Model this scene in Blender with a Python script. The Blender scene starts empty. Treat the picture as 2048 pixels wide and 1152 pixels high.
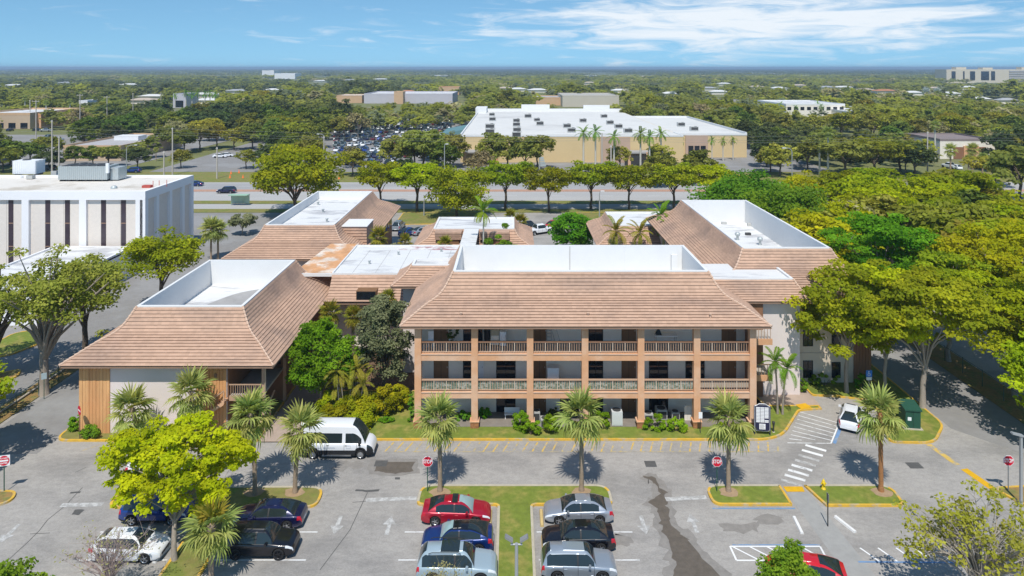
import bpy, bmesh, math, random
import numpy as np
from mathutils import Vector, Matrix, noise as mnoise

R = math.radians
rnd = random.Random(7)
rng = np.random.default_rng(7)
scene = bpy.context.scene
COL = scene.collection

# ------------------------------------------------------------------ camera
F, HC, HY = 1375.0, 32.0, 136.0           # focal length in photo pixels, camera height, horizon row
cd = bpy.data.cameras.new('camera')
cd.sensor_width = 36.0
cd.lens = 36.0 * F / 2048.0
cd.shift_y = -(576.0 - HY) / 2048.0
cd.clip_start = 0.5
cd.clip_end = 60000.0
cam = bpy.data.objects.new('camera', cd)
cam.location = (0, 0, HC)
cam.rotation_euler = (R(90), 0, 0)
COL.objects.link(cam)
scene.camera = cam

# ------------------------------------------------------------------ sky, sun, exposure
SUN_EL, SUN_AZ = 59.0, 7.0                # sun behind the camera, a little to the left
world = bpy.data.worlds.new('World')
scene.world = world
world.use_nodes = True
wt = world.node_tree
wt.nodes.clear()
def wn(t, **k):
    n = wt.nodes.new(t)
    for a, b in k.items():
        setattr(n, a, b)
    return n
def wl(a, b): wt.links.new(a, b)
def wmath(op, a, b=None, c=None):
    n = wn('ShaderNodeMath', operation=op)
    for i, v in enumerate((a, b, c)):
        if v is None: continue
        if isinstance(v, (int, float)): n.inputs[i].default_value = v
        else: wl(v, n.inputs[i])
    return n.outputs[0]
wout = wn('ShaderNodeOutputWorld')
wbg = wn('ShaderNodeBackground')
wbg.inputs['Strength'].default_value = 0.132
wl(wbg.outputs[0], wout.inputs[0])
sky = wn('ShaderNodeTexSky')
sky.sky_type = 'NISHITA'
sky.sun_disc = False
sky.sun_elevation = R(SUN_EL)
sky.sun_rotation = R(180 + SUN_AZ)
sky.air_density = 1.0
sky.dust_density = 0.1
sky.ozone_density = 3.0
tc = wn('ShaderNodeTexCoord')
sep = wn('ShaderNodeSeparateXYZ')
wl(tc.outputs['Generated'], sep.inputs[0])
# the air over this coast is clear: the pale band of the horizon is thin
zlift = wmath('ADD', wmath('MULTIPLY', wmath('MAXIMUM', sep.outputs[2], 0.0), 0.9), 0.13)
cmb = wn('ShaderNodeCombineXYZ')
wl(sep.outputs[0], cmb.inputs[0]); wl(sep.outputs[1], cmb.inputs[1]); wl(zlift, cmb.inputs[2])
nrm = wn('ShaderNodeVectorMath', operation='NORMALIZE')
wl(cmb.outputs[0], nrm.inputs[0])
wl(nrm.outputs[0], sky.inputs[0])
tint = wn('ShaderNodeMix', data_type='RGBA', blend_type='MULTIPLY')
tint.inputs[0].default_value = 1.0
wl(sky.outputs[0], tint.inputs[6])
tint.inputs[7].default_value = (0.70, 0.93, 0.95, 1)
# cirrus: streaks in azimuth / elevation
az = wmath('ARCTAN2', sep.outputs[0], sep.outputs[1])
el = wmath('ARCSINE', sep.outputs[2])
su = wmath('ADD', wmath('MULTIPLY', az, 9.0), wmath('MULTIPLY', el, 30.0))
sv = wmath('SUBTRACT', wmath('MULTIPLY', el, 62.0), wmath('MULTIPLY', az, 3.0))
cv = wn('ShaderNodeCombineXYZ'); wl(su, cv.inputs[0]); wl(sv, cv.inputs[1])
n1 = wn('ShaderNodeTexNoise'); n1.inputs['Scale'].default_value = 1.0; n1.inputs['Detail'].default_value = 9; n1.inputs['Roughness'].default_value = 0.62; n1.inputs['Distortion'].default_value = 0.7
wl(cv.outputs[0], n1.inputs['Vector'])
cv2 = wn('ShaderNodeCombineXYZ'); wl(wmath('MULTIPLY', az, 2.6), cv2.inputs[0]); wl(wmath('MULTIPLY', el, 24.0), cv2.inputs[1]); cv2.inputs[2].default_value = 3.7
n2 = wn('ShaderNodeTexNoise'); n2.inputs['Scale'].default_value = 1.0; n2.inputs['Detail'].default_value = 3
wl(cv2.outputs[0], n2.inputs['Vector'])
# one bank of cirrus to the right of the view, thin veils elsewhere
da = wmath('DIVIDE', wmath('SUBTRACT', az, 0.33), 0.33)
de = wmath('DIVIDE', wmath('SUBTRACT', el, 0.063), 0.042)
bank = wmath('POWER', 2.718, wmath('MULTIPLY', wmath('ADD', wmath('MULTIPLY', da, da), wmath('MULTIPLY', de, de)), -1.0))
da2 = wmath('DIVIDE', wmath('ADD', az, 0.55), 0.25)
de2 = wmath('DIVIDE', wmath('SUBTRACT', el, 0.103), 0.012)
bank2 = wmath('POWER', 2.718, wmath('MULTIPLY', wmath('ADD', wmath('MULTIPLY', da2, da2), wmath('MULTIPLY', de2, de2)), -1.0))
cover = wmath('ADD', wmath('ADD', wmath('MULTIPLY', bank, 0.40), wmath('MULTIPLY', bank2, 0.22)), wmath('MULTIPLY', n2.outputs[0], 0.32))
dens = wmath('ADD', n1.outputs[0], cover)
mr = wn('ShaderNodeMapRange'); mr.interpolation_type = 'SMOOTHSTEP'
wl(dens, mr.inputs[0]); mr.inputs[1].default_value = 0.70; mr.inputs[2].default_value = 1.08; mr.inputs[3].default_value = 0; mr.inputs[4].default_value = 0.88
cm = wn('ShaderNodeMix', data_type='RGBA')
wl(mr.outputs[0], cm.inputs[0]); wl(tint.outputs[2], cm.inputs[6]); cm.inputs[7].default_value = (6.6, 6.9, 7.2, 1)
wl(cm.outputs[2], wbg.inputs[0])

sd = bpy.data.lights.new('sun', 'SUN')
sd.energy = 4.0
sd.angle = R(0.53)
sd.color = (1.0, 0.955, 0.88)
sun = bpy.data.objects.new('sun', sd)
COL.objects.link(sun)
# light travels towards +Y, +X and down
d = Vector((math.sin(R(SUN_AZ)) * math.cos(R(SUN_EL)), math.cos(R(SUN_AZ)) * math.cos(R(SUN_EL)), -math.sin(R(SUN_EL))))
sun.rotation_euler = d.to_track_quat('-Z', 'Y').to_euler()

scene.view_settings.view_transform = 'Standard'
scene.view_settings.look = 'None'
scene.view_settings.exposure = 0.12
scene.view_settings.gamma = 1.0
scene.cycles.max_bounces = 5
scene.cycles.diffuse_bounces = 4
scene.cycles.glossy_bounces = 2
scene.cycles.transmission_bounces = 3
scene.cycles.volume_bounces = 0
scene.cycles.transparent_max_bounces = 6
scene.cycles.use_denoising = True
scene.cycles.caustics_reflective = False
scene.cycles.caustics_refractive = False

# ------------------------------------------------------------------ helpers
def P(px, py, z=0.0):
    """world point at height z that the photo shows at pixel px, py"""
    Y = F * (HC - z) / (py - HY)
    return Vector(((px - 1024.0) * Y / F, Y, z))

def tag(o, label=None, cat=None, group=None, kind=None):
    if label: o['label'] = label
    if cat: o['category'] = cat
    if group: o['group'] = group
    if kind: o['kind'] = kind
    return o

def thing(name, label, cat, loc=(0, 0, 0), rz=0.0, group=None):
    o = bpy.data.objects.new(name, None)
    o.empty_display_size = 0.3
    COL.objects.link(o)
    o.location = loc
    o.rotation_euler = (0, 0, rz)
    return tag(o, label, cat, group)

def link(name, me, parent=None, loc=None, rot=None, scl=None):
    o = bpy.data.objects.new(name, me)
    COL.objects.link(o)
    if parent: o.parent = parent
    if loc is not None: o.location = loc
    if rot is not None: o.rotation_euler = rot
    if scl is not None: o.scale = scl
    return o

def copy_tree(o, parent=None):
    c = o.copy()
    COL.objects.link(c)
    c.parent = parent
    for ch in list(o.children):
        copy_tree(ch, c)
    return c

class MB:
    """collects shapes for one mesh object"""
    def __init__(s, org=(0, 0, 0)):
        s.v = []; s.f = []; s.m = []; s.org = Vector(org); s.sm = []
    def add(s, vs, fs, mi=0, smooth=False):
        b = len(s.v)
        s.v.extend(Vector(v) - s.org for v in vs)
        for f in fs:
            s.f.append([b + i for i in f]); s.m.append(mi); s.sm.append(smooth)
        return s
    def box(s, x0, x1, y0, y1, z0, z1, mi=0):
        vs = [(x, y, z) for z in (z0, z1) for y in (y0, y1) for x in (x0, x1)]
        return s.add(vs, [(0, 2, 3, 1), (4, 5, 7, 6), (0, 1, 5, 4), (1, 3, 7, 5), (3, 2, 6, 7), (2, 0, 4, 6)], mi)
    def obox(s, c, hx, hy, hz, rz=0.0, mi=0, rx=0.0, ry=0.0):
        M = Matrix.Translation(c) @ Matrix.Rotation(rz, 4, 'Z') @ Matrix.Rotation(ry, 4, 'Y') @ Matrix.Rotation(rx, 4, 'X')
        vs = [M @ Vector((x, y, z)) for z in (-hz, hz) for y in (-hy, hy) for x in (-hx, hx)]
        return s.add(vs, [(0, 2, 3, 1), (4, 5, 7, 6), (0, 1, 5, 4), (1, 3, 7, 5), (3, 2, 6, 7), (2, 0, 4, 6)], mi)
    def quad(s, a, b, c, d, mi=0):
        return s.add([a, b, c, d], [(0, 1, 2, 3)], mi)
    def poly(s, pts, z, mi=0):
        """flat polygon, counter-clockwise from above"""
        pts = ccw(pts)
        return s.add([(p[0], p[1], z) for p in pts], [tuple(range(len(pts)))], mi)
    def prism(s, pts, z0, z1, mi=0, mtop=None):
        pts = ccw(pts); n = len(pts)
        vs = [(p[0], p[1], z0) for p in pts] + [(p[0], p[1], z1) for p in pts]
        s.add(vs, [(i, (i + 1) % n, n + (i + 1) % n, n + i) for i in range(n)] + [tuple(reversed(range(n)))], mi)
        s.add(vs[n:], [tuple(range(n))], mi if mtop is None else mtop)
        return s
    def tube(s, path, rad, n=8, mi=0, cap=True, smooth=True):
        path = [Vector(p) for p in path]
        if isinstance(rad, (int, float)): rad = [rad] * len(path)
        vs = []; fs = []
        ref = None
        for i, p in enumerate(path):
            t = (path[min(i + 1, len(path) - 1)] - path[max(i - 1, 0)]).normalized()
            if ref is None:
                ref = Vector((1, 0, 0)) if abs(t.x) < 0.9 else Vector((0, 1, 0))
            u = (ref - t * ref.dot(t)).normalized(); w = t.cross(u); ref = u
            for k in range(n):
                a = 2 * math.pi * k / n
                vs.append(p + (u * math.cos(a) + w * math.sin(a)) * rad[i])
        for i in range(len(path) - 1):
            for k in range(n):
                k2 = (k + 1) % n
                fs.append((i * n + k, i * n + k2, (i + 1) * n + k2, (i + 1) * n + k))
        s.add(vs, fs, mi, smooth)
        if cap:
            m = len(path) - 1
            s.add([vs[k] for k in range(n)], [tuple(reversed(range(n)))], mi)
            s.add([vs[m * n + k] for k in range(n)], [tuple(range(n))], mi)
        return s
    def cyl(s, c, r, h, n=16, mi=0, r2=None, axis='Z', smooth=True):
        c = Vector(c); ax = {'X': Vector((1, 0, 0)), 'Y': Vector((0, 1, 0)), 'Z': Vector((0, 0, 1))}[axis]
        return s.tube([c, c + ax * h], [r, r if r2 is None else r2], n, mi, True, smooth)
    def lathe(s, prof, c=(0, 0, 0), n=16, mi=0, axis='Z'):
        """profile of (radius, height) round an axis"""
        vs = []; fs = []; c = Vector(c)
        for r, h in prof:
            for k in range(n):
                a = 2 * math.pi * k / n
                q = (r * math.cos(a), r * math.sin(a), h)
                if axis == 'Y': q = (q[0], q[2], q[1])
                vs.append(c + Vector(q))
        for i in range(len(prof) - 1):
            for k in range(n):
                k2 = (k + 1) % n
                f = (i * n + k, i * n + k2, (i + 1) * n + k2, (i + 1) * n + k)
                fs.append(f if axis == 'Z' else f[::-1])
        return s.add(vs, fs, mi, True)
    def mesh(s, name, mats):
        me = bpy.data.meshes.new(name)
        me.from_pydata([tuple(v) for v in s.v], [], s.f)
        if not isinstance(mats, (list, tuple)): mats = [mats]
        for m in mats: me.materials.append(m)
        me.polygons.foreach_set('material_index', s.m)
        me.polygons.foreach_set('use_smooth', s.sm)
        me.update()
        return me
    def build(s, name, mats, parent=None, loc=None, rot=None):
        return link(name, s.mesh(name, mats), parent, loc, rot)

def ccw(pts):
    a = sum(pts[i][0] * pts[(i + 1) % len(pts)][1] - pts[(i + 1) % len(pts)][0] * pts[i][1] for i in range(len(pts)))
    return list(pts) if a > 0 else list(reversed(pts))

def fillet(pts, rads, n=6):
    """round the corners of a polygon"""
    out = []; N = len(pts)
    for i in range(N):
        p = Vector(pts[i][:2]); a = Vector(pts[i - 1][:2]); b = Vector(pts[(i + 1) % N][:2])
        r = rads[i] if isinstance(rads, (list, tuple)) else rads
        if r <= 0: out.append((p.x, p.y)); continue
        da = (a - p).normalized(); db = (b - p).normalized()
        r = min(r, (a - p).length * 0.48, (b - p).length * 0.48)
        for k in range(n + 1):
            t = k / n
            q = (p + da * r) * (1 - t) ** 2 + p * 2 * t * (1 - t) + (p + db * r) * t ** 2
            out.append((q.x, q.y))
    return out

# ------------------------------------------------------------------ materials
MATS = {}
def mat(name, col, rough=0.85, var=0.12, scale=1.2, bump=0.0, bscale=20.0, metal=0.0, spec=0.35, col2=None, fac=(0.45, 0.62), scale2=None, coat=0.0, aniso=None, pieces=None, pvar=0.1):
    """principled surface: base colour with two scales of procedural variation, optional patches of a second colour and fine relief"""
    if name in MATS: return MATS[name]
    m = bpy.data.materials.new(name); m.use_nodes = True
    nt = m.node_tree; N = nt.nodes; L = nt.links
    b = N['Principled BSDF']
    b.inputs['Roughness'].default_value = rough
    b.inputs['Metallic'].default_value = metal
    b.inputs['Specular IOR Level'].default_value = spec
    if coat: b.inputs['Coat Weight'].default_value = coat; b.inputs['Coat Roughness'].default_value = 0.04
    base = (*col, 1)
    b.inputs['Base Color'].default_value = base
    if var > 0 or col2:
        geo = N.new('ShaderNodeNewGeometry')
        src = geo.outputs['Position']
        if aniso:
            mp = N.new('ShaderNodeMapping'); mp.inputs['Scale'].default_value = aniso; L.new(src, mp.inputs[0]); src = mp.outputs[0]
        nz = N.new('ShaderNodeTexNoise'); nz.inputs['Scale'].default_value = scale; nz.inputs['Detail'].default_value = 6; nz.inputs['Roughness'].default_value = 0.65
        L.new(src, nz.inputs['Vector'])
        mr_ = N.new('ShaderNodeMapRange'); mr_.inputs[1].default_value = 0.25; mr_.inputs[2].default_value = 0.75
        mr_.inputs[3].default_value = 1 - var; mr_.inputs[4].default_value = 1 + var
        L.new(nz.outputs[0], mr_.inputs[0])
        cur = None
        if col2:
            nz2 = N.new('ShaderNodeTexNoise'); nz2.inputs['Scale'].default_value = scale2 or scale * 0.35; nz2.inputs['Detail'].default_value = 5; nz2.inputs['Roughness'].default_value = 0.6
            L.new(src, nz2.inputs['Vector'])
            m2 = N.new('ShaderNodeMapRange'); m2.inputs[1].default_value = fac[0]; m2.inputs[2].default_value = fac[1]; m2.interpolation_type = 'SMOOTHSTEP'
            L.new(nz2.outputs[0], m2.inputs[0])
            mx = N.new('ShaderNodeMix'); mx.data_type = 'RGBA'
            L.new(m2.outputs[0], mx.inputs[0]); mx.inputs[6].default_value = base; mx.inputs[7].default_value = (*col2, 1)
            cur = mx.outputs[2]
        vm = N.new('ShaderNodeVectorMath'); vm.operation = 'SCALE'
        if cur is None: vm.inputs[0].default_value = col
        else: L.new(cur, vm.inputs[0])
        fac_ = mr_.outputs[0]
        if pieces:      # each tile fired a little differently
            sn = N.new('ShaderNodeVectorMath'); sn.operation = 'SNAP'; L.new(geo.outputs['Position'], sn.inputs[0]); sn.inputs[1].default_value = pieces
            wh_ = N.new('ShaderNodeTexWhiteNoise'); L.new(sn.outputs[0], wh_.inputs['Vector'])
            pm_ = N.new('ShaderNodeMapRange'); pm_.inputs[3].default_value = 1 - pvar; pm_.inputs[4].default_value = 1 + pvar; L.new(wh_.outputs['Value'], pm_.inputs[0])
            mu_ = N.new('ShaderNodeMath'); mu_.operation = 'MULTIPLY'; L.new(fac_, mu_.inputs[0]); L.new(pm_.outputs[0], mu_.inputs[1]); fac_ = mu_.outputs[0]
        L.new(fac_, vm.inputs['Scale'])
        L.new(vm.outputs[0], b.inputs['Base Color'])
    if bump > 0:
        nb = N.new('ShaderNodeTexNoise'); nb.inputs['Scale'].default_value = bscale; nb.inputs['Detail'].default_value = 3
        g2 = N.new('ShaderNodeNewGeometry'); L.new(g2.outputs['Position'], nb.inputs['Vector'])
        bp = N.new('ShaderNodeBump'); bp.inputs['Strength'].default_value = 0.6; bp.inputs['Distance'].default_value = bump
        L.new(nb.outputs[0], bp.inputs['Height']); L.new(bp.outputs[0], b.inputs['Normal'])
    MATS[name] = m
    return m

def foliage(name, col, col2=None, trans=0.35, jitter=0.16, hue=0.025):
    """leaf surface: tint attribute times colour, each tree a little different"""
    if name in MATS: return MATS[name]
    m = bpy.data.materials.new(name); m.use_nodes = True
    nt = m.node_tree; N = nt.nodes; L = nt.links
    N.remove(N['Principled BSDF'])
    out = N['Material Output']
    at = N.new('ShaderNodeAttribute'); at.attribute_name = 'tint'
    sp = N.new('ShaderNodeSeparateColor'); L.new(at.outputs['Color'], sp.inputs[0])
    mx = N.new('ShaderNodeMix'); mx.data_type = 'RGBA'
    L.new(sp.outputs[1], mx.inputs[0]); mx.inputs[6].default_value = (*col, 1); mx.inputs[7].default_value = (*(col2 or col), 1)
    oi = N.new('ShaderNodeObjectInfo')
    hs = N.new('ShaderNodeHueSaturation')
    h = N.new('ShaderNodeMapRange'); h.inputs[3].default_value = 0.5 - hue; h.inputs[4].default_value = 0.5 + hue
    L.new(oi.outputs['Random'], h.inputs[0]); L.new(h.outputs[0], hs.inputs['Hue'])
    v0 = N.new('ShaderNodeMath'); v0.operation = 'MULTIPLY'; v0.inputs[1].default_value = 7.31; L.new(oi.outputs['Random'], v0.inputs[0])
    v1 = N.new('ShaderNodeMath'); v1.operation = 'FRACT'; L.new(v0.outputs[0], v1.inputs[0])
    v = N.new('ShaderNodeMapRange'); v.inputs[3].default_value = 1 - jitter; v.inputs[4].default_value = 1 + jitter
    L.new(v1.outputs[0], v.inputs[0])
    vv = N.new('ShaderNodeMath'); vv.operation = 'MULTIPLY'; L.new(v.outputs[0], vv.inputs[0]); L.new(sp.outputs[0], vv.inputs[1])
    L.new(vv.outputs[0], hs.inputs['Value']); L.new(mx.outputs[2], hs.inputs['Color'])
    df = N.new('ShaderNodeBsdfDiffuse'); tr = N.new('ShaderNodeBsdfTranslucent')
    L.new(hs.outputs[0], df.inputs[0])
    tm = N.new('ShaderNodeMix'); tm.data_type = 'RGBA'; tm.blend_type = 'MULTIPLY'; tm.inputs[0].default_value = 1
    L.new(hs.outputs[0], tm.inputs[6]); tm.inputs[7].default_value = (1.25, 1.2, 0.5, 1)
    L.new(tm.outputs[2], tr.inputs[0])
    ms = N.new('ShaderNodeMixShader'); ms.inputs[0].default_value = trans
    L.new(df.outputs[0], ms.inputs[1]); L.new(tr.outputs[0], ms.inputs[2])
    L.new(ms.outputs[0], out.inputs[0])
    MATS[name] = m
    return m

ASPHALT = mat('asphalt', (0.36, 0.338, 0.312), 0.92, 0.14, 2.6, 0.006, 35, col2=(0.255, 0.242, 0.228), fac=(0.40, 0.70), scale2=0.22, aniso=(0.55, 1, 1), pieces=(0.09, 0.09, 1), pvar=0.07)
WORN = mat('worn_white_paint', (0.52, 0.515, 0.50), 0.85, 0.1, 3, col2=(0.36, 0.35, 0.335), fac=(0.42, 0.58), scale2=2.6)
YWORN = mat('worn_yellow_paint', (0.50, 0.39, 0.17), 0.85, 0.1, 3, col2=(0.34, 0.32, 0.29), fac=(0.40, 0.56), scale2=1.6)
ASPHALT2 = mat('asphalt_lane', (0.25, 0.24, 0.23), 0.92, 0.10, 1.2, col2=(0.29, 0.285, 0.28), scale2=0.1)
ROAD = mat('road_concrete', (0.42, 0.41, 0.395), 0.9, 0.07, 0.4, col2=(0.34, 0.335, 0.33), scale2=0.05, aniso=(0.15, 1, 1))
PATCH = mat('asphalt_patch', (0.10, 0.098, 0.095), 0.9, 0.2, 3)
STAIN2 = mat('oil_stain_rim', (0.25, 0.232, 0.212), 0.85, 0.2, 2.0)
STAIN = mat('oil_stain', (0.125, 0.105, 0.085), 0.75, 0.25, 2.0)
GRASS = mat('lawn', (0.165, 0.21, 0.030), 0.95, 0.22, 2.2, 0.03, 14, col2=(0.27, 0.24, 0.06), fac=(0.45, 0.68), scale2=0.55)
DRYGRASS = mat('dry_grass', (0.22, 0.20, 0.06), 0.95, 0.2, 1.4, 0.03, 12, col2=(0.17, 0.20, 0.04), scale2=0.4)
LEAFLITTER = mat('leaf_litter', (0.30, 0.19, 0.07), 0.95, 0.3, 4.0, 0.03, 12, col2=(0.20, 0.19, 0.06), scale2=0.8)
MULCH = mat('mulch', (0.16, 0.10, 0.06), 0.95, 0.3, 5)
SOIL = mat('ground_cover', (0.17, 0.18, 0.06), 0.95, 0.25, 0.06, col2=(0.20, 0.19, 0.10), fac=(0.5, 0.7), scale2=0.02)
KERB = mat('kerb_concrete', (0.47, 0.42, 0.32), 0.85, 0.15, 2.5)
YKERB = mat('yellow_kerb_paint', (0.66, 0.40, 0.05), 0.75, 0.18, 2.5, col2=(0.46, 0.38, 0.24), fac=(0.48, 0.66), scale2=1.3)
YLINE = mat('yellow_line_paint', (0.62, 0.42, 0.10), 0.8, 0.1, 3, col2=(0.36, 0.33, 0.28), fac=(0.44, 0.62), scale2=2.2)
YPAD = mat('tactile_yellow', (0.68, 0.38, 0.01), 0.8, 0.12, 3)
WLINE = mat('white_line_paint', (0.72, 0.72, 0.71), 0.8, 0.08, 3, col2=(0.40, 0.395, 0.385), fac=(0.50, 0.68), scale2=2.0)
WLINE2 = mat('fresh_white_paint', (0.78, 0.78, 0.77), 0.8, 0.06, 3)
BLINE = mat('blue_line_paint', (0.16, 0.28, 0.47), 0.8, 0.1, 3, col2=(0.3, 0.33, 0.37), fac=(0.5, 0.7), scale2=2)
PAVING = mat('walkway_paving', (0.42, 0.33, 0.27), 0.9, 0.12, 1.5, 0.005, 20)
BRICKPAVE = mat('brick_median', (0.46, 0.27, 0.19), 0.9, 0.15, 0.8)
STUCCO = mat('peach_stucco', (0.68, 0.37, 0.20), 0.9, 0.10, 1.1, 0.006, 40, col2=(0.70, 0.46, 0.31), fac=(0.4, 0.65), scale2=0.35)
STONE = mat('stone_veneer', (0.36, 0.16, 0.07), 0.9, 0.4, 6, 0.03, 9)
CREAM = mat('cream_wall', (0.82, 0.76, 0.67), 0.9, 0.05, 0.9)
PINKWHITE = mat('pale_pink_wall', (0.76, 0.67, 0.63), 0.9, 0.04, 0.5, 0.004, 50)
BEIGEWALL = mat('beige_wall', (0.66, 0.56, 0.45), 0.9, 0.05, 0.7, 0.004, 50)
SIDING = mat('orange_siding', (0.66, 0.33, 0.14), 0.8, 0.13, 1.4, col2=(0.74, 0.41, 0.18), scale2=0.6, aniso=(1.5, 1.5, 0.25))
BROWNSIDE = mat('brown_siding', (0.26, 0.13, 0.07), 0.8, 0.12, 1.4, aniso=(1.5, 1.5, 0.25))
BROWNDOOR = mat('brown_door', (0.22, 0.12, 0.06), 0.7, 0.10, 2)
SLAB = mat('gallery_floor', (0.42, 0.38, 0.34), 0.9, 0.1, 1.5)
RAIL = mat('railing_wood', (0.50, 0.33, 0.22), 0.8, 0.12, 2)
RAILDARK = mat('railing_cap_wood', (0.32, 0.17, 0.10), 0.8, 0.12, 2)
TILE = mat('roof_tile', (0.510, 0.330, 0.232), 0.85, 0.11, 0.7, 0.008, 9, col2=(0.38, 0.255, 0.19), fac=(0.44, 0.70), scale2=0.3, aniso=(0.5, 0.9, 1.5), pieces=(0.34, 0.34, 0.21), pvar=0.085)
TILEBUTT = mat('roof_tile_butt', (0.12, 0.065, 0.042), 0.9, 0.2, 2)  # dark butt colour paints in dirt and the shadow line between courses
HIPTILE = mat('hip_cap_tile', (0.60, 0.42, 0.31), 0.85, 0.10, 2.5)
FASCIA = mat('fascia_brown', (0.30, 0.19, 0.13), 0.85, 0.12, 2)
WHITEROOF = mat('white_roof_membrane', (0.70, 0.70, 0.69), 0.7, 0.05, 0.9, col2=(0.46, 0.46, 0.47), fac=(0.50, 0.64), scale2=0.28, aniso=(0.6, 1.6, 1))
WHITEPARA = mat('white_parapet', (0.74, 0.74, 0.73), 0.7, 0.03, 0.8)
GREYROOF = mat('ponding_stain', (0.36, 0.35, 0.34), 0.7, 0.15, 0.7)
RUSTROOF = mat('rust_stained_roof', (0.62, 0.33, 0.16), 0.8, 0.25, 0.9, col2=(0.72, 0.62, 0.52), scale2=0.5)
WHITEBLD = mat('white_painted_concrete', (0.84, 0.83, 0.84), 0.8, 0.02, 0.5)
PANEL = mat('exposed_aggregate_panel', (0.74, 0.67, 0.60), 0.9, 0.06, 2.0)
OLDROOF = mat('dirty_white_roof', (0.70, 0.66, 0.60), 0.85, 0.06, 0.8, col2=(0.50, 0.45, 0.38), fac=(0.47, 0.68), scale2=0.14)
METALG = mat('galvanised_metal', (0.50, 0.54, 0.54), 0.5, 0.08, 2, metal=0.4, aniso=(3, 3, 0.5))
ACGREY = mat('condenser_grey', (0.48, 0.48, 0.46), 0.6, 0.05, 4)
ACDARK = mat('condenser_grille', (0.06, 0.06, 0.06), 0.6, 0.1, 4)
GLASS = mat('dark_glass', (0.012, 0.016, 0.022), 0.06, 0, spec=0.6)
GLASSB = mat('bronze_glass', (0.05, 0.035, 0.045), 0.1, 0.2, 0.5, spec=0.6)
WHITEPLAS = mat('white_plastic', (0.78, 0.79, 0.80), 0.5, 0.02, 3)
BLACKPLAS = mat('black_plastic', (0.02, 0.02, 0.022), 0.6, 0.1, 4)
DARKGREEN = mat('dark_green_metal', (0.022, 0.085, 0.055), 0.6, 0.1, 2)
REDSIGN = mat('sign_red', (0.62, 0.01, 0.035), 0.5, 0.02, 5)
WHITESIGN = mat('sign_white', (0.85, 0.85, 0.85), 0.5, 0.02, 5)
BLUESIGN = mat('sign_blue', (0.04, 0.20, 0.62), 0.5, 0.02, 5)
NAVYSIGN = mat('sign_navy', (0.02, 0.022, 0.06), 0.5, 0.05, 5)
GREYSIGN = mat('sign_grey_back', (0.25, 0.25, 0.25), 0.5, 0.05, 5)
POLEGREY = mat('pole_grey', (0.42, 0.43, 0.43), 0.5, 0.05, 4, metal=0.3)
POLEDARK = mat('pole_dark', (0.05, 0.05, 0.05), 0.6, 0.1, 4)
POLEWOOD = mat('pole_wood', (0.50, 0.45, 0.39), 0.9, 0.1, 3)
HYDRANT = mat('hydrant_yellow', (0.72, 0.50, 0.02), 0.45, 0.05, 5)
BARKG = mat('grey_bark', (0.33, 0.28, 0.23), 0.95, 0.25, 3.0, 0.03, 8, aniso=(3, 3, 0.6))
BARKD = mat('dark_bark', (0.13, 0.10, 0.075), 0.95, 0.25, 3.0, 0.03, 8)
PALMBARK = mat('palm_trunk_bark', (0.33, 0.25, 0.18), 0.95, 0.3, 4.0, 0.04, 6, aniso=(1, 1, 5))
PALMRED = mat('palm_trunk_reddish', (0.36, 0.17, 0.07), 0.95, 0.3, 4.0, 0.04, 6, aniso=(1, 1, 5))
TWIG = mat('bare_twig', (0.40, 0.35, 0.29), 0.95, 0.2, 3)
TYRE = mat('tyre_rubber', (0.018, 0.018, 0.019), 0.85, 0.1, 6)
RIM = mat('alloy_rim', (0.50, 0.51, 0.53), 0.3, 0.02, 5, metal=0.85)
RIMDARK = mat('black_rim', (0.03, 0.03, 0.033), 0.35, 0.02, 5, metal=0.5)
CARGLASS = mat('car_glass', (0.020, 0.030, 0.032), 0.05, 0, spec=0.7)
TEALGLASS = mat('windshield_pale_teal', (0.30, 0.42, 0.42), 0.08, 0.05, 3, spec=0.7)  # windscreen glass with a pale teal base colour
HEADLAMP = mat('headlamp_lens', (0.70, 0.72, 0.75), 0.1, 0, spec=0.8)
TAILLAMP = mat('taillamp_lens', (0.50, 0.012, 0.03), 0.15, 0, spec=0.6)
ORANGE = mat('orange_plastic', (0.75, 0.16, 0.03), 0.6, 0.05, 4)

L_LIME = foliage('leaf_lime', (0.42, 0.46, 0.010), (0.64, 0.60, 0.016), 0.42)
L_OLIVE = foliage('leaf_olive', (0.23, 0.305, 0.018), (0.43, 0.46, 0.022), 0.48)
L_YELLOW = foliage('leaf_yellow_green', (0.31, 0.37, 0.012), (0.53, 0.545, 0.018), 0.48)
L_GREEN = foliage('leaf_green', (0.12, 0.25, 0.022), (0.26, 0.40, 0.030), 0.42)
L_BRIGHT = foliage('leaf_bright_green', (0.075, 0.24, 0.012), (0.20, 0.42, 0.024), 0.38)
L_DARK = foliage('leaf_dark_green', (0.070, 0.115, 0.035), (0.14, 0.18, 0.040), 0.36)
L_GREY = foliage('leaf_grey_green', (0.13, 0.155, 0.075), (0.28, 0.29, 0.15), 0.3)
L_OAK = foliage('leaf_oak', (0.25, 0.265, 0.034), (0.46, 0.43, 0.085), 0.36)
L_TAN = foliage('leaf_sparse_tan', (0.28, 0.25, 0.11), (0.40, 0.35, 0.18), 0.3)
L_PALM = foliage('leaf_palm', (0.25, 0.31, 0.080), (0.52, 0.54, 0.18), 0.40)
L_PALMY = foliage('leaf_palm_yellow', (0.22, 0.24, 0.03), (0.42, 0.36, 0.05), 0.35)
L_SILVER = foliage('leaf_silver_palm', (0.38, 0.43, 0.43), (0.5, 0.54, 0.54), 0.2)
M_GREEN = foliage('leaf_mid_green', (0.13, 0.19, 0.035), (0.25, 0.30, 0.06), 0.42)
M_OLIVE = foliage('leaf_mid_olive', (0.20, 0.225, 0.045), (0.37, 0.36, 0.075), 0.44)
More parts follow.
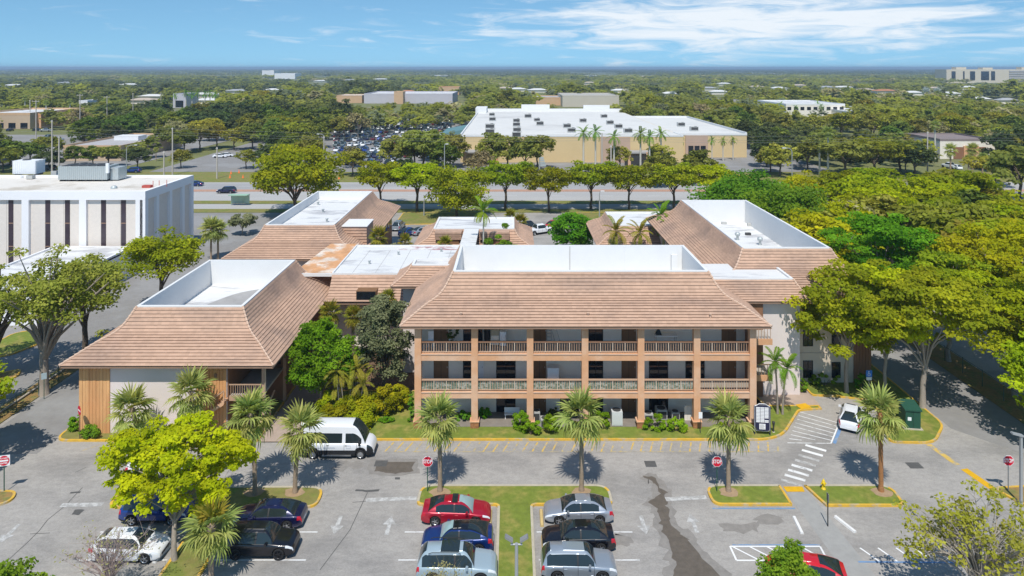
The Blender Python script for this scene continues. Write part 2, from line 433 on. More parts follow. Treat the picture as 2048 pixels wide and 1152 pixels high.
M_YELLOW = foliage('leaf_mid_yellow', (0.28, 0.29, 0.035), (0.46, 0.43, 0.06), 0.45)
M_DARK = foliage('leaf_mid_dark', (0.075, 0.105, 0.040), (0.14, 0.165, 0.055), 0.36)
L_HEDGE = foliage('leaf_hedge', (0.18, 0.30, 0.012), (0.32, 0.45, 0.02), 0.35)
L_CROTON = foliage('leaf_shrub_gold', (0.26, 0.31, 0.012), (0.46, 0.44, 0.018), 0.42)
# ------------------------------------------------------------------ ground, roads, lots
def sheet(name, pts, z, m, parent=None):
    o = MB().poly(pts, z).build(name, m, parent)
    if parent is None: tag(o, kind='structure')
    return o
def rect(x0, x1, y0, y1): return [(x0, y0), (x1, y0), (x1, y1), (x0, y1)]

sheet('ground', rect(-9000, 9000, -300, 14000), -0.10, SOIL)
lot = sheet('parking_lot', rect(-46.0, 46.0, 20, 152), 0.0, ASPHALT)
sheet('neighbour_lot', rect(-130, -48.2, 50, 152), 0.0, ASPHALT2)
sheet('side_street', rect(49.5, 66, 40, 152), 0.0, ASPHALT)
sheet('back_lot', rect(-112, 100, 212, 440), -0.03, ASPHALT2)
sheet('shop_lot', rect(-260, -125, 225, 330), -0.03, ASPHALT2)
sheet('roadside_grass', rect(-600, 600, 192.5, 212), -0.02, DRYGRASS)
road = sheet('main_road', rect(-700, 700, 165.6, 192.5), 0.0, ROAD)
sheet('frontage_road', rect(-700, 700, 156.0, 161.8), 0.0, ROAD)
sheet('road_verge', rect(-700, 700, 161.8, 165.6), 0.05, DRYGRASS)
sheet('tree_strip', rect(-700, 700, 152, 156.0), 0.04, DRYGRASS)
MB().box(-300, 300, 178.0, 180.2, -0.02, 0.16).build('median', BRICKPAVE, road)
for x in range(-290, 300, 12):
    for yy in (172.0, 186.0):
        sheet('lane_line', rect(x, x + 3.2, yy - 0.08, yy + 0.08), 0.012, WLINE2, road)
sheet('grass_strip', rect(-48.2, -46.0, 40, 152), 0.04, LEAFLITTER)
sheet('right_grass_strip', rect(46.0, 49.5, 40, 152), 0.04, LEAFLITTER)

def inset(pts, d):
    pts = ccw(pts); N = len(pts); out = []
    for i in range(N):
        p = Vector(pts[i]); a = Vector(pts[i - 1]); b = Vector(pts[(i + 1) % N])
        e1 = (p - a); e2 = (b - p)
        if e1.length < 1e-6: e1 = e2
        if e2.length < 1e-6: e2 = e1
        e1.normalize(); e2.normalize()
        n1 = Vector((-e1.y, e1.x)); n2 = Vector((-e2.y, e2.x))
        n = (n1 + n2)
        if n.length < 1e-6: n = n1
        n.normalize()
        k = d / max(0.45, n.dot(n1))
        out.append((p.x + n.x * k, p.y + n.y * k))
    return out

def kerbed(name, pts, m, plain=lambda nx, ny: False, kz=0.15, gz=0.12, kerb=True):
    """planted area with a painted kerb round it"""
    pts = ccw(pts)
    inn = inset(pts, 0.18)
    g = MB().poly(inn, gz).build(name, m)
    tag(g, kind='structure')
    if not kerb: return g
    mb = MB(); N = len(pts)
    for i in range(N):
        j = (i + 1) % N
        e = Vector(pts[j]) - Vector(pts[i])
        nx, ny = e.y, -e.x
        l = math.hypot(nx, ny) or 1
        mi = 1 if plain(nx / l, ny / l) else 0
        mb.quad((*pts[i], kz), (*pts[j], kz), (*inn[j], kz), (*inn[i], kz), mi)
        mb.quad((*pts[i], -0.02), (*pts[j], -0.02), (*pts[j], kz), (*pts[i], kz), mi)
        mb.quad((*inn[j], gz - 0.03), (*inn[i], gz - 0.03), (*inn[i], kz), (*inn[j], kz), mi)
    mb.build('kerb', [YKERB, KERB], g)
    return g

up = lambda nx, ny: ny > 0.6
isl_c = kerbed('island_centre', fillet([(-7, 52.6), (7.4, 52.6), (7.4, 50.2), (1.5, 50.2), (1.5, 30), (-1.05, 30), (-1.05, 50.2), (-7, 50.2)],
               [1.4, 1.4, 0.5, 0.3, 0, 0, 0.3, 0.5]), GRASS, lambda nx, ny: ny > 0.6 or (abs(nx) > 0.95))
isl_l = kerbed('island_left', fillet([(-29.5, 52.4), (-14.2, 52.4), (-14.2, 49.9), (-19.6, 49.9), (-19.6, 30), (-22.2, 30), (-22.2, 49.9), (-29.5, 49.9)],
               [1.4, 1.4, 0.9, 0.3, 0, 0, 0.3, 0.8]), DRYGRASS, up)
isl_1 = kerbed('island_right', fillet([(14.7, 52.6), (20.5, 52.6), (20.5, 50.2), (14.7, 50.2)], [1.3, 0.1, 0.1, 0.8]), GRASS, up)
isl_2 = kerbed('island_far_right', fillet([(22.3, 52.6), (29.0, 52.6), (28.7, 50.1), (22.9, 50.1)], [0.1, 1.4, 0.6, 0.1]), GRASS, up)
kerbed('island_left_corner', fillet([(-45.5, 52.0), (-37.3, 51.9), (-36.8, 50.6), (-39.5, 48.9), (-45.5, 48.2)], [0, 0.8, 0.8, 1, 0]), LEAFLITTER)
kerbed('island_right_corner', fillet([(36.4, 52.3), (45.5, 53), (45.5, 46), (38.4, 48.0)], [0.8, 0, 0, 1.2]), LEAFLITTER)
kerbed('front_bed', fillet([(-18.6, 59.0), (23.1, 59.0), (26.8, 64.1), (29.0, 64.35), (29.0, 65.0), (24.0, 65.0), (23.6, 68.0), (-18.6, 68.0)], [0, 2.2, 0.5, 0, 0, 0, 0, 0]), GRASS)
kerbed('left_building_bed', fillet([(-39.3, 58.85), (-21.7, 58.85), (-21.7, 84), (-39.3, 84)], [1.2, 0, 0, 0]), DRYGRASS)
kerbed('right_bed', fillet([(32.1, 58.6), (36.0, 58.45), (38.7, 61.5), (38.9, 127), (36.9, 127), (36.9, 70), (29.2, 70), (29.2, 67.0), (31.6, 66.8), (34.6, 65.8)],
       [0.9, 1.2, 1.0, 0, 0, 0, 0, 0.5, 0.3, 0.2]), GRASS)
sheet('courtyard', rect(-18.7, 36.8, 68.02, 112), 0.11, MULCH)
sheet('walkway', rect(-21.65, -18.65, 58.7, 84), 0.10, PAVING)
sheet('corner_walkway', [(24.0, 65.0), (29.15, 65.0), (29.15, 70), (23.6, 70)], 0.125, PAVING)
kerbed('back_planter', fillet([(-24, 140), (-6, 141.5), (-6, 152), (-24, 152)], 1.0), DRYGRASS)
kerbed('back_planter', fillet([(14, 139), (28, 139), (28, 152), (14, 152)], 1.0), DRYGRASS)
kerbed('neighbour_island', fillet([(-60, 76), (-56, 76), (-54.5, 80), (-57, 84), (-60, 83)], 1.2), GRASS)
kerbed('neighbour_planter', fillet([(-60, 63), (-51, 71), (-52, 73), (-62, 66)], 0.8), LEAFLITTER)
# drive at the right of the site, laid as a darker asphalt sheet
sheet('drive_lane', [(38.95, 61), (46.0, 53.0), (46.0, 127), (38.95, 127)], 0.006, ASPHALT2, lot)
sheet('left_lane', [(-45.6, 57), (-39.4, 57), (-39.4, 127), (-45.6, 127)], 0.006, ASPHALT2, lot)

# painted markings, all sheets laid on the lot
ZM = 0.012
def line(p, q, w, m=WLINE, name='stall_line', z=ZM):
    p = Vector(p[:2]); q = Vector(q[:2])
    e = (q - p).normalized(); n = Vector((-e.y, e.x)) * w / 2
    return sheet(name, [tuple(p + n), tuple(q + n), tuple(q - n), tuple(p - n)], z, m, lot)
x = -10.6
while x < 22.5:
    line((x, 57.35), (x + 0.5, 58.78), 0.13, YLINE if int(x * 3) % 3 else YWORN, 'hatch_line')
    x += 0.82
line((-10.7, 57.3), (22.4, 57.3), 0.08, YWORN, 'hatch_line', ZM + 0.004)
for xx in (-36, -34.6, -33.2, -31.8):
    line((xx, 57.4), (xx + 1.2, 58.6), 0.12, YWORN, 'hatch_line')
line((-10.8, 50.9), (-7.1, 51.15), 0.45, WORN, 'stop_bar')
line((11.4, 51.0), (14.5, 51.25), 0.45, WORN, 'stop_bar')
line((-33.0, 50.3), (-30.0, 50.4), 0.45, WORN, 'stop_bar')
def arrow(c, s, name='arrow_marking'):
    x, y = c
    pts = [(x - 0.14, y - 1.0 * s), (x + 0.14, y - 1.0 * s), (x + 0.14, y + 0.1 * s), (x + 0.46, y + 0.1 * s), (x, y + 1.0 * s), (x - 0.46, y + 0.1 * s), (x - 0.14, y + 0.1 * s)]
    sheet(name, pts, ZM, WORN, lot)
for px, py, s in ((675, 1050, -1), (778, 1051, 1), (1287, 1050, -1), (1387, 1046, 1), (18, 1068, -1)):
    p = P(px, py); arrow((p.x, p.y), s)
for y in (47.4, 44.7, 42.0):
    line((-7.4, y), (-1.25, y), 0.11)
    line((1.7, y), (8.3, y), 0.11)
    line((-19.4, y), (-13.4, y), 0.11)
    line((-28.4, y), (-22.4, y), 0.11)
for i in range(8):
    a = P(1340 + (780 - 20 * i) / 2.88, 752 + (398 + 28.5 * i) / 2.88)
    b = P(1340 + (900 - 20 * i) / 2.88, 752 + (432 + 28.5 * i) / 2.88)
    line(a, b, 0.34, WLINE2 if i < 2 else WORN if i in (2, 3, 7) else WLINE, 'crosswalk_bar')
# hatched access aisle beside the accessible stall
A0, A1 = P(1600, 824), P(1575, 886)
B0, B1 = P(1684, 832), P(1662, 887)
for i in range(8):
    t = i / 8
    a = A0.lerp(A1, t); b = B0.lerp(B1, min(1, t + 0.28))
    if t + 0.28 > 1: a2 = A0.lerp(A1, t); b = a2.lerp(B1, 0.62 if i == 6 else 0.3)
    line(a, b, 0.11, WLINE, 'aisle_line')
line(B0, B1, 0.12, WLINE2, 'aisle_line', ZM + 0.004); line(A1, B1, 0.11, WLINE, 'aisle_line', ZM + 0.004)
line(B0 + Vector((0.28, 0, 0)), B1 + Vector((0.28, 0, 0)), 0.26, BLINE, 'blue_line')
line(P(1425, 1017), P(1590, 1017), 0.13, BLINE, 'blue_line')
C = [P(1460, 1093), P(1640, 1093), P(1655, 1121), P(1473, 1121)]
for i in range(4): line(C[i], C[(i + 1) % 4], 0.13, WLINE2 if i != 1 else WLINE, 'aisle_line', ZM + 0.004 * (i % 2))
line(P(1465, 1090), P(1640, 1090), 0.10, BLINE, 'blue_line')
for i in range(5):
    line(C[0].lerp(C[1], 0.02 + i * 0.19), C[3].lerp(C[2], 0.25 + i * 0.19 if i < 4 else 0.98), 0.12, WLINE2, 'aisle_line', ZM + 0.008)
for i in range(6):
    line(P(1720 + i * 36, 1096), P(1760 + i * 36, 1124), 0.12, WLINE2, 'aisle_line')
line(P(1716, 1124), P(1990, 1126), 0.14, BLINE, 'blue_line', ZM + 0.004)
line(P(1857, 889), P(1915, 930), 0.5, YLINE, 'yellow_line'); line(P(1928, 938), P(1992, 982), 0.62, YPAD, 'yellow_line')
sheet('tactile_pad', [(20.75, 51.9), (22.1, 51.9), (22.2, 52.55), (20.7, 52.55)], 0.016, YPAD, lot)
line((26.9, 64.6), (28.0, 64.9), 0.9, YPAD, 'tactile_pad', 0.16)
sheet('concrete_path', [(20.7, 51.85), (22.4, 51.85), (23.2, 38), (21.4, 38)], 0.008, mat('path_concrete', (0.33, 0.325, 0.31), 0.9, 0.12, 1.5), lot)
for px, py, w in ((1829, 931, 0.55), (1301, 928, 0.45), (762, 927, 0.5)):
    p = P(px, py); sheet('drain_grate', rect(p.x - w, p.x + w, p.y - 0.42, p.y + 0.42), ZM, PATCH, lot)
def blob(pts, z, m, name, seed, amp=0.12, n=5):
    """stain with an uneven edge"""
    pp = []
    N = len(pts)
    for i in range(N):
        a = Vector(pts[i][:2]); b = Vector(pts[(i + 1) % N][:2])
        for k in range(n):
            q = a.lerp(b, k / n)
            o = Vector((mnoise.noise((q.x * 1.7, q.y * 1.7, seed)), mnoise.noise((q.x * 1.7, q.y * 1.7, seed + 9)))) * amp * 2
            pp.append(tuple(q + o))
    return sheet(name, pp, z, m, lot)
blob([P(752, 924), P(828, 923), P(826, 942), P(790, 946), P(748, 944)], 0.009, STAIN, 'wet_patch', 3)
blob([P(1290, 952), P(1303, 950), P(1336, 985), P(1332, 1010), P(1345, 1050), P(1380, 1085), P(1440, 1152), P(1450, 1180), P(1345, 1180), P(1350, 1130), P(1338, 1085), P(1318, 1045), P(1315, 1012), P(1298, 1005), P(1318, 990), P(1310, 970)],
     0.009, STAIN, 'oil_stain', 5, 0.22, 6)
blob([P(1284, 948), P(1310, 946), P(1346, 985), P(1342, 1010), P(1358, 1050), P(1395, 1085), P(1458, 1150), P(1475, 1180), P(1325, 1180), P(1335, 1130), P(1325, 1085), P(1305, 1045), P(1302, 1012), P(1288, 1005), P(1308, 990), P(1300, 970)],
     0.0065, STAIN2, 'stain_rim', 8, 0.30, 6)
blob([P(740, 918), P(836, 918), P(838, 946), P(792, 952), P(738, 949)], 0.0065, STAIN2, 'stain_rim', 6)
for px, py, w in ((905, 1058, 0.9), (905, 1108, 0.8), (1150, 1056, 0.8), (1155, 1110, 0.9), (540, 1052, 0.9), (250, 1122, 0.9), (1480, 1055, 1.3), (1540, 1040, 1.0), (700, 930, 1.2), (1250, 1080, 0.7)):
    ZS = globals().get('ZS', 0.0058) - 0.0002
    p = P(px, py); blob([(p.x - w, p.y - 0.5), (p.x + w, p.y - 0.4), (p.x + w, p.y + 0.5), (p.x - w, p.y + 0.4)], ZS, STAIN2, 'stain_rim', px, 0.35, 4)
for k, pth in enumerate(([(0, 1135), (55, 1085), (78, 1062), (95, 1040), (130, 1012), (165, 975)], [(60, 1068), (100, 1066)], [(150, 945), (172, 935)],
                         [(705, 1005), (760, 1000)], [(640, 1140), (700, 1060), (735, 985)])):
    pts = [P(*q) for q in pth]
    for i in range(len(pts) - 1):
        line(pts[i], pts[i + 1], 0.05, PATCH, 'asphalt_crack', 0.008)
for px, py, w, hgt in ((735, 981, 0.85, 0.12), (155, 1025, 0.35, 0.28), (150, 985, 0.4, 0.1), (795, 957, 0.2, 0.12)):
    p = P(px, py); blob([(p.x - w, p.y - hgt), (p.x + w, p.y - hgt), (p.x + w, p.y + hgt), (p.x - w, p.y + hgt)], 0.009, PATCH, 'tar_patch', px, 0.06, 4)
# mulch rings at the palm bases are part of the islands
def ring(parent, x, y, r, z=0.128):
    MB().poly([(x + r * (1 + 0.18 * math.sin(k * 2.3 + x)) * math.cos(k * 0.524), y + 0.8 * r * math.sin(k * 0.524)) for k in range(12)], z).build('bare_soil', mat('bare_soil', (0.36, 0.25, 0.15), 0.95, 0.2, 3), parent)

# wheel stops
def wheel_stop(loc, rz, m, label):
    mb = MB()
    prof = [(-0.13, 0), (0.13, 0), (0.09, 0.13), (-0.09, 0.13)]
    vs = [(x, y, z) for y in (-0.88, 0.88) for x, z in prof]
    mb.add(vs, [(0, 1, 5, 4), (1, 2, 6, 5), (2, 3, 7, 6), (3, 0, 4, 7), (3, 2, 1, 0), (4, 5, 6, 7)])
    o = mb.build('wheel_stop', m, None, loc, (0, 0, rz))
    tag(o, label, 'wheel stop', 'concrete wheel stops in the parking stalls')
YSTOP = mat('wheel_stop_yellow', (0.60, 0.44, 0.19), 0.85, 0.12, 3)
WSTOP = mat('wheel_stop_white', (0.75, 0.74, 0.72), 0.85, 0.08, 3)
wheel_stop((2.1, 48.8, 0.012), 0, YSTOP, 'yellow wheel stop at the nose of the silver sedan')
wheel_stop((2.1, 46.05, 0.012), 0, YSTOP, 'yellow wheel stop at the nose of the black sedan')
wheel_stop((-1.55, 48.8, 0.012), 0, YSTOP, 'yellow wheel stop at the nose of the red sedan')
p = P(1596, 1052); wheel_stop((p.x, p.y, 0.012), R(-5), WSTOP, 'white wheel stop in the empty accessible stall')
p = P(1690, 1050); wheel_stop((p.x, p.y, 0.012), R(20), WSTOP, 'white wheel stop leaning askew right of the concrete path')
p = P(325, 1108); wheel_stop((p.x, p.y, 0.012), R(-8), WSTOP, 'white wheel stop at the nose of the white hatchback')
# ------------------------------------------------------------------ buildings
PROFILE = [(0, 0), (0.24, 0.175), (0.43, 0.315), (0.70, 0.46), (0.81, 0.59), (0.91, 0.79), (1, 1)]
def resample(prof, n):
    d = [0]
    for i in range(1, len(prof)):
        d.append(d[-1] + math.dist(prof[i], prof[i - 1]))
    out = []
    for k in range(n + 1):
        t = d[-1] * k / n
        for i in range(1, len(prof)):
            if t <= d[i] + 1e-9:
                u = (t - d[i - 1]) / (d[i] - d[i - 1])
                out.append((prof[i - 1][0] + (prof[i][0] - prof[i - 1][0]) * u, prof[i - 1][1] + (prof[i][1] - prof[i - 1][1]) * u))
                break
    return out

def mansard(par, x0, x1, y0, y1, ze, rise, ins, n=18, sides=(0, 1, 2, 3), hips=(0, 1, 2, 3), zf=None, deck=WHITEROOF, profile=PROFILE, th=0.07, soffit=True, cap=WHITEPARA, insx=None, para=(0, 1, 2, 3)):
    """flared tile roof round a sunken flat deck; eave rectangle x0..x1, y0..y1"""
    org = par.location
    kx = (insx or ins) / ins
    pr = resample([(a * ins, ze + b * rise) for a, b in profile], n)
    def C(i, s): return ((x0 + s * kx, y0 + s), (x1 - s * kx, y0 + s), (x1 - s * kx, y1 - s), (x0 + s * kx, y1 - s))[i % 4]
    for i in sides:
        mb = MB(org)
        for k in range(n):
            (s0, z0), (s1, z1) = pr[k], pr[k + 1]
            l = math.hypot(s1 - s0, z1 - z0); nx, nz = -(z1 - z0) / l, (s1 - s0) / l
            ls, lz = s0 + nx * th, z0 + nz * th
            a, b = C(i, ls), C(i + 1, ls); c, d = C(i + 1, s1), C(i, s1); e, f = C(i, s0), C(i + 1, s0)
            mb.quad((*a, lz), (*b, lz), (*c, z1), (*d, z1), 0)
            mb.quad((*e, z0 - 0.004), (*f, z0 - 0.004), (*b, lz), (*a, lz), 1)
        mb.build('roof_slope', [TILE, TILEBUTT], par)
    for i in hips:
        pts = []; rd_ = []
        for (s0, z0), (s1, z1) in zip(pr, pr[1:]):
            pts += [(*C(i, s0), z0 + 0.06), (*C(i, s0 + (s1 - s0) * 0.96), z0 + (z1 - z0) * 0.96 + 0.05)]; rd_ += [0.135, 0.085]
        MB(org).tube(pts, rd_, 6, smooth=False).build('hip_cap', HIPTILE, par)
    zt = ze + rise
    mb = MB(org)
    w = 0.22
    o = [C(i, ins - 0.05) for i in range(4)]; q = [C(i, ins + w) for i in range(4)]
    zf = zt - 0.12 if zf is None else zf
    for i in para:
        j = (i + 1) % 4
        mb.quad((*o[i], zt + 0.06), (*o[j], zt + 0.06), (*q[j], zt + 0.06), (*q[i], zt + 0.06))
        mb.quad((*o[i], zt - 0.10), (*o[j], zt - 0.10), (*o[j], zt + 0.06), (*o[i], zt + 0.06))
        mb.quad((*q[j], zf - 0.05), (*q[i], zf - 0.05), (*q[i], zt + 0.06), (*q[j], zt + 0.06))
    mb.build('parapet', cap, par)
    MB(org).poly([C(i, ins + 0.05) for i in range(4)], zf).build('roof_deck', deck, par)
    mb = MB(org)
    f0 = [C(i, 0.04) for i in range(4)]
    for i in range(4):
        j = (i + 1) % 4
        mb.quad((*f0[i], ze - 0.20), (*f0[j], ze - 0.20), (*f0[j], ze), (*f0[i], ze))
    mb.build('fascia', FASCIA, par)
    if soffit:
        MB(org).add([(*f0[i], ze - 0.19) for i in range(4)], [(3, 2, 1, 0)]).build('soffit', FASCIA, par)

def wallbox(par, name, m, x0, x1, y0, y1, z0, z1):
    return MB(par.location).box(x0, x1, y0, y1, z0, z1).build(name, m, par)

def boards(par, m, x0, x1, y, z0, z1, w=0.29):
    n = max(1, round((x1 - x0) / w)); w = (x1 - x0) / n
    me = MB().box(0.012, w - 0.012, -0.05, 0.03, 0, z1 - z0).mesh('siding_board', m)
    for i in range(n):
        link('siding_board', me, par, Vector((x0 + i * w, y + 0.012 * (i % 2), z0)) - par.location)

def window(par, x0, x1, y, z0, z1, m=GLASS, frame=BLACKPLAS, mull=1, face=-1, d=0.05):
    """framed pane on a wall that faces -Y"""
    org = par.location
    t = 0.06
    mb = MB(org)
    mb.box(x0, x1, y - d, y + 0.02, z0, z0 + t); mb.box(x0, x1, y - d, y + 0.02, z1 - t, z1)
    mb.box(x0, x0 + t, y - d, y + 0.02, z0 + t, z1 - t); mb.box(x1 - t, x1, y - d, y + 0.02, z0 + t, z1 - t)
    for k in range(1, mull + 1):
        xm = x0 + (x1 - x0) * k / (mull + 1)
        mb.box(xm - 0.025, xm + 0.025, y - d + 0.005, y + 0.02, z0 + t, z1 - t)
    f = mb.build('window', frame, par)
    n = mull + 1
    for k in range(n):
        a = x0 + t + (x1 - x0 - 2 * t) * k / n; b = x0 + t + (x1 - x0 - 2 * t) * (k + 1) / n
        MB(org).box(a, b, y - 0.02, y + 0.015, z0 + t, z1 - t).build('pane', m, f)
    return f

def door(par, x0, x1, y, z0, z1, m=BROWNDOOR):
    o = MB(par.location).box(x0, x1, y - 0.05, y + 0.02, z0, z1).build('door', m, par)
    xm = (x0 + x1) / 2
    mb = MB(par.location)
    if x1 - x0 > 1.0:
        MB(par.location).box(xm - 0.012, xm + 0.012, y - 0.055, y - 0.045, z0 + 0.03, z1 - 0.1).build('door_joint', BLACKPLAS, o)
    mb.box(x1 - 0.14, x1 - 0.09, y - 0.09, y - 0.05, z0 + 0.95, z0 + 1.1)
    mb.build('handle', RIM, o)
    return o

# ---- main three-storey building
YF = 61.2
MX = [(px - 1024) * YF / F for px in (836.5, 949.5, 1060, 1169.5, 1281, 1392.5, 1504)]
main = thing('office_building', 'three-storey office building with open galleries, peach columns and brown tiled roof', 'building', (6.4, 69, 0))
O = main.location
FL = [0.12, 3.25, 6.63]; BEAM = [(2.71, 3.25), (6.05, 6.63)]
YB = 63.7
wallbox(main, 'wall', CREAM, MX[0] - 0.2, MX[-1] + 0.2, YB, 76.8, 0, 9.2)
for i in (1, 2):
    wallbox(main, 'gallery_floor', SLAB, MX[0] - 0.2, MX[-1] + 0.2, 61.35, YB + 0.02, BEAM[i - 1][0] + 0.02, FL[i] - 0.01)
wallbox(main, 'ground_slab', mat('ground_slab', (0.24, 0.21, 0.18), 0.9, 0.15, 2), MX[0] - 0.3, MX[-1] + 0.3, 61.1, YB + 0.02, 0.02, 0.14)
wallbox(main, 'ceiling', CREAM, MX[0] - 0.2, MX[-1] + 0.2, 61.35, YB + 0.02, 9.0, 9.1)
for i, x in enumerate(MX):
    c = MB(O).box(x - 0.29, x + 0.29, YF - 0.32, YF + 0.28, 0.72, 9.14).build('column', STUCCO, main)
    b = MB(O)
    b.box(x - 0.37, x + 0.37, YF - 0.40, YF + 0.36, 0.0, 0.66); b.box(x - 0.42, x + 0.42, YF - 0.45, YF + 0.41, 0.66, 0.74, 1)
    b.build('column_base', [STONE, STUCCO], c)
balm = MB().box(-0.02, 0.02, -0.02, 0.02, 0.0, 0.82).mesh('baluster', RAIL)
postm = MB().box(-0.035, 0.035, -0.035, 0.035, 0.0, 0.86).mesh('rail_post', mat('rail_post_paint', (0.62, 0.48, 0.36), 0.8, 0.08, 3))
scr_m = mat('reed_screen', (0.14, 0.20, 0.15), 0.95, 0.5, 6.0, col2=(0.34, 0.37, 0.32), fac=(0.46, 0.56), scale2=3.0)
lattice = mat('lattice_screen', (0.42, 0.36, 0.29), 0.9, 0.1, 3)
for fl in (1, 2):
    z0, z1 = BEAM[fl - 1]
    for i in range(6):
        xa, xb = MX[i] + 0.29, MX[i + 1] - 0.29
        MB(O).box(xa, xb, YF - 0.26, YF + 0.15, z0, z1).build('spandrel_beam', STUCCO, main)
        MB(O).box(xa, xb, YF - 0.31, YF - 0.26, z1 - 0.06, z1 + 0.015).build('drip_edge', HIPTILE, main)
        zt = FL[fl] + 1.07
        mb = MB(O)
        mb.box(xa, xb, YF - 0.12, YF + 0.05, zt - 0.10, zt, 1 if fl == 2 else 0); mb.box(xa, xb, YF - 0.06, YF, FL[fl] + 0.09, FL[fl] + 0.15)
        mb.box(xa, xb, YF - 0.055, YF - 0.005, zt - 0.16, zt - 0.10)
        r = mb.build('railing', [RAIL, RAILDARK], main)
        n = 20
        for k in range(1, n):
            x = xa + (xb - xa) * k / n
            pm = k % 5 == 0
            link('rail_post' if pm else 'baluster', postm if pm else balm, r, Vector((x, YF - 0.03 - (0.035 if pm else 0), FL[fl] + 0.11)) - O)
        if fl == 1:
            MB(O).box(xa + 0.02, xb - 0.02, YF + 0.02, YF + 0.04, FL[fl] + (0.1 if i < 5 else 0.3), zt - (0.12 if i < 5 else 0.3)).build('privacy_screen', scr_m if i < 5 else lattice, r)
def fx(px): return (px - 1024) * YB / F
for fl, items in enumerate(((('b', 868, 897), ('w', 992.5, 1031), ('b', 1066, 1092), ('w', 1120, 1206), ('b', 1243, 1272), ('w', 1298, 1336)),
                            (('b', 867.5, 897), ('w', 926, 943), ('d', 957, 967), ('w', 992.5, 1031), ('b', 1066, 1092), ('w', 1177, 1206), ('b', 1243, 1272), ('w', 1298, 1336), ('w', 1371, 1386), ('w', 1399, 1409), ('b', 1443, 1472)),
                            (('b', 867.5, 897), ('w', 926.5, 943), ('w', 956, 965), ('b', 1066, 1094), ('w', 1177, 1206), ('b', 1243, 1272), ('b', 1443, 1472)))):
    for k, a, b in items:
        z0 = FL[fl] + 0.03
        z1 = z0 + (2.45 if fl else 2.3)
        if k == 'w': window(main, fx(a), fx(b), YB, z0, z1, mull=1 if b - a > 20 else 0)
        else: door(main, fx(a), fx(b), YB, z0, z1, BROWNDOOR if k == 'b' else WHITEPLAS)
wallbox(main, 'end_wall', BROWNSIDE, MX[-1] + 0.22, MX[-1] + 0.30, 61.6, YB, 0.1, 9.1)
wallbox(main, 'end_wall', CREAM, MX[0] - 0.30, MX[0] - 0.22, 62.9, YB, 0.1, 9.1)
mansard(main, -9.85, 22.75, 60.2, 78.2, 9.32, 3.6, 4.35, 18, zf=10.3)
for px, py in ((922, 631), (1176, 631), (1421, 633)):
    zz = 9.95
    p = P(px, py, zz)
    mb = MB(O); mb.cyl((p.x, p.y, zz - 0.2), 0.07, 0.42, 8); mb.cyl((p.x, p.y, zz + 0.2), 0.13, 0.06, 8)
    mb.build('vent_pipe', HIPTILE, main)
wallbox(main, 'roof_hatch', WHITEPARA, 17.0, 17.6, 73.2, 73.55, 10.2, 12.1)
# joints of the white membrane on the inner face of the parapet
for px in (1025, 1140, 1250):
    x = (px - 1024) * 73.4 / F
    MB(O).box(x - 0.03, x + 0.03, 73.58, 73.62, 10.35, 12.9).build('membrane_joint', GREYROOF if px == 1140 else WHITEPARA, main)

# ---- stair tower at the right end of the main building
tower = thing('stair_tower', 'pale pink stair tower with tiled roof between main building and right wing', 'tower', (26, 69, 0))
wallbox(tower, 'wall', PINKWHITE, 24.35, 28.1, 67.1, 74, 0.1, 9.5)
MB(tower.location).box(24.33, 28.12, 67.07, 67.12, 3.05, 3.08).build('wall_joint', mat('joint_tone', (0.45, 0.38, 0.35), 0.9, 0), tower)  # thin joint strip, a tone darker than the pink wall
mansard(tower, 17.3, 29.2, 66.3, 75, 9.45, 1.75, 1.5, 9, sides=(0, 1), hips=(1,), para=(0, 1), profile=[(0, 0), (0.35, 0.25), (0.65, 0.5), (0.85, 0.75), (1, 1)])
for z in (0.12, 3.25, 6.63):
    wallbox(tower, 'landing', SLAB, 21.7, 24.33, 64.3, 66.6, z - 0.12, z)
    if z > 1:
        wallbox(tower, 'landing_beam', STUCCO, 21.7, 24.33, 64.2, 64.3, z - 0.5, z + 0.05)
        rl = MB(tower.location).box(21.8, 24.3, 64.22, 64.28, z + 1.0, z + 1.08).build('landing_railing', RAIL, tower)
        for k in range(9):
            MB(tower.location).box(21.9 + k * 0.28, 21.94 + k * 0.28, 64.23, 64.27, z + 0.05, z + 1.0).build('baluster', RAIL, rl)
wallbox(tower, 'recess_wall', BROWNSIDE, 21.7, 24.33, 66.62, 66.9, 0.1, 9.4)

# ---- three-storey right wing
right = thing('right_wing_building', 'long three-storey wing at right with tiled roof and sunken white deck', 'building', (29, 86, 0))
wallbox(right, 'wall', BEIGEWALL, 21.6, 36.4, 69.7, 101.6, 0.05, 9.4)
mansard(right, 20.1, 37.9, 68.4, 103.1, 9.42, 3.55, 4.3, 18, zf=9.9)
boards(right, BROWNSIDE, 34.6, 36.4, 69.66, 0.1, 9.2)
for z0 in (0.6, 3.8, 7.0):
    window(right, 29.5, 30.5, 69.7, z0, z0 + 1.75, mull=1)
    window(right, 32.4, 33.3, 69.7, z0, z0 + 1.6, mull=0)
MB(right.location).box(28.15, 34.5, 69.66, 69.72, 3.1, 3.16).build('wall_band', mat('band_tone', (0.5, 0.42, 0.34), 0.9, 0), right)  # narrow band, a tone darker than the beige wall
for k in range(6):
    MB(right.location).box(36.38, 36.45, 73 + k * 4.4, 74.2 + k * 4.4, 3.9, 5.5).build('side_window', GLASS, right)
for px, py in ((1475, 480), (1520, 490)):
    p = P(px, py, 9.9); MB(right.location).lathe([(0.16, -0.05), (0.16, 0.5), (0.32, 0.55), (0.36, 0.8), (0.2, 0.95), (0.0, 1.0)], (p.x, p.y, 9.95), 10).build('roof_vent', METALG, right)

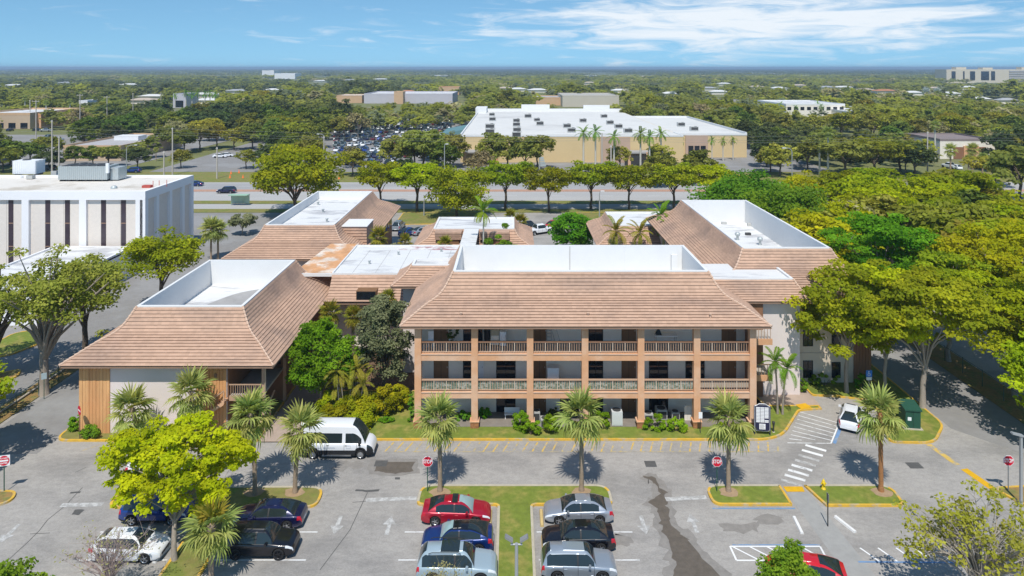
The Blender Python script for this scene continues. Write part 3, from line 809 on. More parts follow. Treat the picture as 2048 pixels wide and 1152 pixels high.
for k, (px, py) in enumerate(((1448, 448), (1462, 441), (1478, 441), (1496, 470), (1500, 452))):
    p = P(px, py, 9.9); MB(right.location).box(p.x - 0.35, p.x + 0.35, p.y - 0.2, p.y + 0.2, 9.92, 10.2 + 0.1 * (k % 3)).build('roof_box', ACDARK if k % 2 else ACGREY, right)
# ---- two-storey left building
left = thing('left_building', 'two-storey building at left with tiled roof and orange board siding', 'building', (-30, 71, 0))
O = left.location
wallbox(left, 'wall', PINKWHITE, -37.7, -24.9, 60.1, 81.8, 0.05, 6.4)
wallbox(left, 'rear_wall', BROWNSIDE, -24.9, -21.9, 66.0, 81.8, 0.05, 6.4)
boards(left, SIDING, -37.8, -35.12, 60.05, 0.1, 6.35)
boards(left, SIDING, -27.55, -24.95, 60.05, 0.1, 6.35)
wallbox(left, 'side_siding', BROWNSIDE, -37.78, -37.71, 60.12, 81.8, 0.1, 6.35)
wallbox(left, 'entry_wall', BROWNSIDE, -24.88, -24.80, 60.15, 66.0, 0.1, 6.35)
wallbox(left, 'landing', SLAB, -24.78, -21.95, 60.3, 66.0, 3.05, 3.25)
wallbox(left, 'landing_beam', RAIL, -24.78, -21.95, 60.2, 60.3, 2.85, 3.27)
for y in (60.4, 66.0, 72, 78):
    wallbox(left, 'post', RAIL, -21.95, -21.70, y - 0.12, y + 0.12, 0.05, 6.35)
rl = MB(O).box(-24.78, -21.95, 60.2, 60.28, 4.22, 4.32).build('railing', RAIL, left)
for k in range(14):
    MB(O).box(-24.65 + k * 0.2, -24.61 + k * 0.2, 60.22, 60.26, 3.27, 4.22).build('baluster', RAIL, rl)
door(left, -24.3, -23.3, 65.98, 3.28, 5.5); window(left, -23.1, -22.2, 65.98, 3.6, 5.4, mull=0)
mansard(left, -38.95, -20.5, 59.1, 83.0, 6.35, 3.65, 4.35, 18, zf=7.25)
lamp = MB(O); lamp.box(-25.95, -25.75, 59.9, 60.0, 5.0, 5.35); lamp.build('wall_lamp', FASCIA, left)
# downpipe at the corner
MB(O).tube([(-20.9, 59.5, 6.2), (-21.3, 60.0, 5.95), (-21.6, 60.2, 5.7), (-21.6, 60.2, 0.2)], 0.06, 8).build('downpipe', mat('downpipe_tan', (0.52, 0.42, 0.30), 0.6, 0.05, 3), left)
# ponding stain on the sunken deck
MB(O).poly(fillet([(-33.4, 66), (-25.6, 66), (-25.6, 76.5), (-27, 77.6), (-30, 76), (-31.6, 73)], 2.5, 8), 7.256).build('ponding_stain', GREYROOF, left)
# outside stair in front of it
stair = thing('outside_staircase', 'brown wooden outside staircase rising to the left building landing', 'staircase', (-26.5, 59.6, 0))
O = stair.location
ns = 16
for k in range(ns):
    x = -29.4 + 4.6 * k / ns
    MB(O).box(x, x + 0.34, 59.2, 60.0, 0.10 + 3.1 * (k + 1) / ns - 0.05, 0.10 + 3.1 * (k + 1) / ns).build('step', RAIL, stair)
for y in (59.16, 60.02 - 0.06):
    s0 = Vector((-29.5, y, 0.0)); s1 = Vector((-24.8, y, 3.1))
    vs = []
    for yy in (y - 0.03, y + 0.03):
        vs += [(-29.6, yy, 0.1), (-29.3, yy, 0.1), (-24.8, yy, 3.0), (-24.8, yy, 3.3)]
    MB(O).add(vs, [(0, 1, 2, 3), (7, 6, 5, 4), (0, 4, 5, 1), (1, 5, 6, 2), (2, 6, 7, 3), (3, 7, 4, 0)]).build('stringer', STUCCO, stair)
mb = MB(O); mb.tube([(-29.4, 59.16, 1.1), (-24.8, 59.16, 4.2)], 0.06, 6)
mb.build('handrail', STUCCO, stair)
for k in range(5):
    x = -29.2 + k * 1.1; z = 0.15 + 3.1 * k * 1.1 / 4.6
    MB(O).box(x - 0.04, x + 0.04, 59.12, 59.2, z, z + 1.0).build('rail_post', STUCCO, stair)
stair2 = thing('ramp_handrail', 'reddish brown sloping handrail on the walkway at the left building corner', 'handrail', (-21.9, 59.6, 0.1))
mb = MB(stair2.location); mb.tube([(-21.95, 58.9, 0.75), (-21.95, 63.5, 2.2)], 0.09, 6); mb.build('rail', STUCCO, stair2)
for y in (58.95, 60.6, 62.4): MB(stair2.location).box(-22.0, -21.9, y - 0.05, y + 0.05, 0.1, 0.75 + (y - 58.9) * 0.315).build('post', STUCCO, stair2)

# ---- two-storey building behind it
rear = thing('rear_left_building', 'two-storey tiled building behind the left building with white sunken roof', 'building', (-30, 110, 0))
O = rear.location
wallbox(rear, 'wall', PINKWHITE, -37.6, -22.0, 93.3, 125.6, 0.05, 6.4)
wallbox(rear, 'side_siding', BROWNSIDE, -21.99, -21.9, 93.5, 125.4, 0.1, 6.35)
for k in range(6): MB(O).box(-21.95, -21.85, 112 + k * 2.3, 113.4 + k * 2.3, 3.6, 5.4).build('window', GLASS, rear)
mansard(rear, -38.95, -20.6, 92.1, 126.9, 6.35, 3.65, 4.35, 18, zf=8.7)
for k, (x, y) in enumerate(((-32.5, 100), (-28, 104), (-30.5, 111), (-27.2, 97.5), (-33, 117))):
    MB(O).lathe([(0.16, 0), (0.16, 0.45), (0.3, 0.5), (0.0, 0.6)], (x, y, 8.7), 8).build('roof_vent', METALG, rear)
# boxed dormer on its right slope
MB(O).box(-25.0, -20.9, 99.0, 103.5, 6.6, 9.15).build('dormer_box', TILE, rear)
for k in range(6):
    MB(O).add([(-25.0, 98.86, 6.55 + k * 0.42), (-20.9, 98.86, 6.55 + k * 0.42), (-20.9, 98.97, 6.99 + k * 0.42), (-25.0, 98.97, 6.99 + k * 0.42), (-25.0, 98.99, 6.55 + k * 0.42), (-20.9, 98.99, 6.55 + k * 0.42)],
              [(0, 1, 2, 3), (0, 4, 5, 1)]).build('tile_course', TILE, rear)
wallbox(rear, 'dormer_cap', WHITEPARA, -25.1, -20.8, 98.8, 103.6, 9.16, 9.26)

# ---- flat link between left, rear and main buildings
linkb = thing('link_building', 'flat white-roofed link building between the left and main buildings', 'building', (-13, 84, 0))
O = linkb.location
wallbox(linkb, 'wall', CREAM, -20.4, -6.0, 78.2, 91, 0.1, 8.5)
MB(O).poly(rect(-20.3, -4.5, 78.1, 90.2), 8.62).build('roof_deck', WHITEROOF, linkb)
STREAK = mat('red_algae_streak', (0.42, 0.22, 0.22), 0.8, 0.3, 1.5, col2=(0.72, 0.70, 0.69), fac=(0.42, 0.58), scale2=0.5)
MB(O).poly(rect(-15, -5, 88.3, 90.0), 8.628).build('roof_stain', STREAK, linkb)
cap = MB(O)
cap.box(-20.45, -4.5, 77.95, 78.12, 8.45, 8.74); cap.box(-20.45, -20.28, 78.12, 90.2, 8.45, 8.78); cap.box(-20.45, -4.5, 90.2, 90.4, 8.45, 8.74)
cap.build('roof_kerb', WHITEPARA, linkb)
pr = [(0, 6.35), (0.9, 6.9), (1.7, 7.5), (2.3, 8.1), (2.55, 8.55)]
n = 9; prr = resample(pr, n)
mb = MB(O)
for k in range(n):
    (s0, z0), (s1, z1) = prr[k], prr[k + 1]
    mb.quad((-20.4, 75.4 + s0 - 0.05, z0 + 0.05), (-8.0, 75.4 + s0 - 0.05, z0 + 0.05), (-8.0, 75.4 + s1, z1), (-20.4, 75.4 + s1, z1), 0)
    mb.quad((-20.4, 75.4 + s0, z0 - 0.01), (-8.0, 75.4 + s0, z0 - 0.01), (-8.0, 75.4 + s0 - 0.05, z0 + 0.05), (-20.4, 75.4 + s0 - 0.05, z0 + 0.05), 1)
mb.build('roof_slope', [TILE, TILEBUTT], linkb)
w = window(linkb, -17.1, -15.0, 75.6, 6.2, 7.4, mull=0); MB(O).box(-17.15, -14.95, 75.65, 77, 6.1, 7.45).build('window_recess', BROWNDOOR, linkb)
MB(O).box(-20.4, -8.0, 75.5, 77.0, 6.0, 6.34).build('fascia', FASCIA, linkb)
rust = MB(O).poly([(-25.2, 79.0), (-20.5, 78.6), (-20.5, 92.3), (-24.3, 92.3)], 8.42).build('rust_stained_deck', RUSTROOF, linkb)
MB(O).box(-25.5, -20.5, 78.45, 78.6, 8.2, 8.55).build('roof_kerb', WHITEPARA, linkb)

for k, (x, y) in enumerate(((-17, 82), (-14.2, 86), (-10, 80.5), (-9, 87.5))):
    MB(O).lathe([(0.12, 0), (0.12, 0.35), (0.2, 0.38), (0.0, 0.45)], (x, y, 8.62), 8).build('roof_vent', METALG, linkb)
for x in (-18.2, -15.6, -13.0, -10.4, -7.8):
    MB(O).box(x - 0.02, x + 0.02, 78.2, 88.2, 8.622, 8.634).build('membrane_seam', GREYROOF, linkb)
# ---- wing at the left rear of the main building
wing = thing('side_stair_wing', 'narrow tiled stair wing at the left rear of the main building', 'building', (-9, 76, 0))
wallbox(wing, 'wall', PINKWHITE, -11.4, -7.0, 72.0, 82, 0.1, 9.3)
MB(wing.location).box(-11.42, -9.9, 71.97, 72.0, 5.8, 5.84).build('wall_joint', MATS['joint_tone'], wing)
mansard(wing, -12.5, -4.2, 70.9, 77.0, 9.42, 1.7, 1.9, 9, sides=(0, 3, 2), hips=(0,), para=(0, 3, 2), profile=[(0, 0), (0.35, 0.25), (0.65, 0.5), (0.85, 0.75), (1, 1)])

# ---- courtyard pavilion and its covered way
pav = thing('courtyard_pavilion', 'flat white-roofed pavilion with flared tile sides in the rear courtyard', 'pavilion', (-5, 104, 0))
O = pav.location
wallbox(pav, 'wall', CREAM, -11.6, 0.4, 99.8, 108.5, 0.1, 7.0)
mansard(pav, -14.3, 3.2, 97.2, 110.6, 6.2, 2.4, 2.9, 9)
MB(O).box(-6.9, -4.8, 86.0, 100.2, 8.35, 8.66).build('walkway_roof', WHITEROOF, pav)
for x in (-6.7, -5.0):
    for y in (88, 94): MB(O).box(x - 0.12, x + 0.12, y - 0.12, y + 0.12, 0.1, 8.35).build('post', STUCCO, pav)
for xa, xb in ((-10.6, -7.6), (-4.2, -0.8)):
    MB(O).box(xa, xb, 98.2, 99.9, 6.5, 7.5).build('opening', BROWNDOOR, pav)
    MB(O).box(xa - 0.4, xb + 0.4, 98.05, 99.9, 7.5, 8.55).build('tiled_panel', TILE, pav)
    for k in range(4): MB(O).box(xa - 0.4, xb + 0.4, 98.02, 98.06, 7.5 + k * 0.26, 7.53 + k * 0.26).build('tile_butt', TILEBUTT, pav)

pav2 = thing('rear_right_pavilion', 'small flat white-roofed pavilion with curved tile side beside the right wing', 'pavilion', (18, 107, 0))
wallbox(pav2, 'wall', CREAM, 15.0, 23, 101.8, 112, 0.1, 7.0)
mansard(pav2, 12.3, 27.0, 99.2, 114.6, 6.2, 2.4, 2.9, 9)

# ---- white office block at far left with its annex
wb = thing('white_office_block', 'white three-storey office block at left with tall dark window strips', 'building', (-80, 116, 0))
O = wb.location
WX0, WX1, WY0, WY1, WZ = -112.0, -57.4, 107.6, 124.0, 12.7
wallbox(wb, 'core_wall', PANEL, WX0, WX1 - 0.45, WY0 + 0.44, WY1 - 0.4, 0, WZ - 1.3)
wallbox(wb, 'fascia_band', WHITEBLD, WX0, WX1, WY0, WY0 + 0.5, WZ - 1.35, WZ)
wallbox(wb, 'fascia_band', WHITEBLD, WX1 - 0.5, WX1, WY0 + 0.5, WY1, WZ - 1.35, WZ)
wallbox(wb, 'fascia_band', WHITEBLD, WX0, WX1 - 0.5, WY1 - 0.5, WY1, WZ - 1.35, WZ)
MB(O).poly(rect(WX0, WX1 - 0.5, WY0 + 0.5, WY1 - 0.5), WZ - 0.35).build('roof_deck', OLDROOF, wb)
MB(O).quad((WX0, WY0 + 0.505, WZ - 0.35), (WX1, WY0 + 0.505, WZ - 0.35), (WX1, WY0 + 0.505, WZ - 0.3), (WX0, WY0 + 0.505, WZ - 0.3)).build('roof_edge', WHITEBLD, wb)
def wx(px): return (px - 1024) * WY0 / F
pier = MB().box(-0.55, 0.55, 0, 0.75, 0, WZ - 1.35).mesh('pier', WHITEBLD)
for px in (-65, 50, 165, 278):
    link('pier', pier, wb, Vector((wx(px), WY0, 0)) - O)
wallbox(wb, 'corner_pier', WHITEBLD, WX1 - 0.85, WX1, WY0, WY0 + 0.9, 0, WZ - 1.36)
pier2 = MB().box(-0.75, 0, -0.4, 0.4, 0, WZ - 1.35).mesh('pier', WHITEBLD)
for y in (111.5, 115.8, 120.2, 123.55):
    link('pier', pier2, wb, Vector((WX1, y, 0)) - O)
for px in (18, 92, 131.5, 204, 244):
    for k, (z0, z1) in enumerate(((0.4, 3.9), (4.05, 7.55), (7.7, 11.3))):
        wdw = MB(O).box(wx(px) - 0.38, wx(px) + 0.38, WY0 + 0.38, WY0 + 0.46, z0, z1).build('window', GLASSB, wb)
        MB(O).box(wx(px) - 0.38, wx(px) + 0.38, WY0 + 0.35, WY0 + 0.41, z1, z1 + 0.15).build('spandrel', FASCIA, wdw)
for px0, px1 in ((-57, 42), (58, 157), (173, 270)):
    for f_ in (1 / 3, 2 / 3):
        x = wx(px0 + (px1 - px0) * f_)
        MB(O).box(x - 0.02, x + 0.02, WY0 + 0.425, WY0 + 0.45, 0.2, WZ - 1.4).build('panel_joint', mat('panel_joint', (0.42, 0.37, 0.32), 0.9, 0), wb)
annex = thing('white_annex', 'low white flat-roofed annex in front of the white office block', 'building', (-64, 96, 0))
O = annex.location
wallbox(annex, 'wall', WHITEBLD, -70.4, -58.4, 85.4, 107.0, 0, 4.28)
wallbox(annex, 'wall', WHITEBLD, -90.0, -70.41, 85.4, 92.0, 0, 4.28)
MB(O).poly(rect(-70.4, -58.6, 85.6, 107.0), 4.30).build('roof_deck', WHITEROOF, annex)
MB(O).poly(rect(-90, -70.4, 85.6, 92.0), 4.30).build('roof_deck', WHITEROOF, annex)
for b in ((-90, -58.4, 85.3, 85.6), (-58.7, -58.4, 85.6, 107.0), (-70.7, -70.4, 92.0, 107.0)):
    wallbox(annex, 'parapet', WHITEBLD, *b, 4.05, 4.55)
# rooftop plant
def ribbed(par, m, x0, x1, y0, y1, z0, z1, step=0.35):
    mb = MB(par.location); mb.box(x0, x1, y0, y1, z0, z1)
    x = x0 + step / 2
    while x < x1:
        mb.box(x - 0.04, x + 0.04, y0 - 0.04, y0, z0 + 0.02, z1 - 0.02); x += step
    y = y0 + step / 2
    while y < y1:
        mb.box(x1, x1 + 0.04, y - 0.04, y + 0.04, z0 + 0.02, z1 - 0.02); y += step
    return mb.build('housing', m, par)
zr = WZ - 0.35
def roofp(px, py): return P(px, py, zr)
a, b = roofp(25, 352), roofp(84, 352)
ac = thing('rooftop_chiller', 'white louvred box chiller on the white office block roof, further left', 'chiller', (a.x, a.y, zr), 0, 'plant on the white office roof')
ribbed(ac, WHITEPLAS, a.x, b.x - 1.2, a.y, a.y + 2.6, zr + 0.35, zr + 2.75)
for sx in (a.x + 0.3, b.x - 1.6):
    MB(ac.location).box(sx, sx + 0.2, a.y + 0.1, a.y + 2.4, zr, zr + 0.35).build('skid', ACDARK, ac)
MB(ac.location).cyl((a.x + 1.7, a.y + 1.3, zr + 2.75), 0.7, 0.12, 14).build('fan_ring', ACDARK, ac)
a, b = roofp(116, 363), roofp(214, 363)
ac = thing('rooftop_screen_unit', 'long galvanised metal plant enclosure on the white office block roof', 'plant enclosure', (a.x, a.y, zr), 0, 'plant on the white office roof')
ribbed(ac, METALG, a.x, b.x, a.y, a.y + 3.6, zr + 0.3, zr + 2.6)
for k in range(5): MB(ac.location).box(a.x + 0.4 + k * 1.55, a.x + 1.6 + k * 1.55, a.y + 0.3, a.y + 3.2, zr + 2.6, zr + 2.68).build('fan_deck', ACDARK, ac)
for k in range(6): MB(ac.location).box(a.x + 0.2 + k * 1.45, a.x + 0.45 + k * 1.45, a.y + 0.1, a.y + 3.4, zr, zr + 0.3).build('skid', ACDARK, ac)
wallbox(ac, 'side_housing', METALG, b.x + 0.25, b.x + 1.6, a.y + 0.6, a.y + 3.2, zr + 0.2, zr + 2.3)
wallbox(ac, 'cabinet', WHITEPLAS, b.x + 0.0, b.x + 0.5, a.y - 0.4, a.y - 0.06, zr + 1.5, zr + 3.2)
for px, py, w, h_, l in ((58, 359, 0.55, 0.6, 'small grey condenser on the white office roof in front of the box chiller'), (107, 352, 0.5, 0.8, 'small grey condenser on the white office roof between chiller and enclosure')):
    q = roofp(px, py)
    c = thing('rooftop_condenser', l, 'condenser', (q.x, q.y, zr), 0, 'plant on the white office roof')
    MB(q).box(q.x - w, q.x + w, q.y, q.y + 0.9, zr + 0.1, zr + h_ + 0.1).build('cabinet', ACGREY, c)
    MB(q).box(q.x - w + 0.1, q.x + w - 0.1, q.y + 0.05, q.y + 0.8, zr, zr + 0.1).build('skid', ACDARK, c)
    MB(q).cyl((q.x, q.y + 0.45, zr + h_ + 0.1), 0.35, 0.05, 12).build('fan_grille', ACDARK, c)
q = roofp(292, 376)
hat = thing('roof_hatch', 'red brick-coloured roof hatch with railing on the white office roof corner', 'hatch', (q.x, q.y, zr))
MB(q).box(q.x - 0.7, q.x + 0.7, q.y, q.y + 0.9, zr, zr + 0.4).build('box', mat('hatch_red', (0.45, 0.09, 0.07), 0.8, 0.1, 3), hat)
for dx in (0.9, 1.7, 2.7):
    MB(q).box(q.x + dx - 0.04, q.x + dx + 0.04, q.y + dx * 0.5, q.y + dx * 0.5 + 0.08, zr, zr + 1.1).build('post', mat('hatch_rail', (0.6, 0.2, 0.16), 0.7, 0.05, 3), hat)
for px, py, n_ in ((40, 356, 'roof_duct'), (228, 377, 'roof_drain')):
    q = roofp(px, py)
    o = MB().lathe([(0.5, 0), (0.5, 0.25), (0.3, 0.45), (0, 0.5)], (0, 0, 0), 10).build(n_, METALG if px > 100 else WHITEPLAS, None, (q.x, q.y, zr))
    tag(o, 'round white duct cap near the left chiller' if px < 100 else 'small domed roof drain on the white office roof', 'roof vent')

# ---- big box store
store = thing('big_box_store', 'very large flat white-roofed store with cream walls beyond the main road', 'store', (30, 290, 0))
O = store.location
STOREW = mat('store_cream_wall', (0.66, 0.50, 0.27), 0.9, 0.04, 0.2)
STORER = mat('store_white_roof', (0.66, 0.65, 0.62), 0.8, 0.05, 0.15, col2=(0.52, 0.51, 0.49), fac=(0.5, 0.7), scale2=0.03)
STOREB = mat('store_brown_wall', (0.50, 0.36, 0.27), 0.9, 0.05, 0.3)
wallbox(store, 'wall', STOREW, -17.5, 58, 233, 366, 0, 8.9)
wallbox(store, 'wall', STOREW, 58, 84, 246, 330, 0, 8.0)
MB(O).poly(rect(-17.2, 57.7, 233.4, 365.6), 8.95).build('roof_deck', STORER, store)
MB(O).poly(rect(57.7, 83.7, 246.4, 329.6), 8.2).build('roof_deck', STORER, store)
for b in ((-17.6, 58.1, 232.9, 233.3, 8.7, 9.2), (-17.6, -17.2, 233.3, 366, 8.7, 9.6), (-17.6, 58.1, 365.6, 366.1, 8.7, 10.4), (57.7, 58.1, 233.3, 246, 8.2, 9.2), (57.7, 84.1, 245.9, 246.3, 7.9, 8.6), (83.7, 84.1, 246.3, 330, 7.9, 9.0), (57.7, 84.1, 329.6, 330, 8, 9.0)):
    wallbox(store, 'parapet', WHITEPARA, *b)
for b in ((5, 20, 366.2, 368, 0, 12.5), (38, 52, 366.2, 368, 0, 12.2), (-18.6, -13, 350, 366.3, 8, 11.6)):
    wallbox(store, 'raised_front', WHITEPARA, *b)
wallbox(store, 'wall_panel', STOREB, 30, 40, 232.6, 233.0, 0, 8.5)
wallbox(store, 'wall_panel', STOREB, 62, 70, 245.6, 246.0, 0, 7.8)
for x in (63, 65.2, 67.4): wallbox(store, 'window', GLASS, x, x + 1.8, 245.5, 245.62, 1.0, 4.2)
wallbox(store, 'loading_canopy', GREYROOF, -16, -5, 226, 233, 4.0, 4.4)
wallbox(store, 'loading_canopy', GREYROOF, 38, 50, 226, 232.6, 3.8, 4.2)
wallbox(store, 'dock_wall', POLEDARK, 37, 51, 225.6, 225.9, 0, 3.2)
for x in (-16, -5.4, 38, 44, 49.5): wallbox(store, 'dock_pier', STUCCO, x, x + 0.9, 225.0, 225.58, 0, 4.4)
MB(O).add([(-30, 290, 4.2), (-17.7, 290, 6.5), (-17.7, 316, 6.5), (-30, 316, 4.2), (-30, 290, 3.9), (-17.7, 290, 3.9), (-17.7, 316, 3.9), (-30, 316, 3.9)], [(0, 1, 2, 3), (0, 4, 5, 1), (1, 5, 6, 2), (2, 6, 7, 3), (3, 7, 4, 0)]).build('green_canopy', mat('canopy_teal', (0.13, 0.25, 0.26), 0.6, 0.05, 1), store)
for y in (291, 303, 315): wallbox(store, 'canopy_post', POLEGREY, -29.6, -29.2, y - 0.2, y + 0.2, 0, 3.9)
units = [(985, 236, 1), (980, 252, 1.2), (980, 262, 1.1), (1033, 239, 1), (1033, 247, 1), (1034, 258, 1), (1033, 268, 1), (1074, 237, 0.9), (1080, 245, 1), (1134, 250, 1), (1143, 259, 1), (1166, 239, 1), (1220, 243, 1), (1237, 251, 1), (1256, 260, 1), (1056, 230, 1.1), (1208, 230, 1), (984, 226, 0.9), (1362, 247, 1), (1388, 256, 1)]
um = None
for k, (px, py, s) in enumerate(units):
    zz = 8.95 if px < 1300 else 8.2
    q = P(px, py + 6, zz)
    if um is None:
        um = thing('rooftop_unit', 'x', 'rooftop unit')
        MB().box(-1.5, 1.5, -1.0, 1.0, 0.3, 1.7).build('cabinet', ACGREY, um)
        MB().box(-1.3, 1.3, -1.06, -1.0, 0.5, 1.5).build('coil_grille', ACDARK, um)
        MB().box(-1.5, 1.5, -0.8, 0.8, 0, 0.3).build('kerb', WHITEPARA, um)
        MB().cyl((0.6, 0, 1.7), 0.5, 0.1, 12).build('fan', ACDARK, um)
        u = um
    else: u = copy_tree(um)
    u.location = q; u.scale = (s, s, s)
    tag(u, 'grey box rooftop unit on the big white store roof', 'rooftop unit', 'rooftop units on the big store')

# ---- other buildings beyond the road
def block(name, label, px0, px1, pyb, h, depth, wallm, roofm, group=None, parapet=0.5, bands=None, wins=0, winh=(0.8, 2.6), cat='building'):
    p0, p1 = P(px0, pyb), P(px1, pyb)
    t = thing(name, label, cat, ((p0.x + p1.x) / 2, p0.y, 0), 0, group)
    O = t.location
    x0, x1, y0, y1 = p0.x, p1.x, p0.y, p0.y + depth
    wallbox(t, 'wall', wallm, x0, x1, y0, y1, 0, h)
    MB(O).poly(rect(x0 + 0.3, x1 - 0.3, y0 + 0.3, y1 - 0.3), h + 0.02).build('roof_deck', roofm, t)
    mb = MB(O)
    for b in ((x0 - 0.05, x1 + 0.05, y0 - 0.05, y0 + 0.3), (x0 - 0.05, x1 + 0.05, y1 - 0.3, y1 + 0.05), (x0 - 0.05, x0 + 0.3, y0 + 0.3, y1 - 0.3), (x1 - 0.3, x1 + 0.05, y0 + 0.3, y1 - 0.3)):
        mb.box(*b, h - 0.3, h + parapet)
    mb.build('parapet', bands or wallm, t)
    for k in range(wins):
        a = x0 + (x1 - x0) * (k + 0.2) / wins; b = x0 + (x1 - x0) * (k + 0.8) / wins
        wallbox(t, 'window', GLASS, a, b, y0 - 0.04, y0 + 0.05, *winh)
    return t
TAN = mat('tan_wall', (0.55, 0.42, 0.30), 0.9, 0.05, 0.5)
TANBAND = mat('orange_tan_band', (0.60, 0.40, 0.24), 0.9, 0.05, 0.5)
GREYFLAT = mat('grey_flat_roof', (0.42, 0.40, 0.40), 0.9, 0.1, 0.2)
LILAC = mat('lavender_grey_wall', (0.52, 0.50, 0.55), 0.9, 0.05, 0.2)
t = block('tan_bank_building', 'low tan building with orange band and grey flat roof beyond the road', 126, 242, 322, 4.8, 44, TAN, GREYFLAT, None, 0.6, TANBAND, 3)
q = t.location; MB(q).box(q.x - 4, q.x + 5, q.y + 20, q.y + 26, 4.9, 6.6).build('roof_plant', WHITEPLAS, t)
block('strip_mall', 'long tan shopping strip with white roof at the far left', -60, 60, 258, 7.5, 46, TAN, WHITEROOF, None, 1.0, TANBAND, 5, (0.2, 3.2))
block('orange_gable_shop', 'small brown shop block at the right end of the strip mall', 58, 82, 256, 7.0, 40, STUCCO, GREYFLAT, None, 0.8, None, 1)
block('tall_store_front', 'grey store front with dark portal among the royal palms', 346, 372, 216, 11, 22, LILAC, GREYFLAT, None, 0.6, None, 1, (0.5, 6))
block('white_clinic', 'white low building with blue glass left of the grey store front', 158, 175, 232, 10, 14, WHITEBLD, WHITEROOF, None, 0.4, None, 1)
block('lavender_mall', 'long lavender-grey mall block with brown corner towers', 728, 905, 207, 8.0, 60, LILAC, WHITEROOF, None, 1.0, None)
block('mall_tower', 'square tan tower in the middle of the lavender mall front', 788, 806, 208, 10.5, 14, TANBAND, TAN, 'mall corner towers', 0.6)
block('mall_shop', 'small tan shop at the left end of the lavender mall', 672, 724, 206, 6.5, 30, TANBAND, WHITEROOF, None, 0.6)
block('red_roof_shop', 'low shop with red tiled roof behind the lavender mall', 876, 918, 190, 9, 30, TANBAND, mat('red_roof', (0.42, 0.14, 0.06), 0.85, 0.1, 0.3), None, 0.5)
block('grey_warehouse', 'long low grey warehouse behind the big store to the right', 1125, 1238, 214, 9, 60, mat('warehouse_wall', (0.55, 0.50, 0.42), 0.9, 0.04, 0.2), mat('warehouse_roof', (0.44, 0.42, 0.38), 0.9, 0.08, 0.1), None, 0.5)
block('tan_warehouse_end', 'tan low annex left of the grey warehouse', 1072, 1122, 211, 6.5, 40, TANBAND, GREYFLAT, None, 0.6)
block('school_block', 'white-roofed school wing with row of dark clerestory windows', 1572, 1690, 238, 9.0, 50, CREAM, WHITEROOF, 'white-roofed school wings', 0.6, WHITEPARA, 9, (5.5, 7.6))
block('school_block', 'low white-roofed school wing at the left of the clerestory wing', 1470, 1560, 240, 5.5, 60, CREAM, WHITEROOF, 'white-roofed school wings', 0.4, WHITEPARA, 5)
block('school_block', 'low white-roofed school wing at the right of the clerestory wing', 1700, 1795, 244, 5.8, 60, CREAM, WHITEROOF, 'white-roofed school wings', 0.4, WHITEPARA, 5)
block('grey_carport', 'low grey flat roofed shed among trees above the school', 1450, 1485, 220, 7, 30, GREYFLAT, GREYFLAT, None, 0.3)
gas = block('drive_through', 'cream drive-through building with wide brown canopy at far right', 1880, 1990, 318, 6.6, 22, CREAM, mat('canopy_brown', (0.25, 0.20, 0.19), 0.9, 0.05, 1), None, 0.5, mat('canopy_brown', (0.25, 0.20, 0.19)))
q = gas.location
wallbox(gas, 'drive_opening', BROWNSIDE, q.x - 5, q.x + 6.5, q.y - 0.05, q.y + 6, 0.05, 4.2)
for dx in (-1.5, 2.6): wallbox(gas, 'pier', STUCCO, q.x + dx, q.x + dx + 1.2, q.y - 0.4, q.y + 0.6, 0, 4.6)
apt = thing('far_apartment_block', 'cream mid-rise apartment block on the horizon at right', 'apartment block', (0, 0, 0))
q = P(1970, 166); apt.location = q
XA, XB = P(1893, 166).x, P(2075, 166).x
wallbox(apt, 'wall', mat('apartment_cream', (0.66, 0.58, 0.45), 0.9, 0.03, 0.05), XA, XB, q.y, q.y + 40, 0, 29)
for a, b, hh in ((1915, 1935, 34), (1968, 1988, 33), (2046, 2060, 34)):
    wallbox(apt, 'lift_tower', MATS['apartment_cream'], P(a, 166).x, P(b, 166).x, q.y + 4, q.y + 20, 29, hh)
for a, b in ((1903, 1911), (1926, 1929), (1940, 1950), (1962, 1978), (1982, 1990)):
    wallbox(apt, 'window_strip', GLASS, P(a, 166).x, P(b, 166).x, q.y - 0.4, q.y + 0.4, 6, 25)
for k in range(5):
    wallbox(apt, 'balcony_band', GREYFLAT, P(2018, 166).x, XB, q.y - 1.2, q.y, 4 + k * 5, 6.4 + k * 5)
block('white_hall', 'bright white two-step hall on the horizon at left', 524, 548, 156, 24, 60, WHITEBLD, WHITEROOF, 'white hall on the horizon', 0.5)
block('white_hall', 'lower bright white hall beside the tall step on the horizon at left', 549, 590, 158, 16, 60, WHITEBLD, WHITEROOF, 'white hall on the horizon', 0.5)

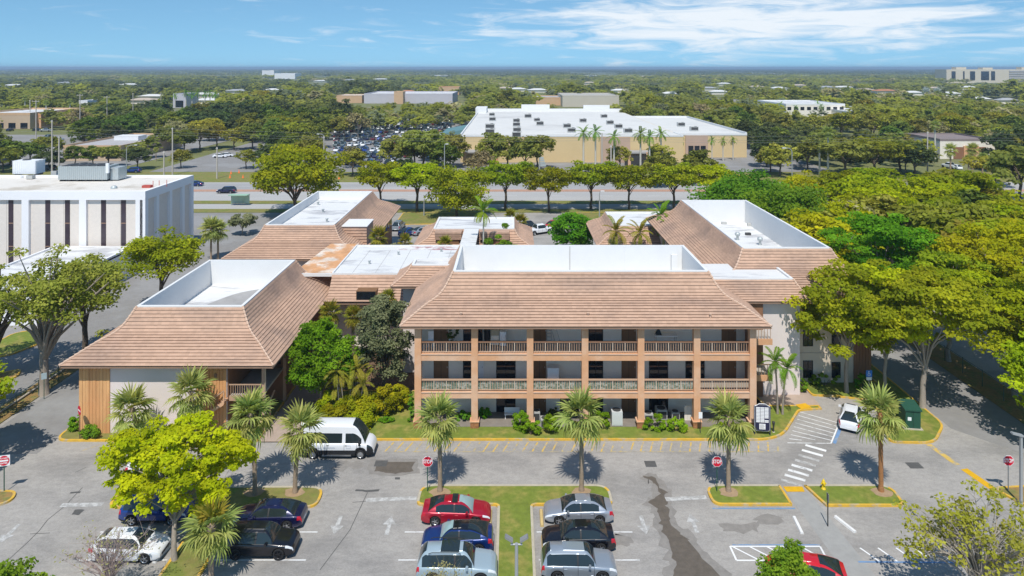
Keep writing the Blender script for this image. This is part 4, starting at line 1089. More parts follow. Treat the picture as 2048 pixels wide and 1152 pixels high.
HOUSEROOFS = [mat('house_roof_white', (0.66, 0.66, 0.64), 0.9, 0.05, 0.1), mat('house_roof_grey', (0.36, 0.37, 0.38), 0.9, 0.08, 0.1), mat('house_roof_red', (0.45, 0.20, 0.10), 0.9, 0.08, 0.1), mat('house_roof_tan', (0.48, 0.40, 0.32), 0.9, 0.08, 0.1)]
housemesh = {}
def house(px, py, w, kind, label):
    p = P(px, py)
    t = thing('far_house', label, 'house', p, 0, 'houses among the far trees')
    d_, h = w * 0.6, 3.4
    if kind not in housemesh:
        a = MB().box(-0.5, 0.5, 0, 0.6, 0, 1.0).mesh('wall', CREAM)
        e = 0.06
        b = MB().add([(-0.5 - e, -e, 0.98), (0.5 + e, -e, 0.98), (0.5 + e, 0.6 + e, 0.98), (-0.5 - e, 0.6 + e, 0.98), (-0.2, 0.3, 1.55), (0.2, 0.3, 1.55)],
                     [(0, 1, 5, 4), (1, 2, 5), (2, 3, 4, 5), (3, 0, 4), (3, 2, 1, 0)]).mesh('roof', HOUSEROOFS[kind])
        housemesh[kind] = (a, b)
    a, b = housemesh[kind]
    link('wall', a, t, None, None, (w, w, h)); link('roof', b, t, None, None, (w, w, h))
KN = ['white', 'grey', 'red-tiled', 'tan']
for px, py, w, k in ((815, 186, 18, 2), (1035, 180, 22, 0), (1075, 182, 24, 0), (1010, 178, 20, 3), (1240, 183, 20, 0), (1340, 190, 16, 0), (1440, 186, 20, 0), (1420, 178, 22, 1), (1515, 175, 20, 3), (1560, 178, 20, 0),
                     (1655, 176, 24, 1), (1690, 176, 24, 0), (1735, 182, 20, 3), (1775, 184, 26, 2), (1830, 188, 18, 0), (1905, 190, 18, 0), (1965, 202, 16, 0), (2020, 205, 16, 1), (1600, 172, 26, 3), (1870, 178, 20, 3), (1940, 176, 22, 0),
                     (20, 172, 40, 0), (130, 166, 36, 1), (255, 170, 30, 0), (300, 196, 22, 0), (280, 205, 22, 3), (405, 192, 26, 0), (470, 184, 26, 1), (545, 182, 22, 0), (410, 205, 20, 0), (640, 162, 30, 0), (700, 160, 40, 1), (760, 158, 40, 0),
                     (880, 150, 70, 0), (930, 148, 80, 1), (1180, 150, 60, 0), (1290, 152, 50, 3), (1500, 146, 90, 0), (1560, 146, 90, 0), (1610, 150, 60, 1), (60, 148, 70, 0), (210, 144, 90, 1), (330, 146, 80, 0), (450, 145, 80, 3), (1180, 166, 24, 3), (1450, 168, 24, 0)):
    house(px, py + 3, w, k, 'small %s roofed house half hidden by the far trees' % KN[k])
# ------------------------------------------------------------------ vehicles
def paint(name, col, metal=0.25, rough=0.28):
    return mat('paint_' + name, col, rough, 0.0, metal=metal, spec=0.5, coat=0.8)
def interp(keys, x):
    if x <= keys[0][0]: return keys[0][1]
    for (x0, y0), (x1, y1) in zip(keys, keys[1:]):
        if x <= x1:
            t = (x - x0) / (x1 - x0)
            t = t * t * (3 - 2 * t) * 0.35 + t * 0.65
            return y0 + (y1 - y0) * t
    return keys[-1][1]

# deck: height of hood / belt / boot; gh: cowl, windscreen top, roof rear, rear base
SPEC = {
 'sedan': dict(L=4.85, W=1.84, roof=1.44, deck=[(-2.42, 0.66), (-2.34, 0.93), (-1.85, 0.98), (-1.2, 0.97), (0.85, 0.91), (1.1, 0.89), (1.9, 0.78), (2.25, 0.68), (2.42, 0.52)], gh=(1.22, 0.22, -0.80, -1.92), wh=(1.42, -1.42), r=0.335, doors=(0.92, -0.10, -1.02), glass=(0.98, -1.38), roofk=None),
 'fast': dict(L=4.75, W=1.88, roof=1.45, deck=[(-2.37, 0.60), (-2.32, 0.98), (-1.95, 1.06), (-1.2, 1.02), (0.85, 0.92), (1.05, 0.90), (1.95, 0.76), (2.28, 0.62), (2.37, 0.50)], gh=(1.15, 0.25, -0.70, -2.05), wh=(1.42, -1.44), r=0.345, doors=(0.95, -0.12, -1.05), glass=(0.95, -1.55), roofk=None),
 'suv': dict(L=4.75, W=1.90, roof=1.72, deck=[(-2.37, 0.60), (-2.33, 1.05), (-1.6, 1.10), (0.8, 1.05), (1.0, 1.04), (2.0, 0.94), (2.28, 0.80), (2.37, 0.58)], gh=(1.05, 0.35, -1.75, -2.28), wh=(1.42, -1.38), r=0.37, doors=(0.92, -0.10, -1.02), glass=(0.92, -2.02), roofk=None),
 'hatch': dict(L=4.40, W=1.80, roof=1.45, deck=[(-2.20, 0.60), (-2.16, 0.95), (-1.6, 1.00), (0.8, 0.92), (1.0, 0.91), (1.8, 0.76), (2.1, 0.64), (2.20, 0.50)], gh=(1.08, 0.32, -1.15, -2.02), wh=(1.32, -1.30), r=0.325, doors=(0.92, -0.12, -0.95), glass=(0.92, -1.60), roofk=None),
 'van': dict(L=6.2, W=2.06, roof=2.62, deck=[(-3.10, 0.60), (-3.06, 1.28), (-2.0, 1.32), (1.6, 1.30), (2.2, 1.26), (2.72, 1.12), (2.98, 0.90), (3.10, 0.58)], gh=(2.42, 1.30, -2.95, -3.06), wh=(2.05, -1.85), r=0.36, doors=(1.75, 0.72, -0.75), glass=(2.12, -2.80), roofk=None),
 'pickup': dict(L=5.7, W=1.98, roof=1.86, deck=[(-2.85, 0.70), (-2.80, 1.18), (-0.8, 1.20), (1.0, 1.14), (1.2, 1.14), (2.45, 1.06), (2.75, 0.92), (2.85, 0.62)], gh=(1.30, 0.72, -0.70, -0.98), wh=(1.80, -1.70), r=0.41, doors=(1.10, 0.15, -0.72), glass=(1.10, -0.75), roofk=None, bed=(-0.98, -2.70)),
}
WHEELS = {}
def wheel_meshes(r, rimm, key):
    if (r, key) in WHEELS: return WHEELS[(r, key)]
    w = 0.115
    t = MB().lathe([(r * 0.66, -w), (r * 0.96, -w), (r, -w * 0.7), (r, w * 0.7), (r * 0.96, w), (r * 0.66, w), (r * 0.64, w * 0.55)], (0, 0, 0), 22, 0, 'Y')
    t.lathe([(r * 0.66, w * 0.35), (0.001, w * 0.35)], (0, 0, 0), 22, 0, 'Y')
    tm = t.mesh('wheel', TYRE)
    b = MB()
    b.lathe([(r * 0.60, w * 0.6), (r * 0.66, w * 0.98), (r * 0.70, w * 1.02)], (0, 0, 0), 22, 0, 'Y')
    b.lathe([(0.001, w * 1.0), (r * 0.14, w * 0.98), (r * 0.18, w * 0.7)], (0, 0, 0), 10, 0, 'Y')
    n = 5 if key != 'van' else 8
    for k in range(n):
        a = 2 * math.pi * k / n
        for s in ((-0.12, 0.02), ) if False else ((0, 0),):
            ca, sa = math.cos(a), math.sin(a)
            wd = r * (0.085 if key != 'van' else 0.16)
            pts = []
            for rr, yy, ww in ((r * 0.14, w * 0.95, wd * 1.3), (r * 0.66, w * 0.80, wd)):
                for sg in (-1, 1):
                    pts.append((ca * rr - sa * ww * sg, yy, sa * rr + ca * ww * sg))
            for rr, yy, ww in ((r * 0.14, w * 0.5, wd * 1.3), (r * 0.66, w * 0.45, wd)):
                for sg in (-1, 1):
                    pts.append((ca * rr - sa * ww * sg, yy, sa * rr + ca * ww * sg))
            b.add(pts, [(0, 1, 3, 2), (4, 6, 7, 5), (0, 2, 6, 4), (1, 5, 7, 3)])
    rm = b.mesh('rim', rimm)
    WHEELS[(r, key)] = (tm, rm)
    return tm, rm

def car(kind, label, cat, loc, rz, pm, group=None, name='parked_car', shield=None, roofm=None, rimm=RIM, sunroof=None, lower=None, lod=0, rails=False, scale=1.0, low2=None, lpc=HEADLAMP):
    S = SPEC[kind]
    L, W, r = S['L'], S['W'], S['r']
    hl, hw = L / 2, W / 2
    xf, xr = S['wh']
    d0, d1, d2 = S['doors']
    g0, g1, g2, g3 = S['gh']
    gx0, gx1 = S['glass']
    ra = r * 1.14
    van = kind == 'van'
    if lod == 0:
        xs = set(np.round(np.linspace(-hl, hl, 47), 3))
        for c in (xf, xr):
            for k in range(-6, 7): xs.add(round(c + ra * math.sin(k * math.pi / 12), 3))
        for dd in (d0, d1, d2): xs.add(dd - 0.012); xs.add(dd + 0.012)
        for dd in (d1,): xs.add(dd - 0.05); xs.add(dd + 0.05)
        for v in (g0, g1, g2, g3, gx0, gx1, hl - 0.03, -hl + 0.03): xs.add(v)
    else:
        xs = set(np.round(np.linspace(-hl, hl, 15), 3)) | {g0, g1, g2, g3, gx0, gx1}
    xs = sorted(xs)
    # drop stations that almost coincide
    st = [xs[0]]
    for v in xs[1:]:
        if v - st[-1] > 0.009: st.append(v)
    st[-1] = hl
    def w_at(x):
        u = abs(x / hl)
        return hw * (1 - 0.025 * u * u - 0.17 * u ** 9)
    def zb_at(x):
        u = abs(x / hl)
        z = 0.21 + 0.10 * max(0, (u - 0.86) / 0.14) + (0.06 if kind in ('suv', 'pickup', 'van') else 0)
        if lod == 0:
            for c in (xf, xr):
                if abs(x - c) < ra: z = max(z, r + math.sqrt(max(0, ra * ra - (x - c) ** 2)) * 0.98)
        return z
    bed = S.get('bed')
    bodyr = []; ghr = []
    Hg = S['roof'] - interp(S['deck'], (g1 + g2) / 2)
    for x in st:
        w, zd, zb = w_at(x), interp(S['deck'], x), zb_at(x)
        zs = zd - 0.10
        zb = min(zb, zs - 0.04)
        f = lambda t: zb + (zs - zb) * t
        mid = 0.015 * (1 - (x / hl) ** 2)
        ring_ = [(w * 0.94, zb), (w * 0.985, f(0.22)), (w * 0.985 + mid * 0.3, f(0.5)), (w * 0.99 + mid, f(0.72)), (w * 0.985 + mid * 0.6, f(0.9)), (w * 0.965, zs + 0.035), (w * 0.92, zd - 0.025), (w * 0.80, zd), (w * 0.45, zd + 0.018), (0, zd + 0.024)]
        if bed and bed[1] < x < bed[0]:
            ring_[7] = (w * 0.84, zd - 0.01); ring_[8] = (w * 0.82, 0.72); ring_[9] = (0, 0.72)
        bodyr.append(ring_)
        if g3 <= x <= g0:
            zr = S['roof']
            zdd = zd + 0.005
            if x > g1: zr = zdd + (S['roof'] - zdd) * math.sin(min(1, (g0 - x) / (g0 - g1)) * math.pi / 2) ** 0.92
            elif x < g2:
                t = min(1, (x - g3) / (g2 - g3)); zr = zdd + (S['roof'] - zdd) * (math.sin(t * math.pi / 2) ** (0.85 if kind in ('suv', 'van', 'pickup', 'hatch') else 1.0))
            else: zr = S['roof'] - 0.025 * abs((x - (g1 + g2) / 2) / ((g1 - g2) / 2)) ** 2
            h = max(0.0, zr - zdd)
            tum = (0.33 if not van else 0.16) * h / Hg
            b0 = w * 0.925
            gr = [(b0, zdd - 0.03), (b0 - tum * 0.82, zdd + h * (0.83 if not van else 0.55)), (b0 - tum * 1.0 - 0.02 * h / Hg, zdd + h * 0.92), (b0 - tum * 1.0 - 0.11 * h / Hg - 0.02, zdd + h * 0.985), (b0 * 0.45, zr + 0.018 * h / Hg), (0, zr + 0.026 * h / Hg)]
            ghr.append((x, gr))
    root = None
    if lod == 0:
        root = thing(name, label, cat, loc, rz, group)
        root.scale = (scale,) * 3
    else: root = None
    parts = {}
    def face(key, mi, q): parts.setdefault(key, []).append((q, mi))
    nr = len(bodyr[0])
    body_m = [pm, BLACKPLAS, CARGLASS, TYRE]
    for i in range(len(st) - 1):
        xm = (st[i] + st[i + 1]) / 2
        for j in range(nr - 1):
            for s in (1, -1):
                a = (st[i], bodyr[i][j][0] * s, bodyr[i][j][1]); b = (st[i + 1], bodyr[i + 1][j][0] * s, bodyr[i + 1][j][1])
                c = (st[i + 1], bodyr[i + 1][j + 1][0] * s, bodyr[i + 1][j + 1][1]); d_ = (st[i], bodyr[i][j + 1][0] * s, bodyr[i][j + 1][1])
                q = [d_, c, b, a] if s > 0 else [a, b, c, d_]
                key, mi = 'body', 0
                if lod == 0:
                    if j == 0 and (kind in ('suv', 'van', 'pickup') or lower): mi = 1
                    if van and j <= 1 and low2: mi = 1
                    if van and low2 and j <= 3 and (xm > 2.62 or xm < -2.75): mi = 1
                    seam = any(abs(xm - dd) < 0.012 for dd in (d0, d1, d2))
                    if 1 <= j <= 5 and seam: mi = 1
                    elif 1 <= j <= 5 and d2 < xm < d0 and not seam:
                        key = ('door', s, 0 if xm > d1 else 1)
                        if van and j == 1 and low2: mi = 1
                    if xm > hl - 0.50 and xm < hl - 0.06 and j in (4, 5) : key = ('headlight', s)
                    if xm < -hl + (0.34 if kind in ('sedan', 'fast', 'hatch') else 0.22) and j in (3, 4, 5): key = ('taillight', s)
                face(key, mi, q)
    for k, i in ((0, 0), (1, len(st) - 1)):
        pts = [(st[i], y, z) for y, z in bodyr[i]] + [(st[i], -y, z) for y, z in reversed(bodyr[i][:-1])]
        face('body', 0, pts if k else pts[::-1])
    for i in range(len(st) - 1):   # underside
        a = bodyr[i][0]; b = bodyr[i + 1][0]
        face('body', 1, [(st[i], -a[0], a[1]), (st[i], a[0], a[1]), (st[i + 1], b[0], b[1]), (st[i + 1], -b[0], b[1])][::-1])
    for i in range(len(ghr) - 1):
        x0, A = ghr[i]; x1, B = ghr[i + 1]
        xm = (x0 + x1) / 2
        for j in range(5):
            for s in (1, -1):
                q = [(x0, A[j][0] * s, A[j][1]), (x1, B[j][0] * s, B[j][1]), (x1, B[j + 1][0] * s, B[j + 1][1]), (x0, A[j + 1][0] * s, A[j + 1][1])]
                if s > 0: q = q[::-1]
                key, mi = 'body', 0
                if j == 0 and gx1 < xm < gx0:
                    if lod: mi = 2
                    elif abs(xm - d1) > 0.05 and not (van and abs(xm - 0.70) < 0.16): key = ('side_window', s, 0 if xm > d1 else 1)
                    elif not van: mi = 1
                elif j >= 3 and xm > g1 + 0.03:
                    if lod: mi = 2
                    else: key = 'windscreen'
                elif j >= 3 and xm < g2 - 0.03 and not van:
                    if lod: mi = 2
                    else: key = 'rear_window'
                elif j >= 2 and roofm is not None: mi = 4
                face(key, mi, q)
    mats_ = body_m + ([roofm] if roofm is not None else [pm])
    def mk(key, ms):
        mb = MB()
        for q, mi in parts[key]: mb.add(q, [tuple(range(len(q)))], mi, True)
        me = mb.mesh('body', ms)
        bm = bmesh.new(); bm.from_mesh(me)
        bmesh.ops.remove_doubles(bm, verts=bm.verts, dist=0.0015)
        bm.to_mesh(me); bm.free()
        try: me.set_sharp_from_angle(angle=R(40))
        except Exception: pass
        return me
    if lod:
        mb = MB()
        for q, mi in parts['body']: mb.add(q, [tuple(range(len(q)))], mi, True)
        for c in (xf, xr):
            for s in (-1, 1): mb.lathe([(0.01, 0.02), (r, 0.02), (r, -0.15)] if s > 0 else [(r, 0.15), (r, -0.02), (0.01, -0.02)], (c, s * (hw - 0.005), r), 10, 3, 'Y')
        me = mb.mesh('far_car', mats_)
        return me
    link('body', mk('body', mats_), root)
    for key in sorted(parts, key=str):
        if key == 'body': continue
        nm = key if isinstance(key, str) else key[0]
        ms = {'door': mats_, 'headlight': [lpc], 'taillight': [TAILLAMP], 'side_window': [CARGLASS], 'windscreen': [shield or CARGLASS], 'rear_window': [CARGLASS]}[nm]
        o = link(nm, mk(key, ms), root)
        if nm == 'door':
            s, fr = key[1], key[2]
            dx = (d1 + 0.16) if fr == 0 else (d2 + 0.14)
            zz = interp(S['deck'], dx) - 0.20
            MB().box(dx - 0.10, dx + 0.10, s * (hw + 0.0) - 0.015, s * (hw + 0.0) + 0.02, zz, zz + 0.035).build('handle', pm if not van else BLACKPLAS, o)
    tm, rm = wheel_meshes(r, rimm, 'van' if van else rimm.name)
    for c in (xf, xr):
        for s in (-1, 1):
            wo = link('wheel', tm, root, (c, s * (hw - 0.14), r), (0, 0, 0 if s > 0 else math.pi))
            link('rim', rm, wo)
    for s in (-1, 1):
        mb = MB(); zz = interp(S['deck'], g0 - 0.25)
        mb.obox((g0 - 0.42, s * (hw + 0.06), zz + 0.06), 0.07, 0.11, 0.075 if not van else 0.15, 0.15 * s)
        mb.obox((g0 - 0.40, s * (hw - 0.06), zz + 0.02), 0.03, 0.06, 0.02)
        mb.build('mirror', pm if not van else BLACKPLAS, root)
    zf = interp(S['deck'], hl)
    MB().box(hl - 0.02, hl + 0.012, -hw * 0.52, hw * 0.52, 0.34, min(0.52, zf - 0.02)).build('grille', BLACKPLAS, root)
    MB().box(-hl - 0.012, -hl + 0.02, -0.26, 0.26, 0.42, 0.54).build('licence_plate', WHITESIGN, root)
    if sunroof:
        xa, xb = sunroof
        MB().box(xa, xb, -0.48, 0.48, S['roof'] - 0.02, S['roof'] + 0.030).build('sunroof', CARGLASS, root)
    if rails:
        for s in (-1, 1):
            y = s * 0.66
            MB().tube([(g1 - 0.1, y, S['roof'] - 0.02), (g1 - 0.25, y, S['roof'] + 0.05), (g2 + 0.3, y, S['roof'] + 0.05), (g2 + 0.1, y, S['roof'] - 0.02)], 0.02, 6).build('roof_rail', BLACKPLAS, root)
    return root

def at(px, py, z=0.0): 
    p = P(px, py, z); return (p.x, p.y, z)
RED = paint('metallic_red', (0.42, 0.008, 0.028)); NAVY = paint('deep_blue', (0.006, 0.030, 0.16)); PALEBLUE = paint('pale_blue_grey', (0.33, 0.42, 0.47), 0.1)
SILVER = paint('silver', (0.42, 0.45, 0.50), 0.5); BLACK = paint('black', (0.006, 0.006, 0.010), 0.1); WHITE = paint('white', (0.80, 0.81, 0.83), 0.0)
GREYB = paint('silver_grey', (0.36, 0.41, 0.46), 0.45); DKNAVY = paint('dark_navy', (0.008, 0.010, 0.055)); BLUE = paint('blue', (0.008, 0.045, 0.24)); SCARLET = paint('scarlet', (0.55, 0.012, 0.02), 0.0)
MAROON = paint('maroon', (0.18, 0.01, 0.02)); TEAL = paint('grey_green', (0.13, 0.17, 0.18)); BEIGE = paint('champagne', (0.42, 0.38, 0.31), 0.4)

FB = -0.012
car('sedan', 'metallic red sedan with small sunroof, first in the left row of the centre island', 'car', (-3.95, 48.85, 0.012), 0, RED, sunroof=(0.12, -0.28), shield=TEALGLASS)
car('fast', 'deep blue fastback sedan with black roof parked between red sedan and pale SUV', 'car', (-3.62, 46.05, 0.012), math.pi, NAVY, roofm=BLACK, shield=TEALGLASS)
car('suv', 'pale blue-grey SUV with black panoramic sunroof at the bottom edge', 'car', (-3.45, 43.4, 0.012), 0, PALEBLUE, sunroof=(0.15, -0.95), rails=True, scale=1.06, rimm=RIMDARK)
car('sedan', 'silver sedan at the end of the right row of the centre island', 'car', (4.72, 48.95, 0.012), math.pi, SILVER)
car('sedan', 'glossy black sedan parked between the two silver cars', 'car', (4.45, 46.15, 0.012), math.pi, BLACK)
car('suv', 'silver-grey compact SUV with tall red tail lamps near the bottom edge', 'car', (4.2, 43.55, 0.012), 0, GREYB)
car('sedan', 'white car just entering the bottom edge below the silver-grey SUV', 'car', (4.1, 40.85, 0.012), 0, WHITE)
car('suv', 'dark blue SUV half hidden under the lime green tree', 'car', (-25.2, 48.9, 0.012), 0, BLUE)
car('hatch', 'white hatchback behind bare twigs at the lower left', 'car', (-25.1, 45.2, 0.012), 0, WHITE, scale=1.06)
car('sedan', 'dark navy sedan parked nose-in beside the black SUV', 'car', (-17.0, 48.4, 0.012), math.pi, DKNAVY)
car('suv', 'black SUV with black wheels left of the centre aisle', 'car', (-16.6, 45.55, 0.012), 0, BLACK, rimm=RIMDARK)
car('sedan', 'white sedan glimpsed behind the lime green tree crown', 'car', (-27.8, 54.4, 0.012), R(4), WHITE)
car('hatch', 'white car seen from behind in the accessible stall beside the hatched aisle', 'car', (30.6, 62.1, 0.012), R(60), WHITE, lower=True)
car('fast', 'bright red car half hidden by the green treetop at the bottom right', 'car', at(1612, 1160), R(166), SCARLET)
van = car('van', 'white passenger van with dark lower band parked by the front kerb', 'van', (-14.45, 57.2, 0.012), 0, WHITE, low2=True, name='passenger_van', lpc=CARGLASS)
VANTXT = mat('van_lettering_grey', (0.50, 0.54, 0.62), 0.6, 0)
# the van's faint grey lettering is unreadable in the picture: short grey strokes, an outlined emblem on the door
for x0, x1, z0, z1 in ((-2.5, -2.05, 1.08, 1.20), (-2.0, -1.6, 1.10, 1.18), (-1.0, 0.0, 0.92, 1.02), (-2.2, -1.1, 0.94, 0.98)):
    n = max(3, int((x1 - x0) / 0.07))
    mb = MB()
    for k in range(n):
        a = x0 + (x1 - x0) * k / n
        mb.box(a, a + (x1 - x0) / n * 0.62, -1.052, -1.046, z0, z1 - 0.03 * (k % 3 == 1))
    mb.build('side_lettering', VANTXT, van)
mb = MB()
mb.box(0.9, 1.25, -1.052, -1.046, 0.90, 0.92); mb.box(0.9, 1.25, -1.052, -1.046, 1.13, 1.15); mb.box(0.9, 0.92, -1.052, -1.046, 0.92, 1.13); mb.box(1.23, 1.25, -1.052, -1.046, 0.92, 1.13)
mb.build('door_emblem', VANTXT, van)
MB().box(-1.1, 1.3, -1.10, -1.0, 0.30, 0.38).build('running_board', RIM, van)
# cars behind the buildings
car('suv', 'grey SUV parked at the rear under the eave of the rear left building', 'car', at(797, 458), R(84), GREYB)
car('fast', 'blue sedan parked beside the grey SUV behind the courtyard', 'car', at(817, 470), R(62), BLUE)
car('sedan', 'silver sedan parked at the rear right of the blue sedan', 'car', at(846, 468), R(38), SILVER)
car('pickup', 'white pickup truck in the rear lot beside the round green tree', 'pickup', at(1078, 467), R(32), WHITE, name='pickup_truck')
car('pickup', 'black pickup truck half hidden behind the courtyard pavilion', 'pickup', at(1055, 461), R(20), BLACK, name='pickup_truck')
car('fast', 'red car in the rear lot behind the white pickup', 'car', at(1105, 455), R(70), SCARLET)
car('suv', 'dark blue SUV driving on the main road left of the big tree', 'car', at(453, 386), R(180), DKNAVY, name='driving_car')
car('sedan', 'blue car on the main road at the white office block corner', 'car', at(388, 372), R(180), NAVY, name='driving_car')
car('suv', 'dark blue car on the road behind the white office roof', 'car', at(266, 345), R(180), BLUE, name='driving_car')
car('suv', 'dark vehicle on the road behind the roof chillers', 'car', at(96, 340), R(180), BLACK, name='driving_car')
# the crowded lot beside the store: low detail copies
FAR = []
for kind, w in (('sedan', 3), ('suv', 3), ('hatch', 1), ('pickup', 1)):
    for pm, cn in ((WHITE, 'white'), (SILVER, 'silver'), (BLACK, 'black'), (DKNAVY, 'dark blue'), (MAROON, 'dark red'), (TEAL, 'grey'), (WHITE, 'white'), (BLUE, 'blue')):
        FAR.append((car(kind, '', '', None, 0, pm, lod=1), cn, kind, w))
fr = random.Random(21)
wts = [f[3] for f in FAR]
def far_car(x, y, rz, where, group):
    me, cn, kind, _ = fr.choices(FAR, wts)[0]
    o = link('far_car', me, None, (x, y, 0.0), (0, 0, rz))
    tag(o, '%s %s parked %s' % (cn, {'sedan': 'sedan', 'suv': 'SUV', 'hatch': 'hatchback', 'pickup': 'pickup'}[kind], where), 'car', group)
rows = [228, 233.5, 246, 251.5, 264, 269.5, 282, 287.5, 300, 305.5, 318, 323.5, 338, 343.5, 358, 364, 380, 386, 400]
for ri, y in enumerate(rows):
    xa, xb = -0.262 * y + 2, -0.262 * y + 2 + 38
    if y > 300: xb = -32
    if y < 240: xb = xa + 22
    x = xa
    while x < xb:
        if fr.random() < 0.86:
            far_car(x, y + fr.uniform(-0.3, 0.3), R(90 if ri % 2 else -90) + fr.uniform(-0.05, 0.05), 'in %s of the crowded lot beside the big store' % ('the nearest rows' if y < 255 else 'the middle rows' if y < 310 else 'the far rows'), 'cars in the crowded store lot')
        x += 2.75
for px, py, rz in ((75, 262, 0), (92, 263, 0), (98, 276, 90), (116, 281, 0), (108, 289, 180), (35, 295, 0), (20, 262, 90), (134, 246, 0), (106, 249, 0), (305, 288, 0), (308, 292, 90), (455, 313, 0), (440, 315, 0), (895, 262, 90), (898, 268, 90)):
    p = P(px, py); far_car(p.x, p.y, R(rz) + 0.1, 'among the trees of the shops beyond the road', 'cars by the shops beyond the road')
for px, py, rz in ((1900, 336, 100), (1912, 338, 90), (1957, 337, 0), (1985, 336, 0), (1762, 278, 0), (1850, 280, 20)):
    p = P(px, py); far_car(p.x, p.y, R(rz), 'by the drive-through building at far right', 'cars by the drive-through')
# ------------------------------------------------------------------ vegetation
def leaf_mesh(name, pos, nrm, size, tint, m, aspect=0.62, dirs=None):
    """one mesh of leaf-sized rhombs"""
    n = len(pos)
    nrm = nrm / np.maximum(np.linalg.norm(nrm, axis=1, keepdims=True), 1e-6)
    a = rng.normal(size=(n, 3)) if dirs is None else dirs
    u = a - nrm * (a * nrm).sum(1, keepdims=True)
    u /= np.maximum(np.linalg.norm(u, axis=1, keepdims=True), 1e-6)
    v = np.cross(nrm, u)
    s = size[:, None]
    co = np.stack([pos - u * s, pos + v * s * aspect, pos + u * s, pos - v * s * aspect], 1).reshape(-1, 3)
    me = bpy.data.meshes.new(name)
    me.vertices.add(4 * n); me.loops.add(4 * n); me.polygons.add(n)
    me.vertices.foreach_set('co', co.astype(np.float32).ravel())
    me.loops.foreach_set('vertex_index', np.arange(4 * n, dtype=np.int32))
    me.polygons.foreach_set('loop_start', np.arange(0, 4 * n, 4, dtype=np.int32))
    me.polygons.foreach_set('loop_total', np.full(n, 4, dtype=np.int32))
    col = np.ones((n, 4, 4), np.float32)
    col[:, :, 0] = tint[:, 0:1]; col[:, :, 1] = tint[:, 1:2]; col[:, :, 2] = 0
    at_ = me.color_attributes.new('tint', 'FLOAT_COLOR', 'POINT')
    at_.data.foreach_set('color', col.ravel())
    me.materials.append(m)
    me.update()
    me.validate()
    return me

def crown_cloud(seed, rx, ry, rz, cz, nclump, nleaf, leaf, flat=0.55, rc=None, low=-0.45, hollow=0.5, cx=0.0, cy=0.0, ragged=0.22):
    """clumps of leaves through an uneven crown; returns positions, normals, sizes, tints and clump centres"""
    g = np.random.default_rng(seed)
    d_ = g.normal(size=(nclump * 3, 3)); d_ /= np.linalg.norm(d_, axis=1, keepdims=True)
    d_ = d_[d_[:, 2] > low][:nclump]
    ph = g.uniform(0, 6.28, 6)
    lump = 1 + ragged * (np.sin(3 * np.arctan2(d_[:, 1], d_[:, 0]) + ph[0]) * 0.5 + np.sin(5 * np.arctan2(d_[:, 1], d_[:, 0]) + 3 * d_[:, 2] + ph[1]) * 0.5 + np.sin(4 * d_[:, 2] + ph[2]) * 0.4)
    rr = g.uniform(hollow, 1.0, len(d_)) ** 0.6 * lump
    cen = d_ * rr[:, None] * np.array([rx, ry, rz]) + np.array([cx, cy, cz])
    rc = rc or 0.30 * (rx + ry) / 2
    crad = rc * g.uniform(0.65, 1.35, len(cen))
    w = crad ** 2; w /= w.sum()
    idx = g.choice(len(cen), nleaf, p=w)
    e = g.normal(size=(nleaf, 3)); e /= np.linalg.norm(e, axis=1, keepdims=True)
    e[:, 2] = np.where(g.random(nleaf) < 0.55, np.abs(e[:, 2]), e[:, 2])
    rad = g.random(nleaf) ** 0.42
    pos = cen[idx] + e * (rad * crad[idx])[:, None] * np.array([1, 1, flat])
    nrm = e * 0.5 + np.array([0, -0.22, 0.72]) + g.normal(size=(nleaf, 3)) * 0.42
    size = leaf * g.uniform(0.65, 1.3, nleaf)
    cv = g.uniform(0.78, 1.18, len(cen)); cm_ = g.uniform(0, 1, len(cen)) ** 1.3
    tint = np.stack([cv[idx] * g.uniform(0.85, 1.15, nleaf), np.clip(cm_[idx] * 0.75 + g.uniform(-0.15, 0.3, nleaf), 0, 1)], 1)
    return pos, nrm, size, tint, cen

def trunk_mesh(seed, h0, r0, cen, m, nlimb=14, lean=(0, 0), twigs=0, n=7, fork=1, base=0.0):
    """tapered trunk that forks into limbs reaching for the leaf clumps"""
    q = random.Random(seed)
    mb = MB()
    top = Vector((lean[0], lean[1], h0))
    path = [Vector((0, 0, base))]
    for k in range(1, 5):
        t = k / 4
        path.append(Vector((top.x * t * t + q.uniform(-0.06, 0.06) * h0 * 0.4, top.y * t * t + q.uniform(-0.06, 0.06) * h0 * 0.4, h0 * t)))
    path[-1] = top
    mb.tube([Vector((0, 0, base - 0.15))] + path, [r0 * 1.5, r0 * 1.2, r0, r0 * 0.92, r0 * 0.88, r0 * 0.85], n + 2)
    cs = [Vector(c) for c in cen]
    q.shuffle(cs)
    start = [top]
    for i, c in enumerate(cs[:nlimb]):
        s = path[-1] if i % 3 else path[-2]
        mid = s.lerp(c, 0.5) + Vector((q.uniform(-0.3, 0.3), q.uniform(-0.3, 0.3), q.uniform(0.0, 0.5) + 0.10 * (c - s).length * (1 if c.z > s.z else -0.5)))
        rr = r0 * q.uniform(0.32, 0.55)
        p1 = s.lerp(mid, 0.5) + Vector((0, 0, 0.12 * (mid - s).length))
        mb.tube([s, p1, mid, mid.lerp(c, 0.55), c], [rr, rr * 0.8, rr * 0.55, rr * 0.35, rr * 0.15], n - 1, cap=False)
        for _ in range(twigs):
            o = mid.lerp(c, q.uniform(0.1, 0.9)); e = o + Vector((q.uniform(-1, 1), q.uniform(-1, 1), q.uniform(-0.1, 0.9))) * q.uniform(0.4, 1.1)
            mb.tube([o, o.lerp(e, 0.5) + Vector((0, 0, 0.06)), e], [rr * 0.25, rr * 0.16, rr * 0.05], 4, cap=False)
    return mb.mesh('trunk', m)

